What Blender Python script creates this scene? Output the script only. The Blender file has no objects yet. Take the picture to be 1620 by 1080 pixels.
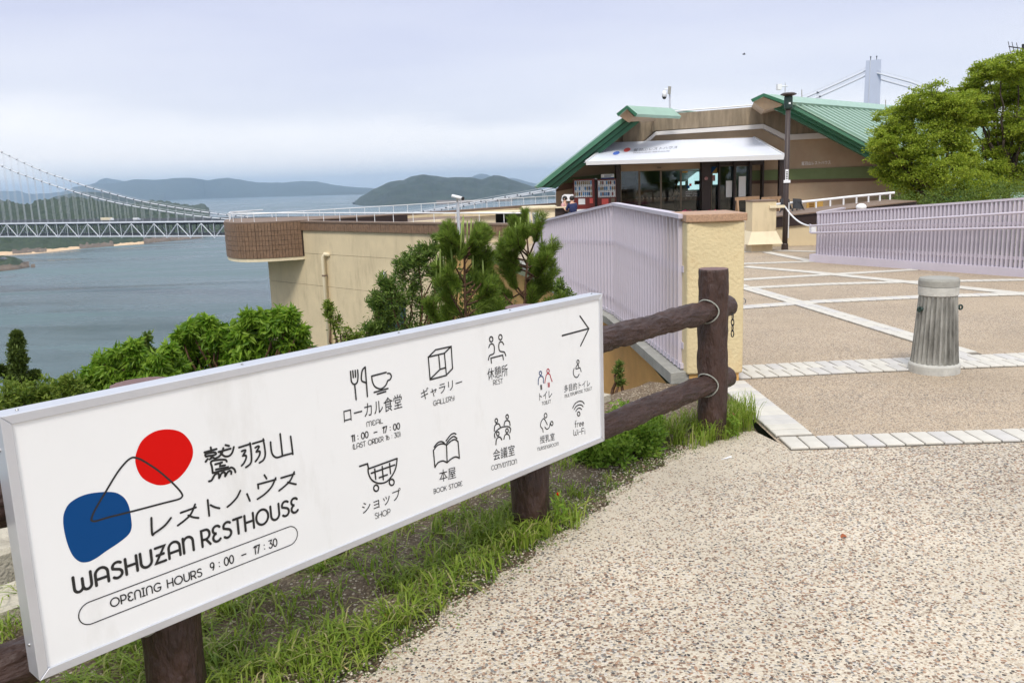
import bpy, bmesh, math, random
import numpy as np
from mathutils import Vector, Matrix
random.seed(7); rng = np.random.default_rng(7)
S = bpy.context.scene
COL = S.collection
# ------------------------------------------------------------------ camera, sky, sun, exposure
FP = 1340.0; PITCH = math.atan(251/1340); ROLL = .035; EYE = 1.55
CF = np.array([0, math.cos(PITCH), -math.sin(PITCH)])
_r = np.array([1., 0, 0]); _u = np.array([0, math.sin(PITCH), math.cos(PITCH)])
CU = math.cos(ROLL)*_u + math.sin(ROLL)*_r
CR = math.cos(ROLL)*_r - math.sin(ROLL)*_u
CC = np.array([0, 0, EYE])
cam = bpy.data.cameras.new('camera'); camo = bpy.data.objects.new('camera', cam); COL.objects.link(camo)
cam.sensor_width = 36; cam.lens = FP/1620*36; cam.clip_start = .05; cam.clip_end = 120000
camo.matrix_world = Matrix(((CR[0], CU[0], -CF[0], 0), (CR[1], CU[1], -CF[1], 0), (CR[2], CU[2], -CF[2], EYE), (0, 0, 0, 1)))
S.camera = camo
S.view_settings.view_transform = 'Standard'; S.view_settings.look = 'None'
S.view_settings.gamma = 1; S.view_settings.use_curve_mapping = False
S.view_settings.exposure = 0.68
SUN_EL, SUN_AZ = math.radians(50), math.radians(-172)      # azimuth from +Y, clockwise
w = bpy.data.worlds.new('World'); S.world = w; w.use_nodes = True
nt = w.node_tree; nt.nodes.clear()
def wn(t, **k):
    n = nt.nodes.new(t)
    for a, b in k.items(): setattr(n, a, b)
    return n
out = wn('ShaderNodeOutputWorld'); sky = wn('ShaderNodeTexSky', sky_type='NISHITA', sun_disc=False, sun_elevation=SUN_EL, sun_rotation=SUN_AZ)
b1 = wn('ShaderNodeBackground'); b1.inputs[1].default_value = .08
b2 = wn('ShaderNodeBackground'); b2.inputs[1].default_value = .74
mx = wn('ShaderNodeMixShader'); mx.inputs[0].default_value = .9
tc = wn('ShaderNodeTexCoord'); sep = wn('ShaderNodeSeparateXYZ')
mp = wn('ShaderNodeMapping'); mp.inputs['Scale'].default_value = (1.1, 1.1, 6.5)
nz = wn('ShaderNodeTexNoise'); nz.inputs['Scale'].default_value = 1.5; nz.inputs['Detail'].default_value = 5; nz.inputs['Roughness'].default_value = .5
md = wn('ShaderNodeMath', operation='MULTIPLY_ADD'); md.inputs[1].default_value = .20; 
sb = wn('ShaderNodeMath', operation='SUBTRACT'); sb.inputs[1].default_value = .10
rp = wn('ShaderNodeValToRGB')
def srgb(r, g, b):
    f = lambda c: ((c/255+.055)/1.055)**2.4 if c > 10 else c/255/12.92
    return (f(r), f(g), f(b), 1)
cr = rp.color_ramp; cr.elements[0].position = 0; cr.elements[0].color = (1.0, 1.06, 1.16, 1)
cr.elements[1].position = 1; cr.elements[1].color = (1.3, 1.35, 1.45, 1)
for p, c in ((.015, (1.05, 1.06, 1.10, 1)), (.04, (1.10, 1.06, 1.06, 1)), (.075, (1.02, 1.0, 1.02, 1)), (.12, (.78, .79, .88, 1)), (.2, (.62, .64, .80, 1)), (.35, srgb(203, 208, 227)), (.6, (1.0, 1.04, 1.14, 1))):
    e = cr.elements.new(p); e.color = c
L = nt.links.new
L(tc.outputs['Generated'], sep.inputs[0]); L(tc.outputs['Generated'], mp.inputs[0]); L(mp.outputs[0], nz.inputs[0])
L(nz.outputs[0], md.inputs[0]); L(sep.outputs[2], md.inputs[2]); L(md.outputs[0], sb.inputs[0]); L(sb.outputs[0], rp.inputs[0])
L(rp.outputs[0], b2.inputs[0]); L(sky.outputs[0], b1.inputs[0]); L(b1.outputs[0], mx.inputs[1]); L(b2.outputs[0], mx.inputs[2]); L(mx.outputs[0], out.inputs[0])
sl = bpy.data.lights.new('sun', 'SUN'); sl.energy = 1.5; sl.angle = math.radians(14); sl.color = (1, .95, .87)
so = bpy.data.objects.new('sun', sl); COL.objects.link(so)
_d = Vector((math.sin(SUN_AZ)*math.cos(SUN_EL), math.cos(SUN_AZ)*math.cos(SUN_EL), math.sin(SUN_EL)))
so.rotation_euler = _d.to_track_quat('Z', 'Y').to_euler(); so.location = (0, 0, 30)
S.cycles.volume_bounces = 3

# ------------------------------------------------------------------ survey helpers: bearings taken from the camera station
def ray(x, y): return CF + (x-810)/FP*CR + (540-y)/FP*CU
def at(x, y, Y):
    d = ray(x, y); return CC + d*(Y/d[1])
GS = .0074
def gz(Y): return -GS*max(0, Y-5)
def gr(x, y, z=None):
    d = ray(x, y)
    if z is not None: return CC + d*((z-EYE)/d[2])
    P = CC + d*((0-EYE)/d[2])
    if P[1] > 5: P = CC + d*((GS*5-EYE)/(d[2]+GS*d[1]))
    return P
V3 = lambda *a: np.array(a, float)

# ------------------------------------------------------------------ materials
MATS = {}
def mat(name, c, rough=.7, var=.0, scale=5., bump=0., bscale=None, c2=None, metal=0., stretch=(1, 1, 1), detail=5, spec=.5, coat=0., streak=None):
    if name in MATS: return MATS[name]
    m = bpy.data.materials.new(name); m.use_nodes = True; n = m.node_tree.nodes; l = m.node_tree.links.new
    b = n['Principled BSDF']; b.inputs['Roughness'].default_value = rough; b.inputs['Metallic'].default_value = metal
    b.inputs['Specular IOR Level'].default_value = spec; b.inputs['Coat Weight'].default_value = coat
    c = tuple(c[:3])+(1,)
    b.inputs['Base Color'].default_value = c
    t = n.new('ShaderNodeTexCoord'); mpn = n.new('ShaderNodeMapping'); mpn.inputs['Scale'].default_value = stretch
    l(t.outputs['Object'], mpn.inputs[0])
    if var or c2:
        z = n.new('ShaderNodeTexNoise'); z.inputs['Scale'].default_value = scale; z.inputs['Detail'].default_value = detail; z.inputs['Roughness'].default_value = .65
        l(mpn.outputs[0], z.inputs[0]); r = n.new('ShaderNodeValToRGB')
        r.color_ramp.elements[0].position = .3; r.color_ramp.elements[1].position = .7
        ca = tuple(x*(1-var) for x in c[:3])+(1,); cb = (tuple(min(1, x*(1+var)) for x in c[:3])+(1,)) if c2 is None else tuple(c2[:3])+(1,)
        if c2 is not None: ca = c
        r.color_ramp.elements[0].color = ca; r.color_ramp.elements[1].color = cb
        l(z.outputs[0], r.inputs[0]); l(r.outputs[0], b.inputs['Base Color'])
    if streak:
        colr, amt, sc_, lo, hi, zs = streak; src = b.inputs['Base Color'].links[0].from_socket if b.inputs['Base Color'].links else None
        m2 = n.new('ShaderNodeMapping'); m2.inputs['Scale'].default_value = (1, 1, zs); l(t.outputs['Object'], m2.inputs[0]); z3 = n.new('ShaderNodeTexNoise'); z3.inputs['Scale'].default_value = sc_; z3.inputs['Detail'].default_value = 7; z3.inputs['Roughness'].default_value = .7; l(m2.outputs[0], z3.inputs[0])
        mr = n.new('ShaderNodeMapRange'); mr.inputs[1].default_value = lo; mr.inputs[2].default_value = hi; mr.inputs[3].default_value = 0; mr.inputs[4].default_value = amt; l(z3.outputs[0], mr.inputs[0])
        mm_ = n.new('ShaderNodeMixRGB'); l(mr.outputs[0], mm_.inputs[0]); mm_.inputs[2].default_value = tuple(colr[:3])+(1,)
        if src: l(src, mm_.inputs[1])
        else: mm_.inputs[1].default_value = c
        l(mm_.outputs[0], b.inputs['Base Color'])
    if bump:
        z2 = n.new('ShaderNodeTexNoise'); z2.inputs['Scale'].default_value = bscale or scale*4; z2.inputs['Detail'].default_value = 6
        l(mpn.outputs[0], z2.inputs[0]); bp = n.new('ShaderNodeBump'); bp.inputs['Strength'].default_value = min(1, bump); bp.inputs['Distance'].default_value = .01*max(1, bump)
        l(z2.outputs[0], bp.inputs['Height']); l(bp.outputs[0], b.inputs['Normal'])
    MATS[name] = m; return m
def leafmat(name, ca, cb, trans=.35, rough=.55):
    m = bpy.data.materials.new(name); m.use_nodes = True; n = m.node_tree.nodes; l = m.node_tree.links.new
    b = n['Principled BSDF']; b.inputs['Roughness'].default_value = rough; b.inputs['Specular IOR Level'].default_value = .35
    g = n.new('ShaderNodeNewGeometry'); r = n.new('ShaderNodeValToRGB'); r.color_ramp.elements[0].color = tuple(ca)+(1,); r.color_ramp.elements[1].color = tuple(cb)+(1,)
    l(g.outputs['Random Per Island'], r.inputs[0]); l(r.outputs[0], b.inputs['Base Color'])
    t = n.new('ShaderNodeBsdfTranslucent'); l(r.outputs[0], t.inputs[0]); x = n.new('ShaderNodeMixShader'); x.inputs[0].default_value = trans
    l(b.outputs[0], x.inputs[1]); l(t.outputs[0], x.inputs[2]); l(x.outputs[0], n['Material Output'].inputs[0])
    MATS[name] = m; return m
def pebblemat(name, scale, cols, mortar, stain=.12, bump=.6, gap=.32, haunch=False):
    m = bpy.data.materials.new(name); m.use_nodes = True; n = m.node_tree.nodes; l = m.node_tree.links.new
    b = n['Principled BSDF']; b.inputs['Roughness'].default_value = .75; b.inputs['Specular IOR Level'].default_value = .3
    t = n.new('ShaderNodeTexCoord')
    wv = n.new('ShaderNodeTexNoise'); wv.inputs['Scale'].default_value = scale*.7; l(t.outputs['Object'], wv.inputs[0])
    ad = n.new('ShaderNodeMixRGB'); ad.blend_type = 'ADD'; ad.inputs[0].default_value = .35/scale; l(t.outputs['Object'], ad.inputs[1]); l(wv.outputs['Color'], ad.inputs[2])
    v = n.new('ShaderNodeTexVoronoi'); v.inputs['Scale'].default_value = scale; l(ad.outputs[0], v.inputs[0])
    sp = n.new('ShaderNodeSeparateColor'); l(v.outputs['Color'], sp.inputs[0])
    r = n.new('ShaderNodeValToRGB'); r.color_ramp.interpolation = 'CONSTANT'
    for i, (p, c) in enumerate(cols):
        e = r.color_ramp.elements[i] if i < 2 else r.color_ramp.elements.new(p)
        e.position = p; e.color = tuple(c)+(1,)
    l(sp.outputs[0], r.inputs[0])
    # some cells are left as mortar; stones have different sizes
    mu = n.new('ShaderNodeMath'); mu.operation = 'MULTIPLY_ADD'; l(sp.outputs[1], mu.inputs[0]); mu.inputs[1].default_value = .45; mu.inputs[2].default_value = gap
    hb = n.new('ShaderNodeTexNoise'); hb.inputs['Scale'].default_value = .55; hb.inputs['Detail'].default_value = 8; hb.inputs['Roughness'].default_value = .62; l(t.outputs['Object'], hb.inputs[0])
    hm_ = n.new('ShaderNodeMath'); hm_.operation = 'MULTIPLY_ADD'; l(hb.outputs[0], hm_.inputs[0]); hm_.inputs[1].default_value = .9; hm_.inputs[2].default_value = -.47
    a1_ = n.new('ShaderNodeMath'); a1_.operation = 'ADD'; l(mu.outputs[0], a1_.inputs[0]); l(hm_.outputs[0], a1_.inputs[1]); mu = a1_
    if haunch:
        dt = n.new('ShaderNodeVectorMath'); dt.operation = 'DOT_PRODUCT'; l(t.outputs['Object'], dt.inputs[0]); dt.inputs[1].default_value = (.7466, -.6652, 0)
        h2 = n.new('ShaderNodeMath'); h2.operation = 'MULTIPLY_ADD'; l(hb.outputs[0], h2.inputs[0]); h2.inputs[1].default_value = 1.1; l(dt.outputs['Value'], h2.inputs[2])
        hr = n.new('ShaderNodeMapRange'); hr.inputs[1].default_value = -2.39+.42; hr.inputs[2].default_value = -2.39+1.15; hr.inputs[3].default_value = -.30; hr.inputs[4].default_value = 0; l(h2.outputs[0], hr.inputs[0])
        a2_ = n.new('ShaderNodeMath'); a2_.operation = 'ADD'; l(mu.outputs[0], a2_.inputs[0]); l(hr.outputs[0], a2_.inputs[1]); mu = a2_
    lt = n.new('ShaderNodeMath'); lt.operation = 'LESS_THAN'; l(v.outputs['Distance'], lt.inputs[0]); l(mu.outputs[0], lt.inputs[1])
    mxx = n.new('ShaderNodeMixRGB'); l(lt.outputs[0], mxx.inputs[0]); mxx.inputs[1].default_value = tuple(mortar)+(1,); l(r.outputs[0], mxx.inputs[2])
    st = n.new('ShaderNodeTexNoise'); st.inputs['Scale'].default_value = .9; st.inputs['Detail'].default_value = 7; st.inputs['Roughness'].default_value = .6; l(t.outputs['Object'], st.inputs[0])
    sr = n.new('ShaderNodeMapRange'); sr.inputs[1].default_value = .3; sr.inputs[2].default_value = .7; sr.inputs[3].default_value = 1-stain; sr.inputs[4].default_value = 1+stain*.6; l(st.outputs[0], sr.inputs[0])
    vm = n.new('ShaderNodeVectorMath'); vm.operation = 'SCALE'; l(mxx.outputs[0], vm.inputs[0]); l(sr.outputs[0], vm.inputs['Scale']); l(vm.outputs[0], b.inputs['Base Color'])
    bp = n.new('ShaderNodeBump'); bp.invert = True; bp.inputs['Strength'].default_value = bump; bp.inputs['Distance'].default_value = .5/scale; l(v.outputs['Distance'], bp.inputs['Height']); l(bp.outputs[0], b.inputs['Normal'])
    MATS[name] = m; return m

# ------------------------------------------------------------------ mesh building
class MB:
    def __init__(s): s.v = []; s.f = []
    def add(s, vs, fs):
        o = len(s.v); s.v += [tuple(map(float, p)) for p in vs]; s.f += [tuple(i+o for i in f) for f in fs]; return s
    def box(s, a, b):
        x0, y0, z0 = a; x1, y1, z1 = b
        return s.add([(x0, y0, z0), (x1, y0, z0), (x1, y1, z0), (x0, y1, z0), (x0, y0, z1), (x1, y0, z1), (x1, y1, z1), (x0, y1, z1)],
                     [(0, 3, 2, 1), (4, 5, 6, 7), (0, 1, 5, 4), (1, 2, 6, 5), (2, 3, 7, 6), (3, 0, 4, 7)])
    def prism(s, poly, vec):
        n = len(poly); vec = np.array(vec, float); a = [np.array(p, float) for p in poly]
        nrm = sum((np.cross(a[i]-a[0], a[(i+1) % n]-a[0]) for i in range(n)), np.zeros(3))
        if nrm @ vec > 0: a = a[::-1]
        return s.add(a+[p+vec for p in a], [tuple(range(n)), tuple(range(2*n-1, n-1, -1))]+[(i+n, (i+1) % n+n, (i+1) % n, i) for i in range(n)])
    def bar(s, p, q, w, h, up=(0, 0, 1)):
        p = np.array(p, float); q = np.array(q, float); d = q-p; d /= np.linalg.norm(d); up = np.array(up, float)
        sd = np.cross(d, up); 
        if np.linalg.norm(sd) < 1e-6: sd = np.cross(d, (0, 1, 0))
        sd /= np.linalg.norm(sd); u2 = np.cross(sd, d); a = sd*w/2; b = u2*h/2
        return s.add([p-a-b, p+a-b, p+a+b, p-a+b, q-a-b, q+a-b, q+a+b, q-a+b],
                     [(0, 1, 2, 3), (7, 6, 5, 4), (0, 4, 5, 1), (1, 5, 6, 2), (2, 6, 7, 3), (3, 7, 4, 0)])
    def tube(s, pts, rad, n=8, cap=True):
        pts = [np.array(p, float) for p in pts]; rs = rad if hasattr(rad, '__len__') else [rad]*len(pts)
        o = len(s.v); prev = None
        for i, p in enumerate(pts):
            d = pts[min(i+1, len(pts)-1)]-pts[max(i-1, 0)]; d = d/(np.linalg.norm(d)+1e-9)
            if prev is None:
                a = np.cross(d, (0, 0, 1)); 
                if np.linalg.norm(a) < .05: a = np.cross(d, (0, 1, 0))
            else: a = prev-d*(prev@d)
            a /= np.linalg.norm(a); prev = a; b = np.cross(d, a)
            for k in range(n):
                t = 2*math.pi*k/n; s.v.append(tuple(p+rs[i]*(math.cos(t)*a+math.sin(t)*b)))
        for i in range(len(pts)-1):
            for k in range(n):
                k2 = (k+1) % n; s.f.append((o+i*n+k, o+i*n+k2, o+(i+1)*n+k2, o+(i+1)*n+k))
        if cap:
            s.f.append(tuple(o+k for k in range(n))[::-1]); e = o+(len(pts)-1)*n; s.f.append(tuple(e+k for k in range(n)))
        return s
    def lathe(s, prof, c=(0, 0, 0), n=24, cap=True):
        o = len(s.v)
        for r, z in prof:
            for k in range(n):
                t = 2*math.pi*k/n; s.v.append((c[0]+r*math.cos(t), c[1]+r*math.sin(t), c[2]+z))
        for i in range(len(prof)-1):
            for k in range(n):
                k2 = (k+1) % n; s.f.append((o+i*n+k, o+i*n+k2, o+(i+1)*n+k2, o+(i+1)*n+k))
        if cap:
            s.f.append(tuple(o+k for k in range(n))[::-1]); e = o+(len(prof)-1)*n; s.f.append(tuple(e+k for k in range(n)))
        return s
    def ball(s, c, r, n=10, m=7, sc=(1, 1, 1)):
        prof = [(math.sin(math.pi*i/m)*1+1e-4, -math.cos(math.pi*i/m)) for i in range(m+1)]
        o = len(s.v); s.lathe([(a*r, b*r) for a, b in prof], n=n)
        for i in range(o, len(s.v)):
            x, y, z = s.v[i]; s.v[i] = (x*sc[0]+c[0], y*sc[1]+c[1], z*sc[2]+c[2])
        return s
    def mesh(s, name, m=None, smooth=False):
        me = bpy.data.meshes.new(name); me.from_pydata(s.v, [], s.f); me.update()
        if m: me.materials.append(MATS[m] if isinstance(m, str) else m)
        if smooth: me.polygons.foreach_set('use_smooth', [True]*len(me.polygons))
        return me
def link(name, me, parent=None, loc=None, rot=None):
    o = bpy.data.objects.new(name, me); COL.objects.link(o)
    if parent: o.parent = parent
    if loc is not None: o.location = Vector(tuple(map(float, loc)))
    if rot is not None: o.rotation_euler = rot
    return o
def obj(name, mb, m, parent=None, smooth=False, **k):
    """one mesh object; under a parent the geometry (given in world space) is moved into the parent's space"""
    if parent is not None:
        inv = parent['_inv'] if '_inv' in parent else None
        if inv is not None:
            M = Matrix([inv[i*4:i*4+4] for i in range(4)]); mb.v = [tuple(M @ Vector(p)) for p in mb.v]
    o = link(name, mb.mesh(name, m, smooth), parent)
    for a, b in k.items(): o[a] = b
    return o
def thing(name, label, cat, loc=(0, 0, 0), group=None, rz=0):
    o = bpy.data.objects.new(name, None); COL.objects.link(o); o.location = Vector(tuple(map(float, loc))); o.rotation_euler = (0, 0, rz)
    o.empty_display_size = .1; o['label'] = label; o['category'] = cat
    if group: o['group'] = group
    M = (Matrix.Translation(o.location) @ Matrix.Rotation(rz, 4, 'Z')).inverted()
    o['_inv'] = [x for r in M for x in r]
    return o
def tag(o, label=None, cat=None, group=None, kind=None):
    if label: o['label'] = label
    if cat: o['category'] = cat
    if group: o['group'] = group
    if kind: o['kind'] = kind
    return o
def bigmesh(name, V, F, m, parent=None, smooth=False):
    """V (n,3) array, F (m,k) array"""
    if parent is not None and '_inv' in parent:
        inv = parent['_inv']; M = np.array([inv[i*4:i*4+4] for i in range(4)]); V = V @ M[:3, :3].T + M[:3, 3]
    me = bpy.data.meshes.new(name); k = F.shape[1]
    me.vertices.add(len(V)); me.vertices.foreach_set('co', V.astype(np.float32).ravel())
    me.loops.add(F.size); me.loops.foreach_set('vertex_index', F.astype(np.int32).ravel())
    me.polygons.add(len(F)); me.polygons.foreach_set('loop_start', np.arange(0, F.size, k, dtype=np.int32)); me.polygons.foreach_set('loop_total', np.full(len(F), k, dtype=np.int32))
    if smooth: me.polygons.foreach_set('use_smooth', np.ones(len(F), bool))
    me.update(calc_edges=True); me.materials.append(MATS[m] if isinstance(m, str) else m)
    o = link(name, me, parent); return o
def norm(a): return a/(np.linalg.norm(a, axis=-1, keepdims=True)+1e-9)
def leaves(P, dirs, length, width, curl=.15, jl=.3):
    """one folded rhombus per leaf: base, two sides, tip"""
    n = len(P); d = norm(dirs); r = norm(rng.normal(size=(n, 3))); s = norm(np.cross(d, r)); up = np.cross(s, d)
    l = length*(1+jl*rng.uniform(-1, 1, (n, 1))); w_ = width*(1+jl*rng.uniform(-1, 1, (n, 1)))/2
    mid = P + d*l*.45 
    a = P; b = mid + s*w_ + up*w_*.35; c = P + d*l - up*l*curl; e = mid - s*w_ + up*w_*.35
    V = np.stack([a, b, c, e], 1).reshape(-1, 3); i = np.arange(n)*4
    F = np.concatenate([np.stack([i, i+1, i+2], 1), np.stack([i, i+2, i+3], 1)], 0)
    return V, F
def catv(lst):
    Vs, Fs, o = [], [], 0
    for V, F in lst: Vs.append(V); Fs.append(F+o); o += len(V)
    return np.concatenate(Vs), np.concatenate(Fs)
def fbm(x, y, oct=5, seed=0):
    v = np.zeros_like(x, float); amp = 1; fr = 1
    for o in range(oct):
        k = seed*13.7+o*5.1
        v += amp*(np.sin(x*fr*1.7+k+1.3*np.sin(y*fr*1.1+k*2))+np.sin(y*fr*1.9-k+1.7*np.sin(x*fr*.9-k)))/2
        amp *= .5; fr *= 2.03
    return v
# ------------------------------------------------------------------ palette
mat('cream_render', srgb(212, 194, 158), .8, .08, 1.2, .3, 60, streak=(srgb(128, 112, 86), .5, 2.2, .52, .8, .22))
mat('cream_pale', srgb(222, 208, 176), .8, .05, 1.2, .2, 40, streak=(srgb(128, 112, 90), .4, 3, .54, .8, .3))
mat('brown_tile', srgb(122, 96, 74), .6, .28, 9, .2, 60)
mat('cap_brown', srgb(120, 100, 84), .7, .15, 5)
mat('lavender_paint', srgb(194, 186, 195), .5, .06, 2.5, 0, streak=(srgb(122, 88, 74), .6, 5.5, .66, .76, .5))
mat('white_paint', (.78, .78, .78), .4, .04, 3)
mat('white_panel', (.82, .82, .805), .3, .02, 1.2, streak=(srgb(190, 186, 176), .5, 3.5, .56, .85, .3))
mat('aluminium', (.62, .63, .66), .38, .05, 6, metal=.55)
mat('print_black', (.012, .012, .012), .5)
mat('print_red', srgb(208, 10, 4), .6, spec=.15)
mat('print_blue', srgb(6, 66, 122), .6, spec=.15)
mat('print_navy', srgb(40, 66, 110), .45)
mat('print_crimson', srgb(170, 35, 50), .45)
mat('steel', (.3, .3, .3), .35, metal=.9)
mat('log_brown', srgb(62, 43, 36), .5, .35, 16, 1.6, 55, stretch=(.35, 1, 1), spec=.45)
mat('log_brown_post', srgb(62, 43, 36), .5, .35, 16, 1.6, 55, stretch=(1, 1, .35), spec=.45)
mat('log_top', srgb(108, 80, 76), .6, .12, 20, .3)
mat('mortar_ring', srgb(150, 150, 140), .9, .2, 60)
mat('stucco', srgb(210, 192, 150), .85, .08, 3, .8, 42, streak=(srgb(176, 130, 76), .55, 3.2, .54, .78, .7))
mat('granite_brown', srgb(168, 134, 106), .6, .3, 90, .2, 120)
mat('concrete_pale', srgb(182, 174, 156), .85, .2, 7, 1., 60, streak=(srgb(100, 90, 74), .7, 6, .5, .75, 1))
mat('concrete_grey', srgb(150, 148, 140), .85, .2, 5, .5, 50)
mat('ochre_wall', srgb(205, 160, 95), .85, .14, 1.6, .4, 30)
mat('taupe', srgb(166, 146, 122), .85, .09, 1.2, .25, 20, streak=(srgb(150, 100, 76), .35, .35, .5, .75, .8))
mat('board_concrete', srgb(132, 118, 98), .9, .3, 1.6, .6, 12, stretch=(3, 1, .5))
mat('stripe_white', srgb(205, 200, 195), .8, .05, 2)
mat('band_green', srgb(104, 118, 78), .85, .1, 2)
mat('band_brown', srgb(98, 76, 62), .85, .1, 2)
mat('roof_green', srgb(104, 138, 120), .4, .12, 1.4, stretch=(1, 1, 2))
mat('roof_rib', srgb(166, 192, 176), .35, .05, 2)  # paler than the sheet: the ribs' highlights are put into this colour
mat('roof_green_lit', srgb(146, 176, 158), .4, .08, 2)  # lighter roof green: sky light on the ridge cap is in the colour
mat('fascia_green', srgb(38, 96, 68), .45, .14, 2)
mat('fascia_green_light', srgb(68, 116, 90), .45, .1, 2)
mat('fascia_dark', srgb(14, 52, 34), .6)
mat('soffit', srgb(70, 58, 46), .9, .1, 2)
mat('canopy_white', srgb(222, 226, 236), .35, .04, 1.4)
mat('canopy_trim', srgb(205, 205, 205), .4)
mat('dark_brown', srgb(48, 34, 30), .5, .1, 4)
mat('frame_bronze', srgb(120, 108, 92), .4, metal=.4)
mat('black_metal', (.02, .02, .022), .45)
mat('lamp_brown', srgb(62, 50, 46), .5, .12, 8)
mat('lamp_green', srgb(30, 52, 46), .5)
mat('machine_red', srgb(112, 34, 26), .4)
mat('machine_red2', srgb(96, 28, 24), .4)
mat('can_blue', srgb(60, 130, 180), .4); mat('can_mixed', srgb(170, 120, 80), .4, c2=srgb(60, 120, 90), scale=9)
mat('can_white', (.75, .78, .8), .4)
mat('wood', srgb(150, 120, 92), .7, .2, 8, stretch=(1, 1, .2))
mat('skin', srgb(214, 170, 145), .55); mat('hair', srgb(30, 24, 22), .6)
mat('cloth_navy', srgb(28, 38, 78), .8, .1, 8); mat('cloth_pink', srgb(205, 180, 178), .8, c2=srgb(150, 70, 70), scale=14)
mat('cloth_jeans', srgb(88, 110, 140), .8); mat('cloth_maroon', srgb(84, 36, 36), .8); mat('cloth_dark', srgb(34, 34, 38), .8)
mat('bridge_steel', srgb(205, 208, 214), .6); mat('bridge_dark', srgb(88, 92, 98), .7); mat('cable_grey', srgb(200, 202, 206), .6)
mat('tower_paint', srgb(186, 192, 208), .7, .03, .1)
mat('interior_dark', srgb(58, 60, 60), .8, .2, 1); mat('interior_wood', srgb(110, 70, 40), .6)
mat('blind_white', srgb(205, 232, 232), .8)
mat('yellow_board', srgb(178, 140, 70), .7, .2, 20)
mat('pink_bloom', srgb(200, 40, 110), .7)
mat('rock', srgb(102, 88, 74), .9, .35, .08, .6, .5)
mat('bark', srgb(70, 60, 50), .9, .25, 14, .8, 60)
mat('bark_red', srgb(92, 66, 48), .9, .25, 20, .6, 60)
mat('dry_straw', srgb(205, 180, 130), .8)
mat('dead_leaf', srgb(150, 84, 50), .8)
mat('paver', srgb(198, 193, 182), .8, .09, 6, .25, 80)
mat('paver_b', srgb(190, 186, 180), .8, .1, 6, .25, 80)
mat('joint_grey', srgb(112, 104, 92), .9, .15, 20)
mat('rope_white', (.75, .75, .75), .7)
mat('fluted_concrete', srgb(168, 166, 158), .9, c2=srgb(86, 84, 78), scale=9, bump=.8, bscale=60, stretch=(1, 1, .3))
mat('smooth_concrete', srgb(186, 184, 176), .9, .16, 9, .4, 60, streak=(srgb(90, 86, 78), .6, 12, .55, .75, .6))
leafmat('tree_leaf', (.17, .26, .016), (.46, .54, .06), .5)
leafmat('pine_needle', (.09, .16, .02), (.30, .41, .06), .4)
leafmat('candle', (.20, .28, .06), (.32, .40, .10), .15)
leafmat('shrub_leaf', (.06, .12, .02), (.22, .31, .06), .4, .4)
leafmat('cherry_leaf', (.11, .24, .015), (.32, .47, .05), .5, .45)
leafmat('olive_leaf', (.10, .17, .02), (.27, .34, .05), .45)
leafmat('juniper', (.05, .085, .015), (.14, .19, .035), .25)
leafmat('grass_blade', (.16, .26, .022), (.35, .45, .055), .42)
gb_ = MATS['grass_blade'].node_tree.nodes; gr_ = [x for x in gb_ if x.type == 'VALTORGB'][0].color_ramp; e_ = gr_.elements.new(.88); e_.color = (.30, .38, .05, 1); gr_.elements[-1].color = (.50, .42, .22, 1)
leafmat('weed_leaf', (.14, .27, .025), (.30, .44, .06), .4)
CREAM, LCR, BRN, GRY, DRK, PNK = (.62, .545, .43), (.45, .365, .265), (.22, .145, .10), (.22, .205, .185), (.08, .07, .062), (.37, .23, .15)
pebblemat('aggregate_near', 104, ((0, CREAM), (.16, LCR), (.32, BRN), (.47, (.55, .50, .44)), (.56, GRY), (.68, CREAM), (.76, PNK), (.86, DRK), (.93, (.38, .31, .24))), (.575, .50, .385), .18, 1., .42, haunch=True)
pebblemat('aggregate_far', 130, ((0, (.50, .40, .29)), (.22, (.36, .28, .20)), (.38, (.20, .15, .11)), (.52, (.48, .42, .34)), (.62, (.17, .15, .13)), (.74, (.56, .46, .35)), (.84, (.32, .22, .15)), (.92, (.09, .08, .07))), (.44, .345, .24), .14, .8)
pebblemat('soil_grit', 90, ((0, (.17, .125, .08)), (.3, (.12, .085, .055)), (.5, (.26, .20, .13)), (.7, (.46, .39, .29)), (.85, (.20, .145, .09))), (.12, .085, .052), .4, 1.)

# water
m = bpy.data.materials.new('sea_water'); m.use_nodes = True; MATS['sea_water'] = m; n = m.node_tree.nodes; l = m.node_tree.links.new
b = n['Principled BSDF']; b.inputs['Roughness'].default_value = .22; b.inputs['IOR'].default_value = 1.33
t = n.new('ShaderNodeTexCoord'); mpn = n.new('ShaderNodeMapping'); mpn.inputs['Scale'].default_value = (.35, 1, 1); mpn.inputs['Rotation'].default_value = (0, 0, -.15); l(t.outputs['Object'], mpn.inputs[0])
big = n.new('ShaderNodeTexNoise'); big.inputs['Scale'].default_value = .006; big.inputs['Detail'].default_value = 8; big.inputs['Roughness'].default_value = .6; big.inputs['Distortion'].default_value = 1.2; l(mpn.outputs[0], big.inputs[0])
rr = n.new('ShaderNodeValToRGB'); rr.color_ramp.elements[0].position = .35; rr.color_ramp.elements[1].position = .68
rr.color_ramp.elements[0].color = (.018, .056, .060, 1); rr.color_ramp.elements[1].color = (.12, .175, .18, 1); l(big.outputs[0], rr.inputs[0]); l(rr.outputs[0], b.inputs['Base Color'])
r2 = n.new('ShaderNodeMapRange'); r2.inputs[1].default_value = .4; r2.inputs[2].default_value = .65; r2.inputs[3].default_value = .08; r2.inputs[4].default_value = .55; l(big.outputs[0], r2.inputs[0]); l(r2.outputs[0], b.inputs['Roughness'])
w1 = n.new('ShaderNodeTexNoise'); w1.inputs['Scale'].default_value = .25; w1.inputs['Detail'].default_value = 9; w1.inputs['Roughness'].default_value = .62; l(mpn.outputs[0], w1.inputs[0])
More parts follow.
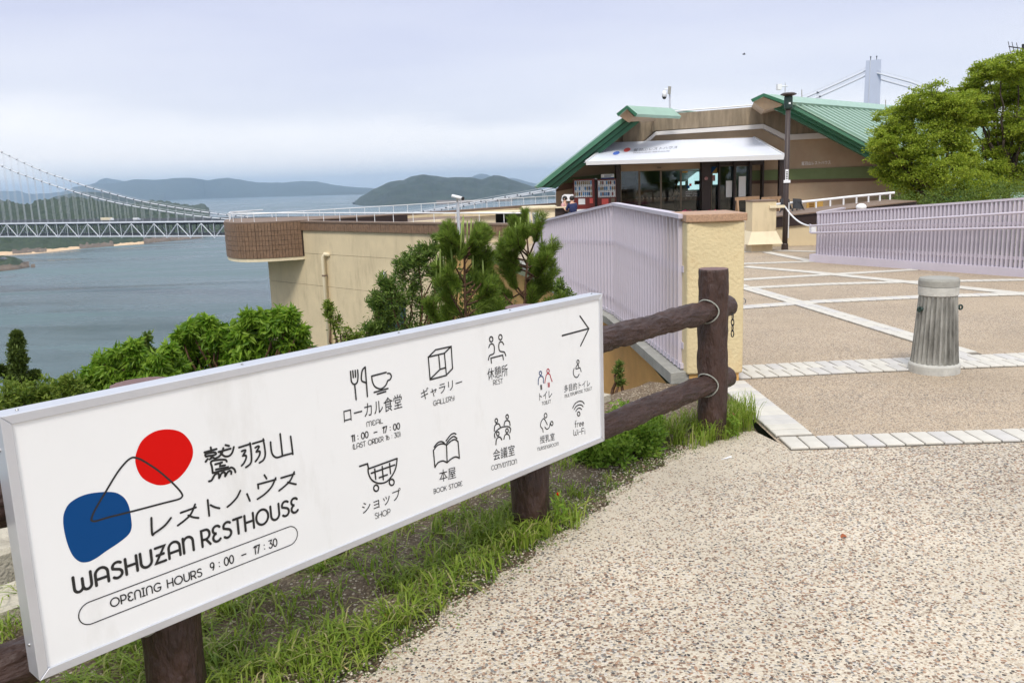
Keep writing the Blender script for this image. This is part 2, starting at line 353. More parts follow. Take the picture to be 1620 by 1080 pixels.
bp = n.new('ShaderNodeBump'); bp.inputs['Strength'].default_value = .85; bp.inputs['Distance'].default_value = 1.1; l(w1.outputs[0], bp.inputs['Height']); l(bp.outputs[0], b.inputs['Normal'])
# woods seen from far
def woodmat(name, ca, cb, sc):
    m = mat(name, ca, .95, c2=cb, scale=sc, detail=10); return m
woodmat('wood_near', (.008, .018, .008), (.04, .062, .018), .11)
woodmat('wood_far', (.006, .014, .010), (.030, .048, .024), .012)

# ------------------------------------------------------------------ sea, far land, bridge
WZ = -88.45
def plane(name, x0, y0, x1, y1, z, m):
    return obj(name, MB().add([(x0, y0, z), (x1, y0, z), (x1, y1, z), (x0, y1, z)], [(0, 1, 2, 3)]), m)
tag(plane('sea_water', -24000, -6000, 24000, 30000, WZ, 'sea_water'), kind='structure')
def hill(name, ridge, base, Yr, m, nx=160, ny=14, rough=.06, seed=1, crown=0., kind='structure', fx=90., back=None):
    xs = np.linspace(ridge[0][0], ridge[-1][0], nx)
    ry = np.interp(xs, [p[0] for p in ridge], [p[1] for p in ridge]); by = np.interp(xs, [p[0] for p in base], [p[1] for p in base])
    ry = ry + np.minimum(1, np.abs(by-ry)/8)*(.30*fbm(xs/5.5, xs*0+seed, 4, seed+9))
    rows = []
    R = np.array([at(x, y, Yr) for x, y in zip(xs, ry)]); B = np.array([gr(x, y, WZ) for x, y in zip(xs, by)])
    edge = np.minimum(1, np.minimum(xs-xs[0], xs[-1]-xs)/max(8, (xs[-1]-xs[0])*.05))
    bk = back or 1.
    for j in range(ny+1):
        t = j/ny; P = B*(1-t)+R*t
        h = (R[:, 2]-WZ); prof = t**.8
        P[:, 2] = WZ + h*prof
        amp = rough*1.5*h*math.sin(math.pi*t)
        P[:, 2] += amp*fbm(P[:, 0]/h.mean()*1.2, P[:, 1]/h.mean()*.8, 5, seed)
        if crown: P[:, 2] += crown*fbm(P[:, 0]/9, P[:, 1]/9, 3, seed+3)*min(1, t*5)
        P[:, 2] = np.maximum(P[:, 2], WZ+ (0 if j else -1))
        if j == 0: P[:, 2] = WZ-1.5
        rows.append(P)
    for t in (.5, 1):
        P = R.copy(); D = (R-B); D[:, 2] = 0; P += D*t*bk; P[:, 2] = WZ + (R[:, 2]-WZ)*(1-t) - (1.5 if t == 1 else 0); rows.append(P)
    V = np.concatenate(rows); ri = len(rows)
    i, j = np.meshgrid(np.arange(nx-1), np.arange(ri-1)); a = (j*nx+i).ravel()
    F = np.stack([a, a+1, a+nx+1, a+nx], 1)
    o = bigmesh(name, V, F, m, smooth=not crown)
    if kind: o['kind'] = kind
    return o
hill('distant_mountains', [(-60, 300), (0, 302.5), (30, 302), (45, 307), (75, 306), (95, 304), (112, 300), (117, 297), (135, 293), (150, 290), (158, 284), (168, 281.5), (182, 284), (197, 287), (205, 288), (230, 289), (260, 291)],
     [(-60, 324), (260, 318)], 18500, 'wood_far', 150, rough=.04, seed=4)
hill('coastal_range', [(98, 306), (117, 296), (150, 291), (180, 290), (197, 287), (215, 283.5), (246, 285), (275, 282), (290, 281.5), (303, 281.5), (329, 285.5), (345, 282.5), (362, 281.5), (384, 285), (400, 288), (420, 289), (445, 289), (460, 288), (478, 286.5), (500, 287), (520, 291), (545, 295), (560, 296), (590, 298), (612, 303)],
     [(98, 320.5), (270, 315.5), (500, 309.5), (612, 307)], 15200, 'wood_far', 220, rough=.05, seed=2)
hill('far_peak', [(700, 291), (740, 284), (752, 277), (760, 274.5), (770, 276), (785, 281), (815, 282), (832, 287), (850, 291), (880, 296)], [(700, 303), (880, 297)], 17000, 'wood_far', 80, rough=.04, seed=8)
hill('middle_hill', [(40, 330), (66, 319), (88, 311), (110, 306.5), (128, 304), (140, 303.5), (152, 304), (165, 305), (178, 308), (192, 311), (215, 315), (240, 320), (260, 328)], [(40, 343), (260, 337)], 5200, 'wood_far', 120, rough=.05, seed=5)
hill('island', [(558, 322), (562, 319), (569, 312), (578, 307), (590, 300), (600, 295.5), (609, 291), (618, 287), (638, 285), (646, 281), (655, 278), (665, 276.5), (673, 276.5), (695, 279), (709, 281.5), (720, 280), (735, 280.5), (744, 280.5), (751, 282), (762, 284), (773, 280), (781, 277.5), (787, 277.5), (800, 280), (808, 284), (818, 287), (828, 290.5), (840, 294), (860, 300), (880, 305), (930, 312)],
     [(558, 323.5), (575, 326), (640, 324.5), (800, 317), (930, 313.5)], 5600, 'wood_far', 260, 26, rough=.11, seed=6)
hill('shore_islet', [(690, 317), (720, 316.5), (760, 316), (800, 315), (812, 317)], [(690, 320.5), (740, 320), (812, 318.5)], 3350+900, 'rock', 40, 5)
hill('low_headland', [(205, 323), (215, 320), (228, 318.5), (243, 317), (262, 318), (280, 322), (296, 324), (308, 325), (317, 322.5), (325, 324), (329, 328), (331, 330.5)], [(205, 336), (331, 331.5)], 3300, 'wood_near', 150, 10, rough=.08, seed=3, crown=3.)
hill('wooded_headland', [(-70, 324), (-30, 319), (0, 317.5), (14, 319.5), (28, 322.5), (45, 324), (52, 322), (65, 316.5), (80, 315.5), (95, 314), (115, 312.5), (130, 314), (150, 316), (165, 320), (185, 322), (205, 325), (225, 327), (240, 331), (255, 335), (270, 338), (285, 342), (296, 347), (330, 350), (358, 353), (420, 357)],
     [(-70, 411), (0, 402), (60, 399), (120, 393), (180, 388.5), (240, 383.5), (300, 377.5), (330, 375), (420, 368)], 2050, 'wood_near', 420, 60, rough=.05, seed=7, crown=4.2)
# beach and rocks along the headland's foot
def shore(name, base, w0, m, h, seed, nx=200):
    xs = np.linspace(base[0][0], base[-1][0], nx); by = np.interp(xs, [p[0] for p in base], [p[1] for p in base])
    B = np.array([gr(x, y, WZ) for x, y in zip(xs, by)]); d = B-np.array([0, 0, WZ]); d[:, 2] = 0; d = norm(d)
    rows = []
    for j, (f, zz) in enumerate(((-.15, -1.2), (.0, .25), (.35, .8), (.7, 1.2), (1.3, 1.6))):
        P = B + d*w0*f*(1+.35*fbm(xs/17, xs*0, 3, seed))[:, None]; P[:, 2] = WZ + zz*h*.8*(1+(.3*fbm(xs/5.3+j*2, xs*0+j, 4, seed) if zz > 0 else 0)); rows.append(P)
    V = np.concatenate(rows); i, j = np.meshgrid(np.arange(nx-1), np.arange(4)); a = (j*nx+i).ravel()
    o = bigmesh(name, V, np.stack([a, a+1, a+nx+1, a+nx], 1), m); o['kind'] = 'structure'
mat('beach_sand', srgb(206, 176, 140), .95, .12, .06)
shore('beach', [(-40, 407.5), (0, 404), (60, 400.5), (128, 393.5)], 42, 'beach_sand', 2.6, 3)
shore('rocky_shore', [(20, 402.6), (60, 400.2), (74, 399)], 34, 'rock', 4.5, 6, 40)
shore('rocky_shore', [(126, 393.6), (180, 389.4)], 36, 'rock', 5., 5, 70)
shore('beach', [(176, 389.6), (232, 385)], 40, 'beach_sand', 2.6, 8, 60)
shore('rocky_shore', [(228, 385.4), (270, 381.5), (322, 376)], 44, 'rock', 6.5, 9, 90)
hill('rocky_point', [(-60, 398), (0, 404), (12, 403), (20, 405), (27, 409), (33, 412), (40, 417), (46, 421.5)], [(-60, 436), (0, 430), (25, 426.5), (46, 422.5)], 1190, 'wood_near', 70, 14, rough=.1, seed=11, crown=1.5)
shore('rocky_shore', [(-20, 431.5), (0, 429.5), (25, 426.6), (47, 422.8)], 16, 'rock', 4.5, 12, 60)
shore('rocky_shore', [(49, 423.5), (56, 423)], 10, 'rock', 3., 14, 12)
bo = MB().box((-1, -1, 0), (1, 1, 1)); hutp = gr(-2, 424, WZ)
hut = thing('shore_house', 'small grey house on the rocky point at the left edge of the water', 'house', hutp+V3(0, 12, 4))
q = hutp+V3(0, 12, 4); obj('wall', MB().box(q+V3(-5, -4, -4), q+V3(5, 4, 7)), 'concrete_pale', hut); obj('roof', MB().prism([q+V3(-5.6, -4.6, 7), q+V3(5.6, -4.6, 7), q+V3(0, -4.6, 10)], (0, 9.2, 0)), 'bridge_dark', hut)

# ---- suspension bridge on its own survey line
def BY(px_tan): return 601.6/(1+.41*px_tan)
def bpt(px, py):
    Y = 600.
    for _ in range(12):
        P = at(px, py, Y); Y = 601.6-.41*P[0]
    return at(px, py, Y)
bdir = norm(V3(1, -.41, 0)); bperp = V3(.38, .925, 0)*30
bridge = thing('suspension_bridge', 'long pale grey suspension bridge with a truss deck crossing the strait', 'bridge', (219, 512, -75))
def spl(P, n=12):
    P = [np.array(p) for p in P]; o = []
    for i in range(len(P)-1):
        p0 = P[max(i-1, 0)]; p1 = P[i]; p2 = P[i+1]; p3 = P[min(i+2, len(P)-1)]
        for k in range(n):
            t = k/n; o.append(.5*((2*p1)+(-p0+p2)*t+(2*p0-5*p1+4*p2-p3)*t*t+(-p0+3*p1-3*p2+p3)*t**3))
    o.append(P[-1]); return o
cabpx = [(-260, 120), (-120, 201), (0, 261.5), (55, 283), (111.5, 301.7), (186.7, 321.5), (290, 339), (363, 347), (430, 350.5), (500, 351), (600, 343.5), (691, 331), (780, 315), (869, 299), (980, 268), (1100, 226), (1200, 186), (1297, 145), (1374, 110)]
cab = spl([bpt(*p) for p in cabpx], 8)
dk0 = bpt(0, 353.5); dk1 = bpt(350, 351.8)
def dz(P):
    s = (P[0]-dk0[0])/(dk1[0]-dk0[0]); return dk0[2]+s*(dk1[2]-dk0[2]) if s < 1.6 else dk0[2]+1.6*(dk1[2]-dk0[2])
topB = at(1382, 100, 512)
side = [topB+V3(0, 0, -5), at(1440, 130, 486), at(1500, 151, 462), at(1620, 188, 420)]
for k, off in enumerate((V3(0, 0, 0), bperp)):
    obj('main_cable', MB().tube([p+off for p in cab], .55, 6), 'cable_grey', bridge)
    obj('main_cable', MB().tube([p+off for p in side], .55, 6), 'cable_grey', bridge)
    obj('hand_rope', MB().tube([p+off+V3(0, 0, 1.7) for p in cab], .11, 4), 'cable_grey', bridge)
    obj('hand_rope', MB().tube([p+off+V3(0, 0, 1.7) for p in side], .11, 4), 'cable_grey', bridge)
    # hangers every ~8.3 m along the line
    hm = MB(); hm.tube([(0, 0, 0), (0, 0, 1)], .09, 4); hm.tube([(.9, 0, 0), (.9, 0, 1)], .09, 4); me = hm.mesh('hanger', 'cable_grey')
    cl = MB(); cl.tube([(-.6, 0, -.2), (.7, 0, .15)], .72, 6); cme = cl.mesh('cable_band', 'bridge_dark')
    ca = np.array(cab); xs0 = dk0[0]-90
    while xs0 < 190:
        P = np.array([xs0, 601.6-.41*xs0, np.interp(xs0, ca[:, 0], ca[:, 2])])+off; zb = dz(P-off)
        if P[2]-zb > 1.5:
            h = link('hanger', me, bridge, Vector(tuple(P))-bridge.location); h.location.z = zb+75; h.scale.z = P[2]-zb
        link('cable_band', cme, bridge, Vector(tuple(P))-bridge.location)
        xs0 += 8.6
# deck truss
A = bpt(-120, 354); nodes = 64; step = 12.6
def tp(i, off, dzv): 
    x = A[0]+bdir[0]*step*i; P = np.array([x, 601.6-.41*x, 0.]); P[2] = dz(P)+dzv; return P+off
for off in (V3(0, 0, 0), bperp):
    ch = MB(); ch.tube([tp(0, off, -.8), tp(nodes, off, -.8)], .75, 6); obj('top_chord', ch, 'bridge_steel', bridge)
    ch = MB(); ch.tube([tp(0, off, -12.7), tp(nodes, off, -12.7)], .6, 6); obj('bottom_chord', ch, 'bridge_steel', bridge)
    for i in range(nodes):
        if i % 2 == 0: d = MB().tube([tp(i, off, -12.7), tp(i+1, off, -.8)], .42, 5)
        else: d = MB().tube([tp(i, off, -.8), tp(i+1, off, -12.7)], .42, 5)
        obj('diagonal', d, 'bridge_steel', bridge)
        obj('vertical_post', MB().tube([tp(i, off, -.8), tp(i, off, -12.7)], .26, 5), 'bridge_steel', bridge)
dkm = MB()
for a, bz, wz in ((0, 0, .9), (0, -11.4, .8)):
    dkm.prism([tp(0, V3(0, 0, 0), bz), tp(nodes, V3(0, 0, 0), bz), tp(nodes, bperp, bz), tp(0, bperp, bz)], (0, 0, wz*-.6))
obj('deck', dkm, 'bridge_dark', bridge)
inner = MB()
for i in range(nodes*2):
    for f in (.25, .5, .75):
        P = tp(i/2, bperp*f, 0); inner.tube([P+V3(0, 0, -1), P+V3(0, 0, -11)], .2, 4)
    if i % 2 == 0: inner.tube([tp(i/2, V3(0, 0, 0), -1.5), tp(i/2, bperp, -1.5)], .5, 4)
obj('inner_bracing', inner, 'bridge_dark', bridge, kind='stuff')
obj('road_barrier', MB().bar(tp(0, bperp*.03, .9), tp(nodes, bperp*.03, .9), .3, 1.1).bar(tp(0, bperp*.97, .9), tp(nodes, bperp*.97, .9), .3, 1.1), 'bridge_dark', bridge)
for off in (V3(0, 0, 0), bperp):
    T = at(1382, 96, 512)+off; w0 = 4.1; w1 = 4.8
    ax = bdir; ay = norm(bperp)
    bot = V3(T[0], T[1], -88)
    lo = [bot+sx*ax*w1*1.25+sy*ay*3 for sx, sy in ((-1, -1), (1, -1), (1, 1), (-1, 1))]; hi = [T+sx*ax*w0+sy*ay*2.6 for sx, sy in ((-1, -1), (1, -1), (1, 1), (-1, 1))]
    obj('tower_leg', MB().add(lo+hi, [(0, 3, 2, 1), (4, 5, 6, 7), (0, 1, 5, 4), (1, 2, 6, 5), (2, 3, 7, 6), (3, 0, 4, 7)]), 'tower_paint', bridge)
    obj('panel_ridge', MB().bar(V3(T[0], T[1], -20)-ay*3.0-ax*1.9, T-ay*2.7-ax*1.7, .35, .35).bar(V3(T[0], T[1], 30)-ay*2.8-ax*4.2, V3(T[0], T[1], 30)-ay*2.8+ax*4.2, .3, .3), 'bridge_steel', bridge)
    for s in (-1, 1): obj('beacon', MB().tube([T+s*ax*1.6, T+s*ax*1.6+V3(0, 0, 1.8)], .25, 5).ball(T+s*ax*1.6+V3(0, 0, 2.1), .5, 6, 4), 'bridge_dark', bridge)
for z in (60, 28, -40): 
    T = at(1382, 94, 512); obj('cross_beam', MB().bar(V3(T[0], T[1], z)+norm(bperp)*2.5, V3(T[0], T[1], z)+bperp-norm(bperp)*2.5, 5, 5), 'tower_paint', bridge)
def vehicle(px, py, Lg, h, m, label, cat, name, cab_=True):
    P = bpt(px, py); P[2] = dz(P)+0.0; P = P + bperp*.3; t = thing(name, label, cat, P, rz=math.atan2(bdir[1], bdir[0]))
    t['_inv'] = [1., 0, 0, 0, 0, 1., 0, 0, 0, 0, 1., 0, 0, 0, 0, 1.]
    obj('body', MB().prism([(-Lg/2, -1.2, .7), (Lg/2-1.9*cab_, -1.2, .7), (Lg/2-1.9*cab_, -1.2, h), (-Lg/2, -1.2, h)], (0, 2.4, 0)), m, t)
    obj('cab', MB().prism([(Lg/2-1.8, -1.15, .6), (Lg/2, -1.15, .6), (Lg/2, -1.15, 1.8), (Lg/2-.5, -1.15, h*.85), (Lg/2-1.8, -1.15, h*.85)], (0, 2.3, 0)), 'white_paint' if m != 'white_paint' else 'bridge_steel', t)
    for x in (-Lg/2+1, Lg/2-1.2): obj('wheel', MB().tube([(x, -1.25, .5), (x, 1.25, .5)], .5, 10), 'black_metal', t)
vehicle(157, 351, 13.5, 4.3, 'cream_pale', 'long pale box truck driving on the bridge deck', 'truck', 'box_truck')
vehicle(204, 351, 6.5, 3.9, 'white_paint', 'short white van on the bridge, right of the long truck', 'van', 'van')
vehicle(252, 351, 4.6, 2.2, 'white_paint', 'white car on the bridge, between the van and the cream building', 'car', 'car')
# ------------------------------------------------------------------ ground
AZ = math.radians(41.7); D = V3(math.sin(AZ), math.cos(AZ), 0); N = V3(D[1], -D[0], 0); P3 = V3(1.19, 4.93, 0)
def sn(s, n, z=0): return P3 + D*s + N*n + V3(0, 0, z)
# paved ground: coarse exposed aggregate in front of the paver edge, finer aggregate behind it
edge = [sn(-14, .2), sn(-4.2, .22)]
nb = []
for i in range(40):
    s = -4.0+i*4.25/39; nb.append(sn(s, np.interp(s, [-4, -3, -2.4, -1.3, -.9, -.2, .25], [.2, .33, .25, .1, .03, -.02, .15])+.035*math.sin(i*2.1)+.02*math.sin(i*5.3)))
yb = [V3(1.55, 4.72, 0), V3(60, 4.72, 0), V3(60, -30, 0), V3(-40, -30, 0)]
def sheet(name, pts, m, z):
    o = obj(name, MB().add([V3(p[0], p[1], gz(p[1])+z) for p in pts], [tuple(range(len(pts)))]), m); 
    bmx = bmesh.new(); bmx.from_mesh(o.data); bmesh.ops.triangulate(bmx, faces=bmx.faces[:]); bmesh.ops.recalc_face_normals(bmx, faces=bmx.faces[:])
    for f_ in bmx.faces:
        if f_.normal.z < 0: f_.normal_flip()
    bmx.to_mesh(o.data); bmx.free(); o['kind'] = 'structure'; return o
near = sheet('gravel_pavement', edge+nb+yb, 'aggregate_near', 0)
plz = [V3(1.54, 4.72, 0), V3(1.54, 6.32, 0), V3(1.33, 6.34, 0), V3(1.33, 10.3, 0), V3(.66, 14.5, 0), V3(.3, 18, 0), V3(-2.4, 30, 0), V3(-2.4, 46, 0), V3(60, 46, 0), V3(60, 4.72, 0)]
plaza = sheet('plaza_pavement', plz, 'aggregate_far', 0)
# light cement haunch where the aggregate thins out along the planted strip
# soil strip under the fence, gently uneven, and the slope falling to the sea
def grid(name, s0, s1, n0, n1, ns, nn, zf, m, **k):
    ss, mm = np.meshgrid(np.linspace(s0, s1, ns), np.linspace(n0, n1, nn)); ss = ss.ravel(); mm = mm.ravel()
    V = P3[None]+ss[:, None]*D+mm[:, None]*N; V[:, 2] = zf(ss, mm, V)
    i, j = np.meshgrid(np.arange(ns-1), np.arange(nn-1)); a = (j*ns+i).ravel()
    o = bigmesh(name, V, np.stack([a, a+1, a+ns+1, a+ns], 1), m, smooth=True)
    for q, w_ in k.items(): o[q] = w_
    return o
def soilz(s, n, V):
    z = .012*fbm(s*3, n*3, 4, 2)-.012
    z = np.where(n > -.1, z*.6-.012-.0*n, z)+.03*np.exp(-((n+.35)/.35)**2)
    return np.where(V[:, 0] > 1.535, -.16, np.where(V[:, 0] > 1.44, z-.02, z))
grid('soil_strip', -9, 1.05, -1.1, .62, 260, 60, soilz, 'soil_grit', kind='structure')
def slopez(s, n, V):
    xb = np.interp(V[:, 1], [6.3, 10.3, 14.6, 18, 30, 46, 200], [1.15, 1.12, .45, .05, -3.2, -3.2, -30]); d = np.minimum(-n-1.1, xb-V[:, 0]); z = -.06-.55*np.minimum(d, 12)-.80*np.maximum(d-12, 0)-6.5*np.clip((V[:, 1]-9)/9, 0, 1)
    z = z + np.where(d > .5, .35*fbm(s*.5, n*.5, 4, 5)*np.minimum(d*.3, 3), 0)
    z = np.where(d < .05, np.where(V[:, 1] > 9, -8., -.5), z); z = np.where((V[:, 1] > 6.4) & (V[:, 0] > -.6) & (d > -1), np.minimum(z, -2.2), z)
    return np.maximum(z, WZ-2)
mat('hillside_soil', (.05, .06, .025), .95, .3, 1.2, .5, 6)
grid('hillside', -200, 90, -160, -1.0, 300, 220, slopez, 'hillside_soil', kind='structure')
# the headland the plaza stands on, below the sheets
sheet('hill_ground', [V3(-40, -30, 0)]+[sn(-60, -.9), sn(.95, -.9), V3(1.25, 6.6, 0), V3(1.2, 12, 0), V3(.2, 16, 0), V3(-2.5, 30, 0), V3(-2.5, 60, 0), V3(120, 60, 0), V3(120, -30, 0)], 'hillside_soil', -.09)

# kerb stones behind the fence (two courses, as the photo shows them at the left edge and right of the board)
kerb = thing('stone_kerb', 'weathered pale concrete kerb running behind the log fence', 'kerb', sn(-3, -1.5))
s = -8.
while s < .3:
    ln = .6; j = random.uniform(-.01, .01)
    k = MB(); a, b = s+.006, s+ln-.006
    k.prism([sn(a, -1.42+j, -.1), sn(b, -1.42+j, -.1), sn(b, -1.42+j, .09), sn(b, -1.45+j, .115), sn(a, -1.45+j, .115), sn(a, -1.42+j, .09)][:0] or [sn(a, -1.42+j, -.12), sn(a, -1.42+j, .1), sn(a, -1.44+j, .12), sn(a, -1.84, .12), sn(a, -1.84, -.12)], D*(b-a))
    obj('kerb_stone', k, 'concrete_pale', kerb)
    k = MB().prism([sn(a, -1.02+j, -.1), sn(a, -1.02+j, .035), sn(a, -1.26, .04), sn(a, -1.26, -.1)], D*(b-a))
    obj('gutter_stone', k, 'concrete_pale', kerb)
    s += ln

# pavers: every stone of the near bands its own object, far bands joined
def brick_mesh(Lx, Ly, m):
    Lx -= .004; Ly -= .004
    h, c = .012, .006; a = MB(); x, y = Lx/2, Ly/2
    a.add([(-x, -y, 0), (x, -y, 0), (x, y, 0), (-x, y, 0), (-x, -y, h-.004), (x, -y, h-.004), (x, y, h-.004), (-x, y, h-.004), (-x+c, -y+c, h), (x-c, -y+c, h), (x-c, y-c, h), (-x+c, y-c, h)],
          [(0, 1, 5, 4), (1, 2, 6, 5), (2, 3, 7, 6), (3, 0, 4, 7), (4, 5, 9, 8), (5, 6, 10, 9), (6, 7, 11, 10), (7, 4, 8, 11), (8, 9, 10, 11)])
    return a.mesh('brick', m)
BM = {}
def put_brick(c, ang, Lx, Ly, far=None):
    key = (round(Lx, 3), round(Ly, 3)); v = random.choice(('paver', 'paver', 'paver_b'))
    if key+(v,) not in BM: BM[key+(v,)] = brick_mesh(Lx-.006, Ly-.006, v)
    if far is None:
        o = link('brick', BM[key+(v,)], plaza, (c[0], c[1], gz(c[1])+.003+random.uniform(0, .002)), (0, 0, ang+random.uniform(-.008, .008)))
    else:
        x, y = Lx/2-.004, Ly/2-.004; ca, sa = math.cos(ang), math.sin(ang); z = gz(c[1])
        P = [V3(c[0]+ca*a-sa*b, c[1]+sa*a+ca*b, z) for a, b in ((-x, -y), (x, -y), (x, y), (-x, y))]
        far.add([p+V3(0, 0, .003) for p in P]+[p+V3(0, 0, .012) for p in P], [(4, 5, 6, 7), (0, 1, 5, 4), (1, 2, 6, 5), (2, 3, 7, 6), (3, 0, 4, 7)])
joint = MB()
def band(path, rows, bl, bw, far=None, skip=0):
    """path: centre line; rows of bricks bl long (along) and bw wide (across)"""
    path = [np.array(p, float) for p in path]; seg = [np.linalg.norm(path[i+1]-path[i]) for i in range(len(path)-1)]; T = sum(seg)
    def pos(t):
        i = 0
        while i < len(seg)-1 and t > seg[i]: t -= seg[i]; i += 1
        d = (path[i+1]-path[i])/seg[i]; return path[i]+d*t, d
    for k in range(rows):
        t = bl/2+(bl/2 if k % 2 and rows > 1 else 0)
        while t < T:
            p, d = pos(t); nrm_ = np.array([-d[1], d[0]]); c = p+nrm_*(k-(rows-1)/2)*bw
            put_brick(c, math.atan2(d[1], d[0]), bl, bw, far); t += bl
    w_ = rows*bw/2+.004
    for i in range(len(seg)):
        d = (path[i+1]-path[i])/seg[i]; n_ = np.array([-d[1], d[0]])*w_
        q = [path[i]-n_, path[i+1]-n_, path[i+1]+n_, path[i]+n_]; zz = .0015+.0006*(len(joint.f) % 4)
        joint.add([V3(a[0], a[1], gz(a[1])+zz) for a in q], [(0, 1, 2, 3)])
band([(1.655, 6.30), (1.67, 4.86)], 1, .11, .23)
band([(1.56, 4.72), (5.2, 4.735)], 1, .11, .22)
band([(1.62, 6.60), (2.6, 6.68), (4.4, 6.73), (5.4, 6.72)], 2, .107, .22)
band([(3.37, 12.2), (3.61, 9.9), (3.79, 7.75), (3.86, 6.98)], 2, .22, .115)
band([(2.4, 9.95), (2.78, 10.14), (3.76, 10.40), (5.18, 10.52), (6.9, 10.46)], 1, .11, .22)
farb = MB()
band([(4.15, 15.2), (4.9, 13.9), (6.1, 11.15), (6.55, 10.1)], 2, .22, .115, farb)
band([(2.8, 11.8), (3.28, 12.0), (4.49, 12.15), (5.57, 12.1), (7.3, 11.85)], 1, .11, .2, farb)
band([(3.1, 12.95), (3.58, 13.07), (4.88, 13.33), (6.6, 13.65)], 1, .11, .2, farb)
band([(2.2, 15.6), (4.27, 15.66), (5.64, 15.6)], 1, .11, .2, farb)
band([(5.48, 18.0), (5.60, 15.65)], 1, .22, .2, farb)
band([(4.9, 18.35), (5.91, 18.26), (6.6, 17.6)], 1, .11, .2, farb)
band([(1.6, 18.6), (4.2, 18.5)], 1, .11, .2, farb); band([(3.37, 12.2), (2.9, 18.5), (3.2, 28)], 2, .22, .115, farb)
band([(1.8, 23), (9, 23.2)], 1, .11, .2, farb); band([(1.2, 28.5), (12, 28.7)], 1, .11, .2, farb)
obj('far_brick_bands', farb, 'paver', plaza, kind='stuff')
obj('joint_bed', joint, 'joint_grey', plaza)

# ------------------------------------------------------------------ log-look concrete fence
def log_mesh(L_, r, m, nseg, nr=28, axis='x', dep=.006, capm=None, seed=0):
    """rough round log along x (or z)"""
    me = MB(); ii, kk = np.meshgrid(np.arange(nseg+1)/nseg*L_, 2*math.pi*np.arange(nr)/nr, indexing='ij')
    tab = fbm(ii*7+seed, np.cos(kk)*2+np.sin(kk*1)*1.3, 4, seed); tab2 = np.abs(fbm(ii*11+seed+np.sin(kk)*2, np.cos(kk)*7+np.sin(kk*2)*5, 3, seed+4))-.6
    for i in range(nseg+1):
        t = i/nseg
        for k in range(nr):
            a = 2*math.pi*k/nr
            rr_ = r + dep*(.7*tab[i, k]+.9*tab2[i, k])
            if i in (0, nseg): rr_ *= .985
            x, y, z = t*L_, rr_*math.cos(a), rr_*math.sin(a)
            me.v.append((x, y, z) if axis == 'x' else (y, z, x))
    for i in range(nseg):
        for k in range(nr):
            k2 = (k+1) % nr; me.f.append((i*nr+k, i*nr+k2, (i+1)*nr+k2, (i+1)*nr+k))
    me.f.append(tuple(range(nr))[::-1]); me.f.append(tuple(nseg*nr+k for k in range(nr)))
    o = me.mesh('log', m, False)
    sm = [True]*len(o.polygons); sm[-1] = sm[-2] = False; o.polygons.foreach_set('use_smooth', sm)
    if capm: o.materials.append(MATS[capm]); o.polygons[len(o.polygons)-1].material_index = 1
    return o
fence = thing('log_fence', 'dark brown imitation log fence with round posts and two rails behind the white board', 'fence', P3, rz=0)
PS = [0, -1.70, -3.40, -5.1, -6.8]; PR = .0865; PH = 1.017
for i, s in enumerate(PS):
    link('post', log_mesh(PH+.2, PR, 'log_brown_post', 110, 56, 'z', .0046, 'log_top', i), fence, (D*s)+V3(0, 0, -.2))
RH = (.775, .335)
for h in RH:
    for i in range(len(PS)):
        a = PS[i]; ln = 1.70 if i else .19
        st = a-.0 if i else 0
        if i == 0:
            o = link('rail', log_mesh(.16, .062, 'log_brown', 8, 24, 'x', .004, None, 9), fence, D*.03+V3(0, 0, h), (0, 0, math.atan2(D[1], D[0])))
        else:
            o = link('rail', log_mesh(1.70, .062, 'log_brown', 150, 52, 'x', .0085, None, 20+i*3+int(h*10)), fence, D*a+V3(0, 0, h), (0, 0, math.atan2(D[1], D[0])))
    ring = MB(); nn = 40
    pts = []
    for k in range(nn+1):   # cement collar where the rail meets the post
        a = 2*math.pi*k/nn; y = .068*math.cos(a); z = .068*math.sin(a); x = -math.sqrt(max(PR**2-y*y, 0))-.004
        pts.append(V3(x, y, z))
    ring.tube(pts, .0045, 6, cap=False); rm = ring.mesh('joint_ring', 'mortar_ring', True)
    for s in PS[:3]: link('joint_ring', rm, fence, D*s+V3(0, 0, h), (0, 0, math.atan2(D[1], D[0])))
# chain hanging from the rail end
chain = thing('chain_end', 'short black chain hanging from the rail end on the right-hand fence post', 'chain', sn(.16, .02, .74))
cl_ = sn(.15, .05, .735)
for k in range(4):
    c = cl_+V3(0, 0, -.02-.034*k); pts = []
    for q in range(17):
        a = 2*math.pi*q/16; u_, v_ = .0085*math.cos(a), .021*math.sin(a)
        pts.append(c+(D*u_ if k % 2 == 0 else N*u_)+V3(0, 0, v_))
    obj('link', MB().tube(pts, .0032, 6, cap=False), 'black_metal', chain, True)

# ------------------------------------------------------------------ the white information board
OFF = .160; TH = .07; UL, UR, VB, VT = -3.822, -1.338, .344, 1.041
sign = thing('information_board', 'long white information board with red and blue logo, pictograms and arrow on the fence', 'sign', sn((UL+UR)/2, OFF, 0))
bk = OFF-TH
FWD = .024
def sg(u, v, o=0.): return sn(u, OFF+o, v)
obj('panel', MB().prism([sg(UL+.01, VB+.01, -.006), sg(UR-.01, VB+.01, -.006), sg(UR-.01, VT-.01, -.006), sg(UL+.01, VT-.01, -.006)], -N*(TH-.02)), 'white_panel', sign)
def frame_bar(p, q, inn):
    # mitred aluminium profile: outer edge p-q, inner edge offset by FWD
    poly = [sg(*p), sg(*q), sg(q[0]+inn[1][0], q[1]+inn[1][1]), sg(p[0]+inn[0][0], p[1]+inn[0][1])]
    m_ = MB().prism(poly, -N*TH); o = obj('frame', m_, 'aluminium', sign)
    md_ = o.modifiers.new('bevel', 'BEVEL'); md_.width = .0015; md_.segments = 1
F_ = FWD; e = .0006
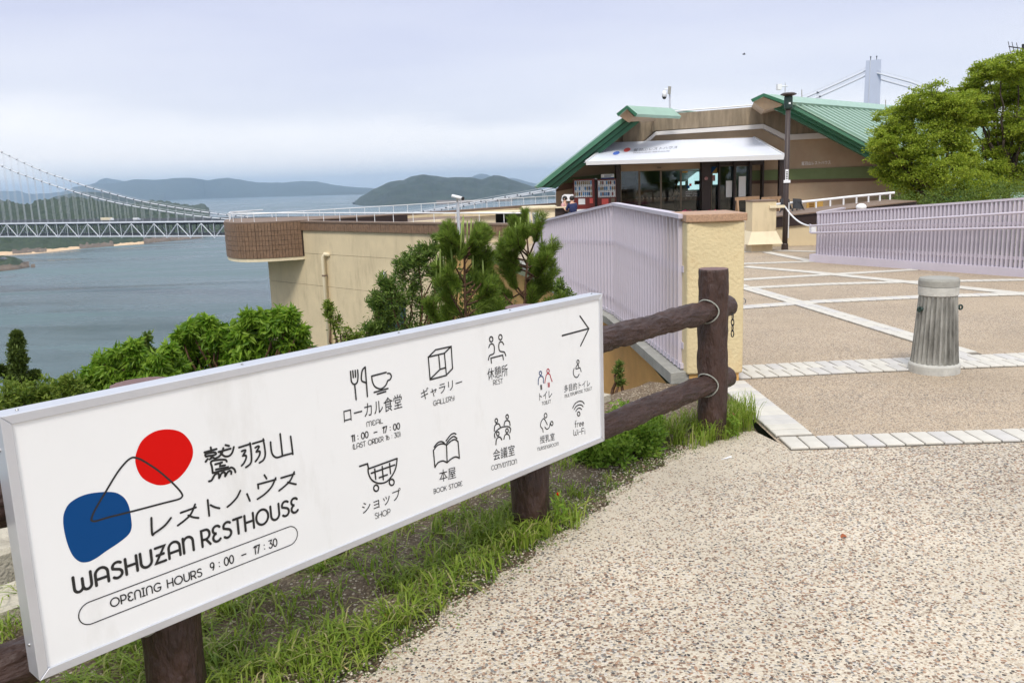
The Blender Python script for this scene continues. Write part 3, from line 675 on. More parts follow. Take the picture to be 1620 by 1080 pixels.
frame_bar((UL, VT), (UR, VT), ((F_+e, -F_), (-F_-e, -F_))); frame_bar((UL, VB), (UR, VB), ((F_+e, F_), (-F_-e, F_)))
frame_bar((UL, VB+e), (UL, VT-e), ((F_, F_), (F_, -F_))); frame_bar((UR, VB+e), (UR, VT-e), ((-F_, F_), (-F_, -F_)))
for u_, v_ in ((UL, VT-.09), (UL, VB+.09)): obj('screw', MB().ball(sg(u_, v_, -TH*.5), .005, 8, 5), 'steel', sign)
for f_ in (.02, .27, .52, .76, .985): obj('screw', MB().ball(sg(UL+(UR-UL)*f_, VT, -TH*.5), .0045, 8, 5), 'steel', sign)
_n = -N
def spx(x, y):
    """photo bearing -> point (u, v) on the board's face"""
    d = ray(x, y); Q = sg(0, 0); t_ = ((Q-CC) @ N)/(d @ N); X = CC+d*t_; return np.array([(X-P3) @ D, X[2]])
LIFT = [0]
def ribbon(mb, pts, w_, closed=False):
    """stroke of constant width with round ends, printed on the board (u, v) plane"""
    P = [np.array(p, float) for p in pts]
    Q = [P[0]]
    for p in P[1:]:
        if np.linalg.norm(p-Q[-1]) > 1e-5: Q.append(p)
    P = Q; n_ = len(P); 
    if closed and np.linalg.norm(P[0]-P[-1]) < 1e-5: P = P[:-1]; n_ -= 1
    LIFT[0] = (LIFT[0]+1) % 11; z = -.006+.0009+.00007*LIFT[0]; Lp, Rp = [], []
    for i in range(n_):
        a = P[(i-1) % n_] if (closed or i) else P[i]; b = P[(i+1) % n_] if (closed or i < n_-1) else P[i]
        d1 = P[i]-a; d2 = b-P[i]
        if np.linalg.norm(d1) < 1e-9: d1 = d2
        if np.linalg.norm(d2) < 1e-9: d2 = d1
        d1 = d1/np.linalg.norm(d1); d2 = d2/np.linalg.norm(d2); n1 = np.array([-d1[1], d1[0]]); n2 = np.array([-d2[1], d2[0]]); m_ = n1+n2
        k = np.linalg.norm(m_)
        if k < .5: m_ = n1; sc = 1
        else: m_ /= k; sc = min(1/max(m_ @ n1, .4), 1.8)
        Lp.append(P[i]+m_*w_/2*sc); Rp.append(P[i]-m_*w_/2*sc)
    o = len(mb.v); mb.v += [tuple(sg(*p, z)) for p in Lp+Rp]
    for i in range(n_-1+(1 if closed else 0)):
        j = (i+1) % n_; mb.f.append((o+i, o+n_+i, o+n_+j, o+j))
    if not closed:
        for (c, l_, r_) in ((P[0], Lp[0], Rp[0]), (P[-1], Rp[-1], Lp[-1])):
            v0 = l_-c; ang = math.atan2(v0[1], v0[0]); arc_ = [c+w_/2*np.array([math.cos(ang+math.pi*k/6), math.sin(ang+math.pi*k/6)]) for k in range(7)]
            o = len(mb.v); mb.v += [tuple(sg(*p, z)) for p in arc_]; mb.f.append(tuple(range(o, o+7)))
def arc(cx, cy, rx, ry, a0, a1, n_=14): return [(cx+rx*math.cos(math.radians(a0+(a1-a0)*i/n_)), cy+ry*math.sin(math.radians(a0+(a1-a0)*i/n_))) for i in range(n_+1)]
# stroke alphabet (cap height 1): width, strokes
_O = arc(.5, .5, .5, .5, 90, 450, 24)
G = {
 'W': (1.02, [[(0, 1), (0, .3)]+arc(.255, .27, .255, .27, 180, 360, 10)[1:]+[(.51, .75)], [(.51, .3)]+arc(.765, .27, .255, .27, 180, 360, 10)[1:]+[(1.02, 1)]]),
 'A': (.76, [[(0, 0), (0, .6)]+arc(.38, .62, .38, .38, 180, 0, 14)+[(.76, 0)], [(0, .34), (.76, .34)]]),
 'S': (.6, [arc(.34, .74, .3, .26, 40, 200, 10)+arc(.3, .27, .3, .27, 60, -140, 14)]),
 'H': (.7, [[(0, 0), (0, 1)], [(.7, 0), (.7, 1)], [(0, .5), (.7, .5)]]),
 'U': (.7, [[(0, 1), (0, .35)]+arc(.35, .35, .35, .35, 180, 360, 14)[1:]+[(.7, 1)]]),
 'Z': (.66, [[(.04, 1), (.66, 1), (0, 0), (.66, 0)], [(.1, .5), (.56, .5)]]),
 'n': (.68, [[(0, 0), (0, 1)], [(0, .62)]+arc(.34, .64, .34, .36, 170, 0, 12)+[(.68, 0)]]),
 'N': (.68, [[(0, 0), (0, .64)]+arc(.34, .64, .34, .36, 180, 0, 12)+[(.68, 0)]]),
 'R': (.6, [[(0, 0), (0, 1), (.32, 1)]+arc(.32, .7, .28, .3, 90, -90, 10)+[(0, .4)], [(.3, .4), (.6, 0)]]),
 'E': (.56, [arc(.3, .76, .28, .24, 30, 268, 12)+arc(.3, .26, .3, .26, 90, 325, 14)]),
 'T': (.66, [[(0, 1), (.66, 1)], [(.33, 1), (.33, 0)]]),
 'O': (1., [_O]), 'P': (.6, [[(0, 0), (0, 1), (.32, 1)]+arc(.32, .68, .28, .32, 90, -90, 10)+[(0, .36)]]),
 'I': (.3, [[(0, 1), (.3, 1)], [(0, 0), (.3, 0)], [(.15, 0), (.15, 1)]]),
 'G': (.86, [arc(.48, .5, .46, .5, 45, 315, 20)+[(.86, .42), (.5, .42)]]),
 'M': (1.0, [[(0, 0), (0, .7)]+arc(.25, .75, .25, .25, 180, 0, 10)+[(.5, 0)], [(.5, .7)]+arc(.75, .75, .25, .25, 180, 0, 10)+[(1., 0)]]),
 'L': (.5, [[(0, 1), (0, 0), (.5, 0)]]), 'D': (.74, [[(0, 0), (0, 1), (.3, 1)]+arc(.3, .5, .44, .5, 90, -90, 14)+[(0, 0)]]),
 'Y': (.68, [[(0, 1), (0, .7)]+arc(.34, .68, .34, .26, 180, 360, 10)[1:], [(.68, 1), (.68, .25)]+arc(.36, .25, .32, .25, 0, -120, 8)]),
 'B': (.6, [[(0, 0), (0, 1), (.3, 1)]+arc(.3, .76, .25, .24, 90, -90, 8)+[(0, .52)], [(.3, .52)]+arc(.32, .26, .28, .26, 90, -90, 8)+[(0, 0)]]),
 'K': (.62, [[(0, 0), (0, 1)], [(.6, 1), (.02, .4)], [(.25, .6), (.62, 0)]]), 'C': (.84, [arc(.5, .5, .48, .5, 48, 312, 20)]),
 'V': (.74, [[(0, 1), (.37, 0), (.74, 1)]]), '-': (.4, [[(0, .45), (.4, .45)]]), '–': (.7, [[(0, .5), (.7, .5)]]),
 ':': (.06, [[(.03, .2), (.03, .215)], [(.03, .7), (.03, .715)]]), '(': (.2, [arc(.45, .5, .42, .68, 130, 230, 10)]), ')': (.2, [arc(-.25, .5, .42, .68, 50, -50, 10)]),
 '0': (.64, [arc(.32, .5, .32, .5, 90, 450, 22)]), '1': (.22, [[(0, .9), (.22, 1), (.22, 0)]]),
 '7': (.56, [[(0, .8), (0, 1), (.56, 1), (.2, 0)]]), '3': (.56, [[(.04, 1), (.52, 1), (.25, .6)]+arc(.27, .3, .29, .3, 80, -150, 12)]),
 '9': (.58, [arc(.28, .7, .28, .3, -30, 330, 18), [(.56, .7)]+arc(.14, .62, .42, .62, 5, -60, 8)]), '6': (.58, [arc(.3, .3, .28, .3, 150, 510, 18), [(.02, .3)]+arc(.44, .38, .42, .62, 180, 120, 8)]),
 'f': (.4, [arc(.34, .78, .2, .22, 70, 180, 6)+[(.14, 0)], [(0, .55), (.36, .55)]]), 'r': (.34, [[(0, 0), (0, .55)], [(0, .4)]+arc(.22, .36, .2, .22, 160, 60, 6)]),
 'e': (.5, [[(.02, .3), (.48, .3)]+arc(.25, .29, .24, .28, 5, 310, 14)]), 'w': (.8, [[(0, .9), (0, .25)]+arc(.2, .22, .2, .22, 180, 360, 8)+[(.4, .6)], [(.4, .25)]+arc(.6, .22, .2, .22, 180, 360, 8)+[(.8, .9)]]),
 'i': (.06, [[(.03, 0), (.03, .55)], [(.03, .78), (.03, .79)]]), 'F': (.5, [[(0, 0), (0, .95), (.5, .95)], [(0, .5), (.42, .5)]]), ' ': (.38, []),
}
def layout(txt, sp=.2):
    x = 0; o = []
    for ch in txt:
        w_, st = G[ch]; o += [[(x+a, b) for a, b in s_] for s_ in st]; x += w_+sp
    return o, x-sp
def text_on_board(txt, p0, p1, cap, stroke, m='print_black', sp=.2, name='lettering'):
    """p0, p1: baseline ends seen in the photo; cap: cap height in metres"""
    a, b = spx(*p0), spx(*p1); st, W = layout(txt, sp); mb_ = MB(); d = b-a
    for s_ in st: ribbon(mb_, [a+d*(x/W)+np.array([0, cap*y]) for x, y in s_], stroke)
    return obj(name, mb_, m, sign)
def strokes_px(L_, w_, m='print_black', name='pictogram', mb_=None, fin=True):
    mb_ = mb_ or MB()
    for s_ in L_:
        cl = len(s_) > 3 and s_[0] == s_[-1]; ribbon(mb_, [spx(*p) for p in s_], w_, cl)
    return obj(name, mb_, m, sign) if fin else mb_
def smooth_px(P, n_=8, closed=False):
    P = [np.array(p, float) for p in P]; o = []; L_ = len(P)
    for i in range(L_ if closed else L_-1):
        g_ = (lambda k: P[k % L_]) if closed else (lambda k: P[min(max(k, 0), L_-1)])
        p0, p1, p2, p3 = g_(i-1), g_(i), g_(i+1), g_(i+2)
        for k in range(n_):
            t_ = k/n_; o.append(tuple(.5*((2*p1)+(-p0+p2)*t_+(2*p0-5*p1+4*p2-p3)*t_*t_+(-p0+3*p1-3*p2+p3)*t_**3)))
    o.append(tuple(P[0] if closed else P[-1])); return o
def blob(P, m, z=.0004):
    Q = [spx(*p) for p in smooth_px(P, 6, True)[:-1]]
    obj('logo_blob', MB().add([sg(*q, -.006+z) for q in Q], [tuple(range(len(Q)))]), m, sign)
def z6(L_): return [[(80+x/3, 650+y/3) for x, y in s_] for s_ in L_]
blob([(80+x/3, 650+y/3) for x, y in ((570, 88), (630, 105), (672, 155), (680, 210), (655, 270), (610, 322), (555, 350), (500, 350), (440, 318), (410, 260), (410, 205), (440, 140), (500, 98))], 'print_red')
blob([(80+x/3, 650+y/3) for x, y in ((180, 395), (290, 385), (345, 405), (375, 450), (388, 520), (388, 560), (372, 590), (330, 625), (270, 665), (220, 700), (180, 718), (140, 715), (105, 680), (78, 610), (64, 530), (72, 475), (105, 430))], 'print_blue', .00045)
tri = smooth_px([(80+x/3, 650+y/3) for x, y in ((198, 512), (215, 470), (265, 385), (320, 295), (360, 245), (385, 225), (405, 222), (440, 235), (510, 280), (570, 330), (610, 370), (628, 395), (628, 408), (610, 420), (540, 438), (400, 475), (280, 505), (220, 523), (202, 522))], 5, True)
strokes_px([tri], .0052, name='logo_line')
# 鷲羽山 / レストハウス drawn stroke by stroke
def z7(L_): return [[(320+x/5.682, 660+y/5.682) for x, y in s_] for s_ in L_]
k1 = z7([[(84, 272), (88, 296)], [(28, 316), (136, 286)], smooth_px([(40, 352), (36, 334), (70, 322), (118, 316), (132, 330), (110, 342), (70, 348), (42, 354)]),
  smooth_px([(84, 345), (90, 366), (74, 378)]), [(56, 376), (38, 400)], [(102, 362), (122, 372)],
  [(154, 312), (262, 282)], smooth_px([(196, 278), (186, 318), (160, 352), (130, 368)]), [(216, 250), (248, 258)], smooth_px([(172, 318), (186, 334), (214, 352), (250, 348), (278, 318), (292, 268)]), 
  smooth_px([(228, 398), (212, 382), (150, 384), (88, 400), (96, 452), (102, 502)]), [(102, 502), (250, 462)], smooth_px([(250, 462), (270, 452), (296, 468), (306, 494)]), [(124, 424), (186, 406)], [(170, 412), (168, 440), (212, 432)], [(116, 450), (206, 428)][:0] or [(130, 470), (240, 448)],
  smooth_px([(68, 576), (92, 566), (120, 518), (150, 504), (158, 524), (160, 546), (180, 506), (204, 494), (214, 508), (214, 530), (236, 494), (256, 482), (268, 490), (268, 510)], 6)])
strokes_px([s_ for s_ in k1 if s_], .0064, name='lettering')
k2 = z7([[(338, 272), (440, 240)], smooth_px([(436, 232), (446, 300), (450, 380), (438, 420), (400, 450)]), smooth_px([(362, 306), (388, 296), (396, 304), (372, 346)]), smooth_px([(372, 348), (400, 344), (402, 370), (384, 410), (362, 436)]),
  [(462, 238), (562, 208)], smooth_px([(556, 196), (570, 280), (574, 340), (558, 384), (522, 410)]), smooth_px([(484, 274), (510, 260), (518, 270), (494, 308)]), smooth_px([(494, 312), (524, 306), (524, 336), (506, 372), (486, 398)]),
  [(708, 150), (728, 340)], smooth_px([(622, 224), (628, 296), (644, 342), (680, 362), (740, 344), (800, 328), (820, 324)]), [(802, 172), (822, 332)]])
strokes_px(k2, .0062, name='lettering')
k3 = z7([[(56, 744), (70, 886)], smooth_px([(82, 790), (120, 808), (162, 818)]), smooth_px([(350, 660), (320, 720), (270, 776), (234, 806)]), [(410, 690), (436, 752)],
  [(566, 520), (586, 552)], [(512, 640), (508, 604), (668, 560)], smooth_px([(668, 546), (630, 626), (570, 690), (504, 736)]), [(716, 546), (836, 510)], smooth_px([(834, 492), (800, 566), (750, 618), (698, 660)]), smooth_px([(776, 584), (812, 594), (850, 602)])])
k3b = k3[2:]; k3 = k3[:2]+z6([smooth_px([(482, 508), (486, 584), (500, 578), (545, 545), (575, 508)]), [(622, 484), (694, 458)], smooth_px([(690, 444), (670, 490), (640, 520), (608, 544)]), smooth_px([(658, 496), (682, 505), (706, 508)])])
strokes_px(k3, .0062, name='lettering'); strokes_px(k3b, .0062, name='lettering')
text_on_board('WASHUZAn', (120, 939), (308, 870), .0445, .0078, sp=.26)
text_on_board('RESTHOUSE', (322, 865), (473, 809), .0480, .0076, sp=.24)
text_on_board('OPENING HOURS', (177, 961), (321, 911), .0235, .0036, sp=.24)
text_on_board('9 : 00  –  17 : 30', (335, 904), (440, 863), .0250, .0038, sp=.2)
cap_ = smooth_px([(140, 958), (250, 919), (350, 883), (455, 835)], 6)
u0, u1 = spx(141, 970), spx(459, 849); rr_ = .0310
pill = [(u0[0]+rr_, (u0[1]+u1[1])/2+rr_), (u1[0], (u0[1]+u1[1])/2+rr_)]+arc(u1[0], (u0[1]+u1[1])/2, rr_, rr_, 90, -90, 14)[1:]+arc(u0[0]+rr_*.2, (u0[1]+u1[1])/2, rr_, rr_, 270, 90, 14)
mb_ = MB(); ribbon(mb_, pill, .0028, True); obj('pill_outline', mb_, 'print_black', sign)
def zz(ox, oy, k, L_): return [[(ox+x/k, oy+y/k) for x, y in s_] for s_ in L_]
LW = .0058
# fork, knife, cup
strokes_px(zz(540, 560, 6.745, [smooth_px([(108, 186), (112, 240), (120, 300), (150, 324), (180, 300), (188, 240), (184, 172)]), [(132, 180), (138, 250)], [(158, 176), (162, 245)], [(152, 324), (168, 486)],
  smooth_px([(264, 140), (236, 170), (224, 230), (228, 285), (268, 305)]), [(264, 138), (288, 454)],
  [(488, 196), (334, 236)], smooth_px([(334, 236), (344, 300), (372, 350), (430, 372), (480, 340), (506, 285)]), smooth_px([(504, 208), (530, 210), (544, 240), (530, 272), (508, 282)]), [(360, 410), (508, 368)], [(394, 428), (484, 400)]]), LW)
# gallery cube
strokes_px(zz(530, 540, 3.724, [[(555, 93), (650, 70), (662, 200), (566, 226), (555, 93)], [(555, 93), (598, 50), (690, 30), (698, 160), (662, 198)], [(650, 70), (690, 30)], [(616, 80), (624, 165)], [(624, 165), (655, 155)], [(566, 222), (624, 165)]]), LW)
# two people on a bench
def circ(cx, cy, rx, ry): return [(cx+rx*math.cos(2*math.pi*k/16), cy+ry*math.sin(2*math.pi*k/16)) for k in range(17)][:-1]+[(cx+rx, cy)]
strokes_px(zz(740, 490, 4.154, [circ(160, 194, 11, 17), circ(221, 181, 11, 17), smooth_px([(145, 248), (152, 230), (168, 224), (180, 240), (180, 280), (172, 292)]), smooth_px([(172, 292), (150, 302), (142, 330)]), smooth_px([(242, 228), (232, 212), (216, 214), (210, 240), (216, 270), (238, 276)]), smooth_px([(238, 276), (248, 280), (256, 302)]), [(162, 350), (158, 318), (236, 298), (240, 328)]]), LW*.95)
# cart
strokes_px(zz(560, 690, 7.717, [[(80, 368), (176, 336), (190, 398), (536, 272)], smooth_px([(182, 400), (190, 460), (230, 535), (310, 574), (400, 560), (470, 490), (520, 390), (538, 272)]), [(222, 452), (508, 350)], [(320, 506), (418, 470)], [(264, 400), (276, 524)], [(356, 370), (370, 530)], [(446, 332), (458, 456)], circ(282, 634, 30, 38), circ(472, 562, 30, 38)]), LW*1.05)
# book
strokes_px(zz(530, 540, 3.724, [smooth_px([(585, 642), (610, 612), (640, 603), (664, 610)]), [(585, 642), (594, 742)], smooth_px([(594, 742), (612, 715), (640, 704), (666, 714)]), [(662, 608), (666, 714)], smooth_px([(664, 610), (690, 586), (712, 578), (730, 590)]), [(730, 590), (738, 688)], smooth_px([(666, 714), (690, 692), (716, 680), (738, 688)]), smooth_px([(590, 622), (610, 598), (632, 590), (650, 598)]), smooth_px([(664, 598), (686, 572), (706, 560), (724, 572)]), smooth_px([(660, 586), (686, 552), (706, 542), (718, 546)])]), LW)
# convention
strokes_px(zz(760, 640, 9.814, [circ(262, 250, 20, 32), circ(430, 188, 20, 32), circ(285, 452, 20, 32), circ(427, 404, 20, 32), smooth_px([(230, 410), (236, 340), (262, 305), (300, 300), (324, 345)]), smooth_px([(382, 320), (395, 265), (430, 245), (465, 265), (474, 322)]), smooth_px([(242, 514), (232, 470), (260, 410), (330, 358), (400, 340), (455, 345), (484, 380), (470, 436)]), smooth_px([(254, 618), (264, 540), (300, 502), (330, 515), (346, 546)]), smooth_px([(380, 536), (396, 475), (430, 458), (462, 480), (472, 534)])]), LW*.95)
# toilets, wheelchair, nursing, wifi
strokes_px(zz(840, 560, 6.745, [circ(112, 204, 13, 20), smooth_px([(88, 326), (90, 270), (104, 242), (128, 238), (142, 260), (144, 308)])]), .0048, 'print_navy')
strokes_px(zz(840, 560, 6.745, [[(112, 334), (116, 378)], [(122, 332), (126, 376)]]), .0048)
strokes_px(zz(840, 560, 6.745, [circ(192, 180, 13, 20), smooth_px([(158, 308), (166, 260), (174, 226), (194, 208), (212, 222), (222, 256), (236, 292)]), [(192, 308), (196, 350)], [(204, 306), (207, 348)]]), .0048, 'print_crimson')
strokes_px(zz(840, 560, 6.745, [circ(511, 84, 12, 20), smooth_px([(486, 156), (498, 124), (514, 118), (520, 146)]), [(494, 160), (534, 146), (546, 188)], smooth_px([(470, 154), (462, 200), (476, 240), (504, 248), (524, 216)])]), .0048)
strokes_px(zz(840, 560, 6.745, [circ(166, 656, 15, 24), smooth_px([(140, 832), (134, 800), (112, 768), (120, 720), (146, 688), (160, 706)]), [(158, 700), (184, 752)], smooth_px([(158, 780), (180, 802), (206, 780), (214, 740)]), circ(232, 740, 13, 22)]), .0048)
strokes_px(zz(840, 560, 6.745, [smooth_px([(454, 576), (480, 530), (520, 504), (556, 506), (578, 530)]), smooth_px([(470, 592), (494, 556), (526, 542), (550, 545), (566, 562)]), smooth_px([(488, 610), (506, 584), (530, 576), (550, 590)]), circ(518, 638, 14, 22)]), .0050)
arw = [[(891, 531), (932, 520)], [(919, 500), (933, 520), (920, 547)]]
strokes_px(arw, .0075, name='arrow')
LT = .0022
text_on_board('MEAL', (582, 675), (607, 669), .0165, LT)
text_on_board('11 : 00  –  17 : 00', (558, 699), (634, 678), .0215, .0038, sp=.16)
text_on_board('(LAST ORDER 16 : 30)', (560, 711), (635, 690), .0170, LT, sp=.16)
text_on_board('GALLERY', (687, 642), (720, 633), .0180, LT); text_on_board('REST', (782, 609), (797, 606), .0190, LT)
text_on_board('SHOP', (595, 821), (619, 813), .0205, LT); text_on_board('BOOK STORE', (688, 781), (733, 768), .0180, LT)
text_on_board('COnVENTIOn', (779, 744), (819, 733), .0190, LT, sp=.18)
text_on_board('TOILET', (859, 641), (873, 637), .0135, .0018, sp=.2); text_on_board('MULTIPURPOSE TOILET', (895, 629), (938, 616), .0125, .0017, sp=.2)
text_on_board('nURSINGRooM'.replace('o', 'O'), (852, 713), (885, 704), .0135, .0017, sp=.2)
text_on_board('free', (911, 676), (925, 673), .0300, .0030); text_on_board('wi-Fi', (909, 689), (927, 686), .0290, .0030)
def jp_mesh(txt):
    cu = bpy.data.curves.new('t', 'FONT'); cu.body = txt; cu.size = 1; cu.resolution_u = 3
    o = bpy.data.objects.new('t', cu); COL.objects.link(o); dg = bpy.context.evaluated_depsgraph_get(); me = bpy.data.meshes.new_from_object(o.evaluated_get(dg))
    bpy.data.objects.remove(o); V = np.array([v.co[:] for v in me.vertices]); F = [tuple(p.vertices) for p in me.polygons]
    bpy.data.meshes.remove(me)
    V[:, 0] -= V[:, 0].min(); V[:, 1] -= V[:, 1].min(); return V, F
def jp_on_board(txt, p0, p1, h, m='print_black'):
    V, F = jp_mesh(txt); a, b = spx(*p0), spx(*p1); W = V[:, 0].max(); H_ = V[:, 1].max(); mb_ = MB(); d = b-a
    Q = [sg(*(a+d*(x/W)+np.array([0, h*y/H_])), -.006+.0012) for x, y, z in V]; mb_.add(Q, F); obj('lettering', mb_, m, sign)
jp_on_board('ローカル食堂', (546, 670), (638, 645), .0520)
jp_on_board('ギャラリー', (668, 634), (733, 612), .0420)
jp_on_board('休憩所', (773, 602), (805, 594), .0480)
jp_on_board('ショップ', (575, 814), (636, 789), .0430)
jp_on_board('本屋', (697, 763), (723, 756), .0470)
jp_on_board('会議室', (782, 729), (816, 720), .0470)
jp_on_board('トイレ', (855, 634), (875, 628), .0330)
jp_on_board('多目的トイレ', (894, 621), (935, 611), .0330)
jp_on_board('授乳室', (856, 702), (879, 696), .0340)
# ------------------------------------------------------------------ stucco pillar with granite cap
pil = thing('gate_pillar', 'yellow rough-stucco pillar with a brown granite cap behind the fence post', 'pillar', (1.52, 6.45, 0))
obj('plinth', MB().prism([V3(1.35, 6.33, -.12), V3(1.73, 6.33, -.12), V3(1.73, 6.86, -.12), V3(1.35, 6.86, -.12)], (0, 0, .18)), 'ochre_wall', pil)
pm = MB().prism([V3(1.325, 6.305, .06), V3(1.755, 6.305, .06), V3(1.755, 6.9, .06), V3(1.325, 6.9, .06)], (0, 0, 1.155)); shaft = obj('shaft', pm, 'stucco', pil)
bv = shaft.modifiers.new('bevel', 'BEVEL'); bv.width = .018; bv.segments = 3
cp = []
for k in range(13):
    t = k/12; x = 1.315+.455*t; cp.append(V3(x, 6.30-.035*math.sin(math.pi*t), 1.215))
capo = obj('granite_cap', MB().prism(cp+[V3(1.77, 6.92, 1.215), V3(1.315, 6.92, 1.215)], (0, 0, .058)), 'granite_brown', pil)
bv = capo.modifiers.new('bevel', 'BEVEL'); bv.width = .006; bv.segments = 2
rg = sn(0, 0); hk = thing('wall_ring', 'small steel ring on the right side of the stucco pillar', 'ring', (1.757, 6.40, .60))
pts = [V3(1.775+.018*math.cos(2*math.pi*k/16), 6.40, .60+.022*math.sin(2*math.pi*k/16)) for k in range(17)]
obj('ring', MB().tube(pts, .004, 6, cap=False), 'steel', hk, True); obj('bracket', MB().box((1.755, 6.385, .585), (1.762, 6.415, .615)), 'steel', hk)

# ------------------------------------------------------------------ lavender louvre fences
SLM = {}
def slat_mesh():
    if 's' not in SLM: SLM['s'] = MB().box((-.013, -.032, 0), (.013, .032, 1)).mesh('slat', 'lavender_paint')
    return SLM['s']
def louvre(t, A, B, zb, zt, pitch=.068, rail=True, base=None, phase=0.):
    """A, B plan ends; zb/zt (bottom, top) at A and B"""
    A = np.array(A, float); B = np.array(B, float); d = B-A; Ln = np.linalg.norm(d); d /= Ln; ang = math.atan2(d[1], d[0]); n_ = int(Ln/pitch)
    for k in range(n_+1):
        f = (k+.5)*pitch/Ln
        if f > 1: break
        p = A+(B-A)*f; z0 = zb[0]+(zb[1]-zb[0])*f; z1 = zt[0]+(zt[1]-zt[0])*f-.03
        o = link('slat', slat_mesh(), t, Vector((p[0], p[1], z0))-t.location, (0, 0, ang)); o.scale.z = z1-z0
    a3, b3 = V3(A[0], A[1], 0), V3(B[0], B[1], 0)
    obj('top_rail', MB().bar(a3+V3(0, 0, zt[0]-.016), b3+V3(0, 0, zt[1]-.016), .085, .032), 'lavender_paint', t)
    if base is None: obj('bottom_rail', MB().bar(a3+V3(0, 0, zb[0]+.02), b3+V3(0, 0, zb[1]+.02), .05, .04), 'lavender_paint', t)
    obj('cross_rail', MB().bar(a3+V3(0, 0, zb[0]+.18), b3+V3(0, 0, zb[1]+.18), .012, .05).bar(a3+V3(0, 0, zb[0]*.35+zt[0]*.65), b3+V3(0, 0, zb[1]*.35+zt[1]*.65), .012, .05), 'lavender_paint', t)
lf = thing('louvre_fence', 'lavender slatted fence running from the stucco pillar towards the cream building', 'fence', (1.3, 8, 0), 'lavender slatted fences')
louvre(lf, (1.325, 6.42), (1.29, 10.3), (.085, -.10), (1.272, 1.272), .15)
louvre(lf, (1.29, 10.36), (.60, 14.6), (-.10, -.10), (1.265, .90), .15)
louvre(lf, (.60, 14.66), (.49, 15.8), (-.10, -.10), (.90, .99), .15)
# ledge, stairwell wall
lw = thing('stairwell_wall', 'ochre retaining wall with a pale ledge below the lavender fence', 'wall', (1.3, 8, -2))
def wall_seg(A, B, z0, z1):
    a, b = V3(A[0], A[1], 0), V3(B[0], B[1], 0); d = norm(b-a); n_ = V3(-d[1], d[0], 0)
    obj('wall', MB().add([a+V3(0, 0, -4.5), b+V3(0, 0, -4.5), b+V3(0, 0, z1-.1), a+V3(0, 0, z0-.1), a-n_*.18+V3(0, 0, -4.5), b-n_*.18+V3(0, 0, -4.5), b-n_*.18+V3(0, 0, z1-.1), a-n_*.18+V3(0, 0, z0-.1)],
        [(0, 1, 2, 3), (7, 6, 5, 4), (0, 4, 5, 1), (3, 2, 6, 7), (0, 3, 7, 4), (1, 5, 6, 2)]), 'ochre_wall', lw)
    o3 = n_*.10
    obj('ledge', MB().add([a+o3+V3(0, 0, z0-.1), b+o3+V3(0, 0, z1-.1), b+o3+V3(0, 0, z1-.015), a+o3+V3(0, 0, z0-.015), a-n_*.12+V3(0, 0, z0-.1), b-n_*.12+V3(0, 0, z1-.1), b-n_*.12+V3(0, 0, z1), a-n_*.12+V3(0, 0, z0)],
        [(0, 1, 2, 3), (7, 6, 5, 4), (0, 4, 5, 1), (3, 2, 6, 7), (0, 3, 7, 4), (1, 5, 6, 2)]), 'concrete_grey', lw)
wall_seg((1.31, 6.34), (1.27, 10.3), .085, -.10); wall_seg((1.27, 10.3), (.58, 14.6), -.10, -.10); wall_seg((.58, 14.6), (.3, 18), -.10, -.10); wall_seg((.3, 18), (-3, 30), -.10, -.2)
# stairwell: floor wall opposite (dark well seen beneath the ledge)
well = thing('stairwell_side_wall', 'low ochre side wall of the stairwell behind the kerb', 'wall', (.6, 7.2, -2))
obj('wall', MB().prism([V3(-.35, 6.7, -4), V3(-.2, 6.62, -4), V3(-.2, 6.62, -.95), V3(-.35, 6.7, -.75)], (-.4, 4.4, 0)), 'ochre_wall', well)

rf = thing('louvre_fence', 'lavender slatted fence with two handrails on the right side of the plaza', 'fence', (6.5, 14, 0), 'lavender slatted fences')
RA, RB = V3(5.66, 15.55, 0), V3(7.50, 12.24, 0); dR = norm(RB-RA); RC = RB+dR*3.4
zA, zB = at(1293, 335.5, 15.55)[2], at(1620, 312, 12.24)[2]; zC = zB+(zB-zA)*3.4/np.linalg.norm(RB-RA)
louvre(rf, RA[:2], RC[:2], (.02, .04), (zA, zC), base=True)
nR = V3(dR[1], -dR[0], 0)
if nR @ (CC-RA) < 0: nR = -nR
nR[2] = 0; nR = norm(nR)
for q0, q1 in ((.0, 1),):
    obj('base_kerb', MB().prism([RA-dR*.12+nR*.07+V3(0, 0, -.12), RC+nR*.07+V3(0, 0, -.12), RC-nR*.1+V3(0, 0, -.12), RA-dR*.12-nR*.1+V3(0, 0, -.12)], (0, 0, .185)), 'lavender_paint', rf)
def hrail(y0, y1, X0=1290, X1=1620):
    a = at(X0, y0, 15.5)+nR*.1; b = at(X1, y1, 12.24)+nR*.1; c = b+(b-a); return a, b, c
for y0, y1 in ((356.8, 336), (368, 359.5)):
    a, b, c = hrail(y0, y1); c = b+(b-a)*.9
    e0 = at(1284.5, y0-1.3, 15.7)+nR*.05
    obj('handrail', MB().tube([e0, a, b, c], .019, 10), 'lavender_paint', rf, True)
    for k in range(5):
        p = a+(c-a)*(k+.25)/5; obj('rail_bracket', MB().tube([p, p-nR*.1-V3(0, 0, .03)], .008, 6), 'lavender_paint', rf)
p = at(1289.5, 362.5, 15.62)+nR*.06
obj('end_plate', MB().box(p+V3(-.055, -.02, -.065), p+V3(.055, .02, .065)), 'white_paint', rf)
RD = V3(7.55, 19.2, 0); zD = at(1366, 327, 19.2)[2]
louvre(rf, (5.70, 15.65), RD[:2], (.02, -.05), (zA, zD), base=True)
pz = at(1361, 327.5, 19.1); obj('end_cap', MB().ball(pz+V3(-.0, -.05, .0), .1, 12, 8, (1.2, 1, .8)), 'white_paint', rf, True)

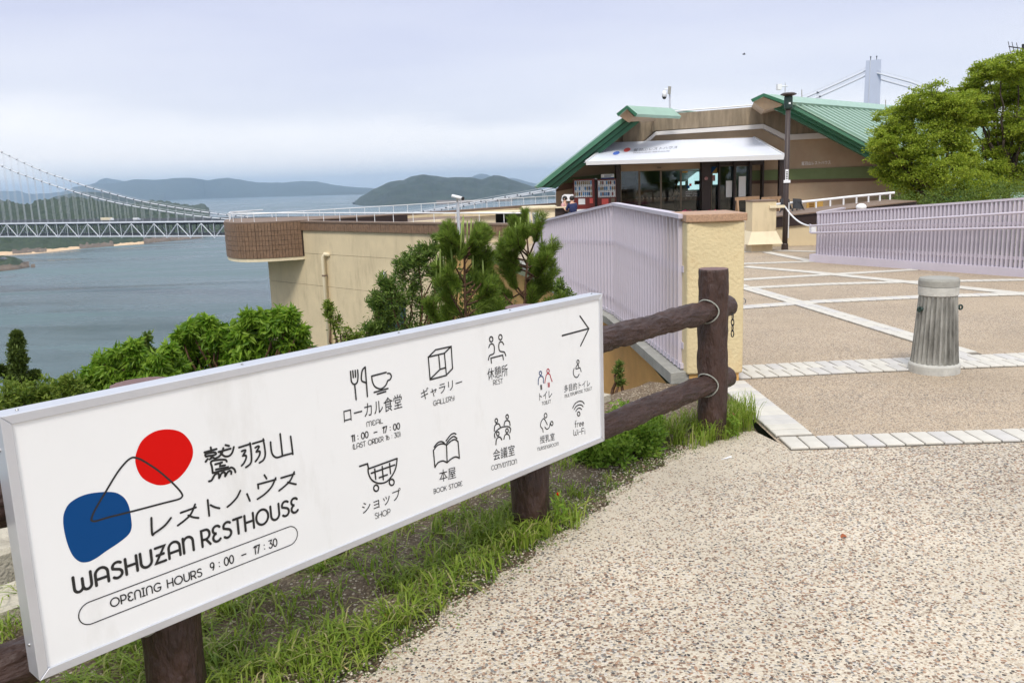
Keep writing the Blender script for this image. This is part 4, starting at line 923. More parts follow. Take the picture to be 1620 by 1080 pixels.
# ------------------------------------------------------------------ fluted concrete bollard
BC = gr(1489.5, 592); BC = V3(BC[0], BC[1]+.12, gz(BC[1])); BK = .90
bol = thing('concrete_bollard', 'weathered grey fluted concrete bollard with iron eyelets in the middle of the paved plaza', 'bollard', BC)
nf = 26; fm = MB()
prof = [(.190, .075, 0), (.192, .085, .016), (.186, .13, .024), (.170, .35, .021), (.158, .52, .017), (.153, .58, .012), (.150, .60, .0)]
nn = nf*6
for r0_, z, dp in prof:
    for k in range(nn):
        a = 2*math.pi*k/nn; g_ = max(0, math.cos(a*nf))**.6; rr_ = r0_-dp*g_; fm.v.append((BK*rr_*math.cos(a), BK*rr_*math.sin(a), z))
for i in range(len(prof)-1):
    for k in range(nn):
        k2 = (k+1) % nn; fm.f.append((i*nn+k, i*nn+k2, (i+1)*nn+k2, (i+1)*nn+k))
def local(name, mb, m, parent, smooth=False): return link(name, mb.mesh(name, m, smooth), parent)
local('fluted_shaft', fm, 'fluted_concrete', bol)
local('base_ring', MB().lathe([(r_*BK, z_) for r_, z_ in ((.186, -.02), (.205, 0), (.206, .06), (.200, .072), (.188, .078))], n=48), 'smooth_concrete', bol)
local('collar', MB().lathe([(r_*BK, z_) for r_, z_ in ((.147, .6), (.158, .604), (.160, .665), (.150, .67))], n=48), 'smooth_concrete', bol)
local('top_disc', MB().lathe([(r_*BK, z_) for r_, z_ in ((.150, .668), (.160, .672), (.161, .715), (.152, .732), (.05, .736), (.001, .736))], n=48), 'concrete_grey', bol)
for a in (math.radians(196), math.radians(-5)):
    dx, dy = math.cos(a), math.sin(a); eye = MB(); eye.tube([(dx*.125, dy*.125, .50), (dx*.162, dy*.162, .50)], .016, 10); 
    pr_ = [(dx*(.170+.014*math.cos(q)), dy*(.170+.014*math.cos(q)), .50+.017*math.sin(q)) for q in np.linspace(0, 2*math.pi, 15)]
    eye.tube(pr_, .007, 6, cap=False); local('eyelet', eye, 'lamp_green', bol, True)

# ------------------------------------------------------------------ lamp post, pedestal, ramp
lb = V3(6.05, 18.6, gz(18.6)); lp = thing('lamp_post', 'tall thin dark brown lamp post with a flat disc top and a green-black lamp head', 'lamp post', lb)
ht = at(1250, 150, 18.6)[2]-lb[2]
local('pole', MB().lathe([(.058, 0), (.055, .9), (.05, ht-.1)], n=16), 'lamp_brown', lp, True)
local('base_collar', MB().lathe([(.075, 0), (.07, .12), (.058, .14)], n=16), 'lamp_brown', lp)
local('lamp_head', MB().lathe([(.07, ht-.30), (.088, ht-.27), (.088, ht-.05), (.07, ht-.02)], n=20), 'lamp_green', lp)
local('disc_top', MB().lathe([(.05, ht-.04), (.165, ht+.0), (.165, ht+.015), (.12, ht+.04), (.001, ht+.05)], n=28), 'lamp_brown', lp)
local('sensor', MB().box((-.02, -.1, ht-.2), (.02, -.085, ht-.165)), 'white_paint', lp)
stk = thing('pole_notice', 'white paper notices taped round the lamp post', 'sign', lb+V3(0, 0, 1.6))
z1 = at(1247, 268, 18.6)[2]; z0 = at(1247, 287, 18.6)[2]; 
obj('vertical_strip', MB().box(lb+V3(-.045, -.064, z0-lb[2]+.03), lb+V3(.02, -.056, z1-lb[2])), 'white_paint', stk)
obj('small_plate', MB().box(lb+V3(-.08, -.068, z0-lb[2]-.03), lb+V3(.065, -.058, z0-lb[2]+.03)), 'white_paint', stk)
tx = MB(); 
for k in range(5): tx.box(lb+V3(-.03, -.0665, z0-lb[2]+.05+k*.035), lb+V3(.005, -.0645, z0-lb[2]+.07+k*.035))
obj('lettering', tx, 'print_black', stk)
cable = thing('cable_strip', 'thin white cable strip running down the lamp post', 'cable', lb+V3(.06, -.03, .5))
obj('cable', MB().tube([lb+V3(.058, -.03, 1.02), lb+V3(.062, -.03, .7), lb+V3(.06, -.03, .25)], .012, 6), 'white_paint', cable)
rp_ = thing('rope', 'white rope sagging from the lamp post to the end plate of the lavender fence', 'rope', at(1243, 328, 18.5))
ra, rb_ = at(1242, 327, 18.52), at(1285, 355, 15.65)+V3(0, 0, -.03); pts = []
for k in range(17):
    t = k/16; p = ra*(1-t)+rb_*t; p = p-V3(0, 0, .10*4*t*(1-t)); pts.append(p)
obj('rope', MB().tube(pts, .016, 6), 'rope_white', rp_, True)
PX = lambda x0, y0, x1, y1, Y: (at(x0, y0, Y), at(x1, y1, Y))
def fbox(mb, x0, y0, x1, y1, Y, dep):
    """box whose front face has the photo's corner bearings (left/top, right/bottom) at distance Y; level and plumb"""
    xm, ym = (x0+x1)/2, (y0+y1)/2
    a = at(x0, ym, Y); b = at(x1, ym, Y); t = at(xm, y0, Y); u_ = at(xm, y1, Y)
    mb.box((a[0], Y, u_[2]), (b[0], Y+dep, t[2])); return mb
ped = thing('stone_pedestal', 'cream concrete pedestal with a flared skirt standing left of the lamp post', 'pedestal', (5.45, 18.4, gz(18.4)))
Yp = 18.2; zt_ = at(1207, 318, Yp)[2]; zm = at(1205, 366, Yp)[2]; zs = at(1205, 386, Yp)[2]; zb_ = gz(18.3)
cx_ = at(1209, 345, Yp)[0]; w_ = .255
obj('upper_block', MB().box((cx_-w_, Yp, zm), (cx_+w_, Yp+2*w_, zt_-.02)), 'cream_render', ped)
obj('cap', MB().box((cx_-w_-.01, Yp-.01, zt_-.019), (cx_+w_+.01, Yp+2*w_+.01, zt_+.015)), 'cap_brown', ped)
def frustum(c, w0, w1, z0, z1):
    lo = [V3(c[0]+sx*w0, c[1]+sy*w0, z0) for sx, sy in ((-1, -1), (1, -1), (1, 1), (-1, 1))]; hi = [V3(c[0]+sx*w1, c[1]+sy*w1, z1) for sx, sy in ((-1, -1), (1, -1), (1, 1), (-1, 1))]
    return MB().add(lo+hi, [(0, 3, 2, 1), (4, 5, 6, 7), (0, 1, 5, 4), (1, 2, 6, 5), (2, 3, 7, 6), (3, 0, 4, 7)])
obj('flared_skirt', frustum((cx_, Yp+w_), .375, .262, zs, zm-.002), 'cream_pale', ped)
obj('foot', MB().box((cx_-.25, Yp+.03, zb_-.05), (cx_+.2, Yp+2*w_-.03, zs-.002)), 'cream_render', ped)
obj('side_shelf', MB().box((cx_+.1, Yp-.06, at(1225, 329, Yp)[2]), (cx_+.42, Yp+.1, at(1225, 325, Yp)[2])), 'cream_pale', ped)
rw = thing('ramp_wall', 'cream ramp wall with a brown upper band behind the lamp post', 'wall', (7, 19.6, 0))
def poly(pts, Y, dep): return MB().prism([at(x, y, Y) for x, y in pts], (0, dep, 0))
obj('wall', poly([(1216, 399), (1450, 397), (1450, 335.5), (1294, 354), (1216, 361)], 19.6, .35), 'cream_render', rw)
obj('brown_band', poly([(1216, 361), (1294, 354), (1450, 335.5), (1450, 319), (1294, 337), (1216, 345)], 19.55, .4), 'dark_brown', rw)
obj('coping', poly([(1216, 345), (1294, 337), (1450, 319), (1450, 317.6), (1294, 335), (1216, 343)], 19.5, 1.6), 'cap_brown', rw)
rr1 = thing('ramp_railing', 'white metal railing along the ramp in front of the brown wall', 'railing', (8, 21, .5))
Yr = 20.8
obj('top_rail', MB().tube([at(1222, 324, Yr), at(1290, 317.5, Yr), at(1345, 311.5, Yr), at(1415, 305, Yr)], .03, 8), 'white_paint', rr1)
for x in (1268, 1291, 1313.5, 1334.5, 1355, 1374, 1392, 1408):
    yt = np.interp(x, [1222, 1290, 1345, 1415], [324, 317.5, 311.5, 305]); yb_ = np.interp(x, [1222, 1294, 1450], [343, 335, 318]); obj('post', MB().tube([at(x, yt, Yr), at(x, yb_+1, Yr)], .022, 6), 'white_paint', rr1)
yb2 = thing('notice_board', 'small yellow wooden notice board low against the brown wall', 'notice board', at(1289, 333, 25))
obj('board', fbox(MB(), 1276.5, 318.5, 1302, 334, 25, .05), 'yellow_board', yb2)
obj('divider', fbox(MB(), 1290.5, 318, 1292, 334, 24.97, .02), 'dark_brown', yb2)
tx = MB()
for k in range(4): fbox(tx, 1280, 321+k*2.6, 1288, 322+k*2.6, 24.985, .01)
obj('lettering', tx, 'interior_wood', yb2)
# black easels on the ramp
for j, (x, lab) in enumerate(((1243, 'black folding stand partly hidden behind the lamp post'), (1262, 'black folding stand with splayed legs on the ramp right of the lamp post'))):
    st_ = thing('folding_stand', lab, 'stand', at(x, 342, 20.6), 'black folding stands on the ramp')
    a = at(x, 343, 20.6); Lh = .42
    obj('panel', MB().prism([a+V3(-.12, 0, .2), a+V3(.12, 0, .17), a+V3(.10, .06, .42), a+V3(-.10, .06, .44)], (0, .03, 0)), 'black_metal', st_)
    for sx, sy in ((-.2, -.05), (.22, -.05), (.05, .3)): obj('leg', MB().tube([a+V3(sx*.3, .03, .36), a+V3(sx, sy, -.02)], .014, 6), 'black_metal', st_)
# A-frame barricades
def barricade(x, y, Y, wd, label):
    base = at(x, y, Y); t = thing('wooden_barricade', label, 'barricade', base, 'wooden A-frame barricades at the entrance')
    h = at(x-4, 312, Y)[2]-base[2]
    for sx in (-wd/2, wd/2):
        for sy in (-.28, .28): obj('leg', MB().bar(base+V3(sx, sy, 0), base+V3(sx, 0, h), .05, .035), 'wood', t)
        obj('brace', MB().bar(base+V3(sx, -.17, h*.4), base+V3(sx, .17, h*.4), .03, .03), 'wood', t)
    obj('crossbar', MB().bar(base+V3(-wd/2-.08, -.02, h-.05), base+V3(wd/2+.08, -.02, h-.03), .05, .1), 'wood', t)
barricade(1181, 358, 27, .60, 'weathered wooden A-frame barricade left of the cream pedestal'); barricade(1219, 352, 29, .5, 'weathered wooden A-frame barricade behind the cream pedestal')

# ------------------------------------------------------------------ cream annex below the plaza
an = thing('annex_building', 'cream rendered lower building with brown tiled parapet and a rounded tiled balcony over the water', 'building', (-4, 28, -6))
Wd = V3(-.7071, .7071, 0); Wn = V3(-.7071, -.7071, 0)
def aw(t, o=0., z=0.): return V3(-7.70, 32.0, 0)+Wd*t+Wn*o+V3(0, 0, z)
ZP0, ZP1 = .06, .36
tE = -11.8
def _t0(px):
    d = ray(px, 360); t_ = ((V3(-7.7, 32, 0)-CC) @ Wn)/(d @ Wn); return (CC+d*t_-V3(-7.7, 32, 0)) @ Wd
tE = _t0(836)
def azp(t): return 0
corner = 2.75
poly_ = [aw(tE), aw(corner), aw(corner, -9), aw(tE, -9)]
def vslab(mb, P, z0, z1): 
    return mb.prism([V3(p[0], p[1], z0) for p in P], (0, 0, z1-z0))
# wall in storey bands with recessed joints; leaves an opening for the window
wx0 = None
def t_at(px, Y0=30):   # position along the wall for a bearing
    d = ray(px, 450); o_ = aw(0); # intersect vertical wall plane
    t_ = ((o_-CC) @ Wn)/(d @ Wn); X = CC+d*t_; return (X-o_) @ Wd
tw0, tw1 = t_at(640), t_at(588)
zj = [ZP0, -1.045, -2.20, -5.2]
zj[1] = at(475, 400, aw(t_at(475))[1])[2]; zj[2] = at(475, 449, aw(t_at(475))[1])[2]; zbase = at(478, 545, aw(t_at(478))[1])[2]
for k, (za, zb2) in enumerate(((zj[0], zj[1]), (zj[1], zj[2]))):
    obj('wall_panel', vslab(MB(), [aw(tE), aw(corner), aw(corner, -9), aw(tE, -9)], zb2+.012, za-.0), 'cream_render', an)
    obj('joint', vslab(MB(), [aw(tE+.03, -.03), aw(corner-.03, -.03), aw(corner-.03, -8.9), aw(tE+.03, -8.9)], zb2-.0, zb2+.012), 'cap_brown', an)
obj('wall_panel', vslab(MB(), [aw(tw1, 0), aw(corner), aw(corner, -9), aw(tw1, -9)], zbase, zj[2]), 'cream_render', an)
obj('wall_panel', vslab(MB(), [aw(tE), aw(tw0), aw(tw0, -9), aw(tE, -9)], zbase, zj[2]), 'cream_render', an)
obj('window_recess', vslab(MB(), [aw(tw0, -.35), aw(tw1, -.35), aw(tw1, -.5), aw(tw0, -.5)], zbase, zj[2]-.002), 'dark_brown', an)
wn_ = obj('window', vslab(MB(), [aw(tw0+.25, -.28), aw(tw1-.25, -.28), aw(tw1-.25, -.34), aw(tw0+.25, -.34)], zj[2]-1.9, zj[2]-.35), 'lamp_green', an)
# tiled reveal beside the window and brown base
def tiles(name, P0, P1, z0, z1, tw, th, m='brown_tile', vert=True, out=None, gap=.012):
    """small tiles standing proud of a backing, joined (a few pixels each)"""
    P0 = np.array(P0); P1 = np.array(P1); L_ = np.linalg.norm(P1-P0); d = (P1-P0)/L_; o_ = out; mb = MB(); nx = max(1, int(round(L_/tw))); nz_ = max(1, int(round((z1-z0)/th))); a = L_/nx; b_ = (z1-z0)/nz_
    for i in range(nx):
        for j in range(nz_):
            q = P0+d*(i*a+gap/2); r_ = P0+d*((i+1)*a-gap/2); za = z0+j*b_+gap/2; zc = z0+(j+1)*b_-gap/2; pj = .022+.006*random.random()
            V = [q+V3(0, 0, za), r_+V3(0, 0, za), r_+V3(0, 0, zc), q+V3(0, 0, zc)]; V += [v+o_*pj for v in V]
            mb.add(V, [(4, 5, 6, 7), (0, 1, 5, 4), (1, 2, 6, 5), (2, 3, 7, 6), (3, 0, 4, 7)])
    return mb
def tile_obj(name, mb, parent): 
    o = obj(name, mb, 'brown_tile', parent, kind='stuff'); return o
tile_obj('parapet_tiles', tiles('', aw(0, .05), aw(tE, .05), ZP0, ZP1, .125, .30, out=Wn), an)
obj('parapet', vslab(MB(), [aw(tE, .05), aw(0, .05), aw(0, -.25), aw(tE, -.25)], ZP0, ZP1), 'dark_brown', an)
obj('parapet_coping', vslab(MB(), [aw(tE, .10), aw(0, .10), aw(0, -.30), aw(tE, -.30)], ZP1, ZP1+.05), 'cap_brown', an)
tile_obj('window_tiles', tiles('', aw(tw1, -.34), aw(tw1, 0), zj[2]-2.2, zj[2], .12, .075, out=-Wd), an)
tile_obj('lintel_tiles', tiles('', aw(tw1, -.30), aw(tw0, -.30), zj[2]-.28, zj[2], .12, .26, out=Wn), an)
tile_obj('base_tiles', tiles('', aw(corner+.5, .25), aw(tE, .25), zbase-1.4, zbase-.28, .2, .075, out=Wn).add([], []), an)
tile_obj('base_tiles', tiles('', aw(corner+.5, .27), aw(tE, .27), zbase-.28, zbase, .12, .28, out=Wn), an)
obj('base_wall', vslab(MB(), [aw(tE, .25), aw(corner+.5, .25), aw(corner+.5, -9), aw(tE, -9)], zbase-4, zbase), 'dark_brown', an)
# rounded balcony
path_ = [aw(-.95, .02), aw(-.95, .95)]; 
g0 = lambda px, Y: (lambda p: V3(p[0], p[1], 0))(at(px, 380, Y))
bpts = [aw(-.02, .07), g0(455, 31.72), g0(430, 31.5), g0(405, 31.42), g0(388, 31.5), g0(376, 31.72), g0(367, 32.1), g0(361, 32.6), g0(358, 33.2), g0(357.5, 34), g0(360, 36)]
inner_ = [g0(372, 37), aw(-.02, -5)]
BZ0, BZ1 = -.98, .40
rows = [(BZ1-.30, BZ1), (BZ1-.475, BZ1-.30), (BZ1-.65, BZ1-.475), (BZ1-.825, BZ1-.65), (BZ1-1.0, BZ1-.825), (BZ1-1.30, BZ1-1.0)]
bt = MB()
for i in range(len(bpts)-1):
    a, b_ = bpts[i], bpts[i+1]; d = norm(b_-a); o_ = np.cross(d, V3(0, 0, 1)); 
    if o_ @ (a-aw(1, -2)) < 0: o_ = -o_
    for r0_, r1_ in rows:
        q = tiles('', a, b_, r0_, r1_, .125, r1_-r0_, out=o_); bt.add(q.v, q.f)
tile_obj('balcony_tiles', bt, an)
obj('balcony_body', vslab(MB(), bpts+inner_, BZ1-1.30, BZ1-.01), 'dark_brown', an)
obj('balcony_soffit', vslab(MB(), [p+(0 if i else 0) for i, p in enumerate(bpts)]+inner_, BZ1-1.42, BZ1-1.301), 'cream_pale', an)
obj('balcony_coping', vslab(MB(), [p for p in bpts]+inner_, BZ1, BZ1+.04), 'cap_brown', an)
obj('left_wall', vslab(MB(), [aw(corner+.003, -.1), aw(corner+.006, -8.9), aw(corner-.1, -8.9), aw(corner-.1, -.1)], -5, ZP0), 'cream_render', an)
# drain pipe, round vent
pp = aw(t_at(519), .12); obj('drain_pipe', MB().tube([aw(t_at(525), -.02, at(519, 403, 31)[2]), aw(t_at(521), .10, at(519, 401.5, 31)[2]), pp+V3(0, 0, at(519, 406, 31)[2]), pp+V3(0, 0, -6)], .078, 12), 'cream_pale', an, True)
obj('pipe_bracket', MB().lathe([(.1, 0), (.1, .05)], pp+V3(0, 0, at(519, 436, 31)[2]), 12), 'cap_brown', an)
vp = aw(t_at(610), .02, at(610, 436, aw(t_at(610))[1])[2])
def disc(c, n_, r_, th, seg=20):
    a = norm(np.cross(n_, V3(0, 0, 1))); b_ = np.cross(n_, a); m_ = MB(); P = [c+r_*(math.cos(2*math.pi*k/seg)*a+math.sin(2*math.pi*k/seg)*b_) for k in range(seg)]; return m_.prism(P, n_*th)
obj('round_vent', disc(vp, Wn, .15, .05), 'concrete_grey', an); obj('vent_grille', disc(vp+Wn*.05, Wn, .10, .02), 'white_paint', an)
obj('vent_core', disc(vp+Wn*.07, Wn, .06, .01), 'concrete_grey', an)
vp2 = aw(t_at(755), .02, at(755, 448, aw(t_at(755))[1])[2]); obj('round_vent', disc(vp2, Wn, .12, .05), 'white_paint', an)
obj('roof_terrace', vslab(MB(), [aw(tE, -.25), aw(corner, -.25), aw(corner, -9), aw(tE, -9)], 0, .12), 'cap_brown', an)
# parapet railing
rl = thing('parapet_railing', 'thin white railing along the brown tiled parapet of the cream building', 'railing', aw(-4, -.1, ZP1))
zr = at(600, 337, aw(t_at(600))[1])[2]
RP = [aw(tE, -.08, zr), aw(-.3, -.10, zr)]+[g0(px_, Y_)+V3(0, 0, zr+.04) for px_, Y_ in ((440, 31.9), (405, 31.8), (385, 32.1), (372, 32.8), (366, 34), (368, 36), (420, 38))]
obj('top_rail', MB().tube(RP, .022, 8), 'white_paint', rl)
for i in range(len(RP)-1):
    a, b_ = RP[i], RP[i+1]; L_ = np.linalg.norm(b_-a); n_ = max(1, int(L_/1.0))
    for k in range(n_):
        p = a+(b_-a)*k/n_; obj('post', MB().tube([p, V3(p[0], p[1], ZP1+.03)], .011, 5), 'white_paint', rl)
# far terrace wall with its railing
fw = thing('terrace_wall', 'long low cream terrace wall with brown coping behind the tiled parapet', 'wall', at(700, 345, 38))
def quadwall(P, Q, zl0, zl1, dep, m, name, t):
    d = norm(V3(Q[0]-P[0], Q[1]-P[1], 0)); n_ = V3(-d[1], d[0], 0)
    obj(name, MB().prism([P, Q, V3(Q[0], Q[1], zl1), V3(P[0], P[1], zl0)], n_*dep), m, t)
A1, A2 = at(488, 349, 36), at(884, 321, 44)
quadwall(V3(A1[0], A1[1], A1[2]-.08), V3(A2[0], A2[1], A2[2]-.12), -1, -1, .3, 'cream_render', 'wall', fw)
quadwall(A1, A2, A1[2]-.079, A2[2]-.119, .34, 'cap_brown', 'coping', fw)
fr = thing('terrace_railing', 'thin pale railing along the far terrace wall against the sea', 'railing', A1)
R1, R2 = at(430, 337, 37), at(884, 309.5, 44.2)
obj('top_rail', MB().tube([at(360, 338.5, 36), at(372, 336, 37), R1, R2], .02, 6), 'white_paint', fr)
for k in range(22):
    t = k/21; p = R1*(1-t)+R2*t; q = A1*(1-t)+A2*t; obj('post', MB().tube([p, V3(p[0], p[1], q[2]-.02)], .013, 5), 'white_paint', fr)
se = thing('stair_canopy', 'cream flat-topped stair enclosure with a dark opening behind the tiled parapet', 'stair enclosure', at(740, 350, 30))
obj('sloping_wall', poly([(630, 354), (640, 351.5), (784, 341), (784, 354)], 30, .3), 'cream_pale', se)
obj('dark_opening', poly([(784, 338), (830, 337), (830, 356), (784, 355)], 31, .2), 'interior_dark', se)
obj('lintel', poly([(700, 339), (834, 333.5), (834, 338), (778, 338.5)], 29.8, 1.2), 'cream_pale', se)
blk = thing('terrace_block', 'cream concrete block with a flat slab top left of the seated people', 'wall', at(850, 345, 24))
obj('block', poly([(832, 331), (878, 329.5), (878, 352), (832, 385)], 24, .6), 'cream_pale', blk)
obj('slab_top', poly([(826, 328), (881, 326), (881, 329.2), (826, 331)], 23.9, 1.1), 'cream_pale', blk)
# camera mast on the parapet
cm = thing('camera_mast', 'white bullet camera on a short pole in front of the tiled parapet', 'security camera', at(725, 356, 24.5))
obj('pole', MB().tube([at(728, 420, 24.5), at(726, 357, 24.5), at(724, 320, 24.5)], .045, 8), 'aluminium', cm); 
obj('camera_body', MB().tube([at(715, 310, 24.4), at(732, 314, 24.3)], .05, 10), 'white_paint', cm, True); obj('lens', MB().tube([at(731.5, 314, 24.3), at(733, 314.4, 24.28)], .052, 10), 'black_metal', cm)
obj('bracket', MB().tube([at(724, 320, 24.5), at(723, 313, 24.4)], .03, 6), 'aluminium', cm)

# ------------------------------------------------------------------ rest house
rh = thing('rest_house', 'taupe rest house with green metal roofs, a white entrance canopy and a concrete parapet', 'building', (9, 44, -.3))
YW = 42.0
def wp(name, pts, Y, dep, m, par=rh): return obj(name, poly(pts, Y, dep), m, par)
wp('wall', [(880, 352), (880, 300), (985, 209), (1010, 192), (1036, 186), (1036, 255), (976, 258), (976, 352)], YW, .3, 'taupe')
wp('wall', [(1036.2, 186), (1208, 173), (1208, 249), (1036.2, 255)], YW, .3, 'taupe')
wp('wall', [(1208.2, 173), (1228, 178), (1312, 219), (1408, 269), (1560, 345), (1560, 368), (1189, 356), (1189, 250), (1208.2, 249)], YW, .3, 'taupe')
wp('concrete_parapet', [(1036, 182), (1208, 168), (1208, 196), (1036, 207)], YW-.22, .6, 'board_concrete')
wp('concrete_beam', [(985, 206), (1010, 190), (1035.6, 183), (1035.6, 207), (1012, 228), (985, 228)][:6], YW-.18, .3, 'board_concrete')
wp('concrete_beam', [(1208.4, 168), (1240, 180), (1303, 212), (1243, 214), (1208.4, 196)], YW-.18, .3, 'board_concrete')
wp('parapet_post', [(1031, 184), (1040, 183), (1040, 206), (1031, 209)], YW-.3, .1, 'board_concrete')
wp('white_stripe', [(1038, 208.2), (1207.8, 196.5), (1207.8, 203.5), (1038, 214)], YW-.26, .3, 'stripe_white')
wp('white_stripe', [(1014, 229), (1037.7, 208.2), (1037.7, 214), (1023, 228)], YW-.26, .3, 'stripe_white')
wp('white_stripe', [(1208.1, 196.5), (1243, 213.3), (1243, 222), (1208.1, 203.5)], YW-.26, .3, 'stripe_white')
wp('white_stripe', [(1243.3, 213.3), (1299, 210.4), (1313, 218.4), (1243.3, 222)], YW-.26, .3, 'stripe_white')
wp('green_band', [(1189.3, 270), (1395, 262.5), (1420, 275), (1430, 280.5), (1189.3, 285.6)], YW-.06, .06, 'band_green')
wp('brown_band', [(1189.3, 285.8), (1430, 280.7), (1436, 285), (1189.3, 291)], YW-.05, .05, 'band_brown')
wp('green_band', [(893, 288.5), (905, 281), (976, 273.5), (976, 281.5), (880, 291), (880, 300)][:4]+[(893, 290)], YW-.06, .06, 'band_green')
wp('brown_band', [(880, 301), (893, 290.3), (976, 281.8), (976, 286), (880, 303)][:5], YW-.05, .05, 'band_brown')
obj('parapet_rail', MB().tube([at(1040, 178, 42), at(1122, 172, 42), at(1190, 166.5, 42)], .03, 5), 'white_paint', rh)
for x in (1060, 1098, 1136, 1172): obj('rail_post', MB().tube([at(x, np.interp(x, [1040, 1190], [178, 166.5]), 42), at(x, np.interp(x, [1040, 1190], [181, 170]), 42)], .02, 5), 'white_paint', rh)
EV = norm(V3(.72, .70, 0))
# left roof: sheet, stepped fascia, soffit
def rake_strip(a0, a1, b0, b1, f0, f1, Y, dep, m, name):
    q = lambda P, Q, f: (P[0]+(Q[0]-P[0])*f, P[1]+(Q[1]-P[1])*f)
    wp(name, [q(a0, b0, f0), q(a1, b1, f0), q(a1, b1, f1), q(a0, b0, f1)], Y, dep, m)
LT0, LT1, LB0, LB1 = (848, 295), (984, 187), (879, 298), (1012, 193)
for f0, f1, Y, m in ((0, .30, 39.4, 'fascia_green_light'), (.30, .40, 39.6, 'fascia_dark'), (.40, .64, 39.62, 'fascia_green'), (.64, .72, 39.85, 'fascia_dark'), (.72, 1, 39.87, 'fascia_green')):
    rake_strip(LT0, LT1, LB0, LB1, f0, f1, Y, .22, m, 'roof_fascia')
t0, t1 = at(*LT0, 39.45), at(*LT1, 39.45); b0, b1 = at(879, 298, 40.1), at(1012, 193, 40.1)
nl = norm(np.cross(t1-t0, EV)); nl = nl if nl[2] > 0 else -nl
bk_ = V3(0, 2.65, 0); obj('roof_sheet', MB().prism([t0+V3(0, .3, 0), t1+V3(0, .3, 0), t1+bk_, t0+bk_], V3(.09, 0, -.11)), 'roof_green', rh)
obj('roof_sheet', MB().prism([t0+bk_, t1+bk_, t1+bk_+EV*22, t0+bk_+EV*22], -nl*.12), 'roof_green', rh)
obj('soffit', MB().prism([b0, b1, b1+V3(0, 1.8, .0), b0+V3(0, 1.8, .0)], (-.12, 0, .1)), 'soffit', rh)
# right roof
RT0, RT1, RB0, RB1 = (1236, 155.5), (1403, 243.5), (1222, 170), (1392, 260)
ext = lambda P, Q, f: (P[0]+(Q[0]-P[0])*f, P[1]+(Q[1]-P[1])*f)
RT2, RB2 = ext(RT0, RT1, 1.95), ext(RB0, RB1, 1.93)
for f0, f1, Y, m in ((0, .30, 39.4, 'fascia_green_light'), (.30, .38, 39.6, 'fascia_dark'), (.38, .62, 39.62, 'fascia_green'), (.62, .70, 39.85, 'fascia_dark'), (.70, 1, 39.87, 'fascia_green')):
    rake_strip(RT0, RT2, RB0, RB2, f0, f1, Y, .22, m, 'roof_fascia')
s0, s1 = at(*RT0, 39.45), at(*RT2, 39.45); nr_ = norm(np.cross(s1-s0, EV)); nr_ = nr_ if nr_[2] > 0 else -nr_
obj('roof_sheet', MB().prism([s0, s1, s1+EV*24, s0+EV*24], -nr_*.12), 'roof_green', rh)
obj('rake_trim', MB().bar(s0+V3(0, -.06, .03), s1+V3(0, -.06, .03), .08, .06), 'roof_green_lit', rh)
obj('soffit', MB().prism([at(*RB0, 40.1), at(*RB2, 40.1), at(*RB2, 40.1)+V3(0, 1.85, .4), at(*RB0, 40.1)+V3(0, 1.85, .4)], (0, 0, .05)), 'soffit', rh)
rbv = s1-s0; rbm = MB().bar((0, 0, 0), rbv, .13, .10, nr_).mesh('roof_rib', 'roof_rib')
k = 0
while k*.62 < 23.5: link('roof_rib', rbm, rh, Vector(tuple(s0+nr_*.04+EV*(.5+k*.62)))-rh.location); k += 1
# ridge caps with their gabled prow ends
def prow(A, Lp, Rp, Bm, Y, length, y1=(0, 0), blen=3.2):
    a, l_, r_, b_ = at(*A, Y), at(*Lp, Y), at(*Rp, Y), at(*Bm, Y); th = V3(0, 0, -.13)
    obj('ridge_cap', MB().prism([l_, a, a+th, l_+th*.9+V3(.08, 0, 0)], EV*length), 'roof_green_lit', rh)
    obj('ridge_cap', MB().prism([a, r_, r_+th*.9-V3(.08, 0, 0), a+th], EV*length), 'roof_green_lit', rh)
    f_ = V3(0, -.02, 0)
    obj('prow_trim', MB().prism([l_+f_, a+f_, a+th+f_, l_+th*.9+V3(.08, 0, 0)+f_], V3(0, -.05, 0)), 'fascia_green', rh)
    obj('prow_trim', MB().prism([a+f_, r_+f_, r_+th*.9-V3(.08, 0, 0)+f_, a+th+f_], V3(0, -.05, 0)), 'fascia_green', rh)
    i_ = V3(0, .05, -.14)
    obj('prow_beam', MB().prism([l_+i_+V3(.15, 0, .02), a+i_, r_+i_-V3(.12, 0, -.02), b_+V3(0, .3, 0)], norm(V3(.25, 1, 0))*blen), 'taupe', rh)
prow((1207.5, 148), (1187.5, 157.5), (1243, 160.5), (1212, 173.5), 38.6, 24)
prow((991.5, 167), (975, 180), (1008, 180.5), (994, 192), 38.6, 3.4)
obj('prow_beam', MB().prism([at(1008, 181, 38.8), at(1040, 183.5, 40.5), at(1036, 192, 41.5), at(994, 192, 39)], (0, .3, 0)), 'taupe', rh)
# green roof hand rail seen over the parapet
obj('roof_railing', MB().tube([at(1036, 172.5, 46), at(1100, 177.5, 50)], .05, 5).tube([at(1036, 177, 46), at(1095, 179, 50)], .03, 5), 'roof_green_lit', rh)
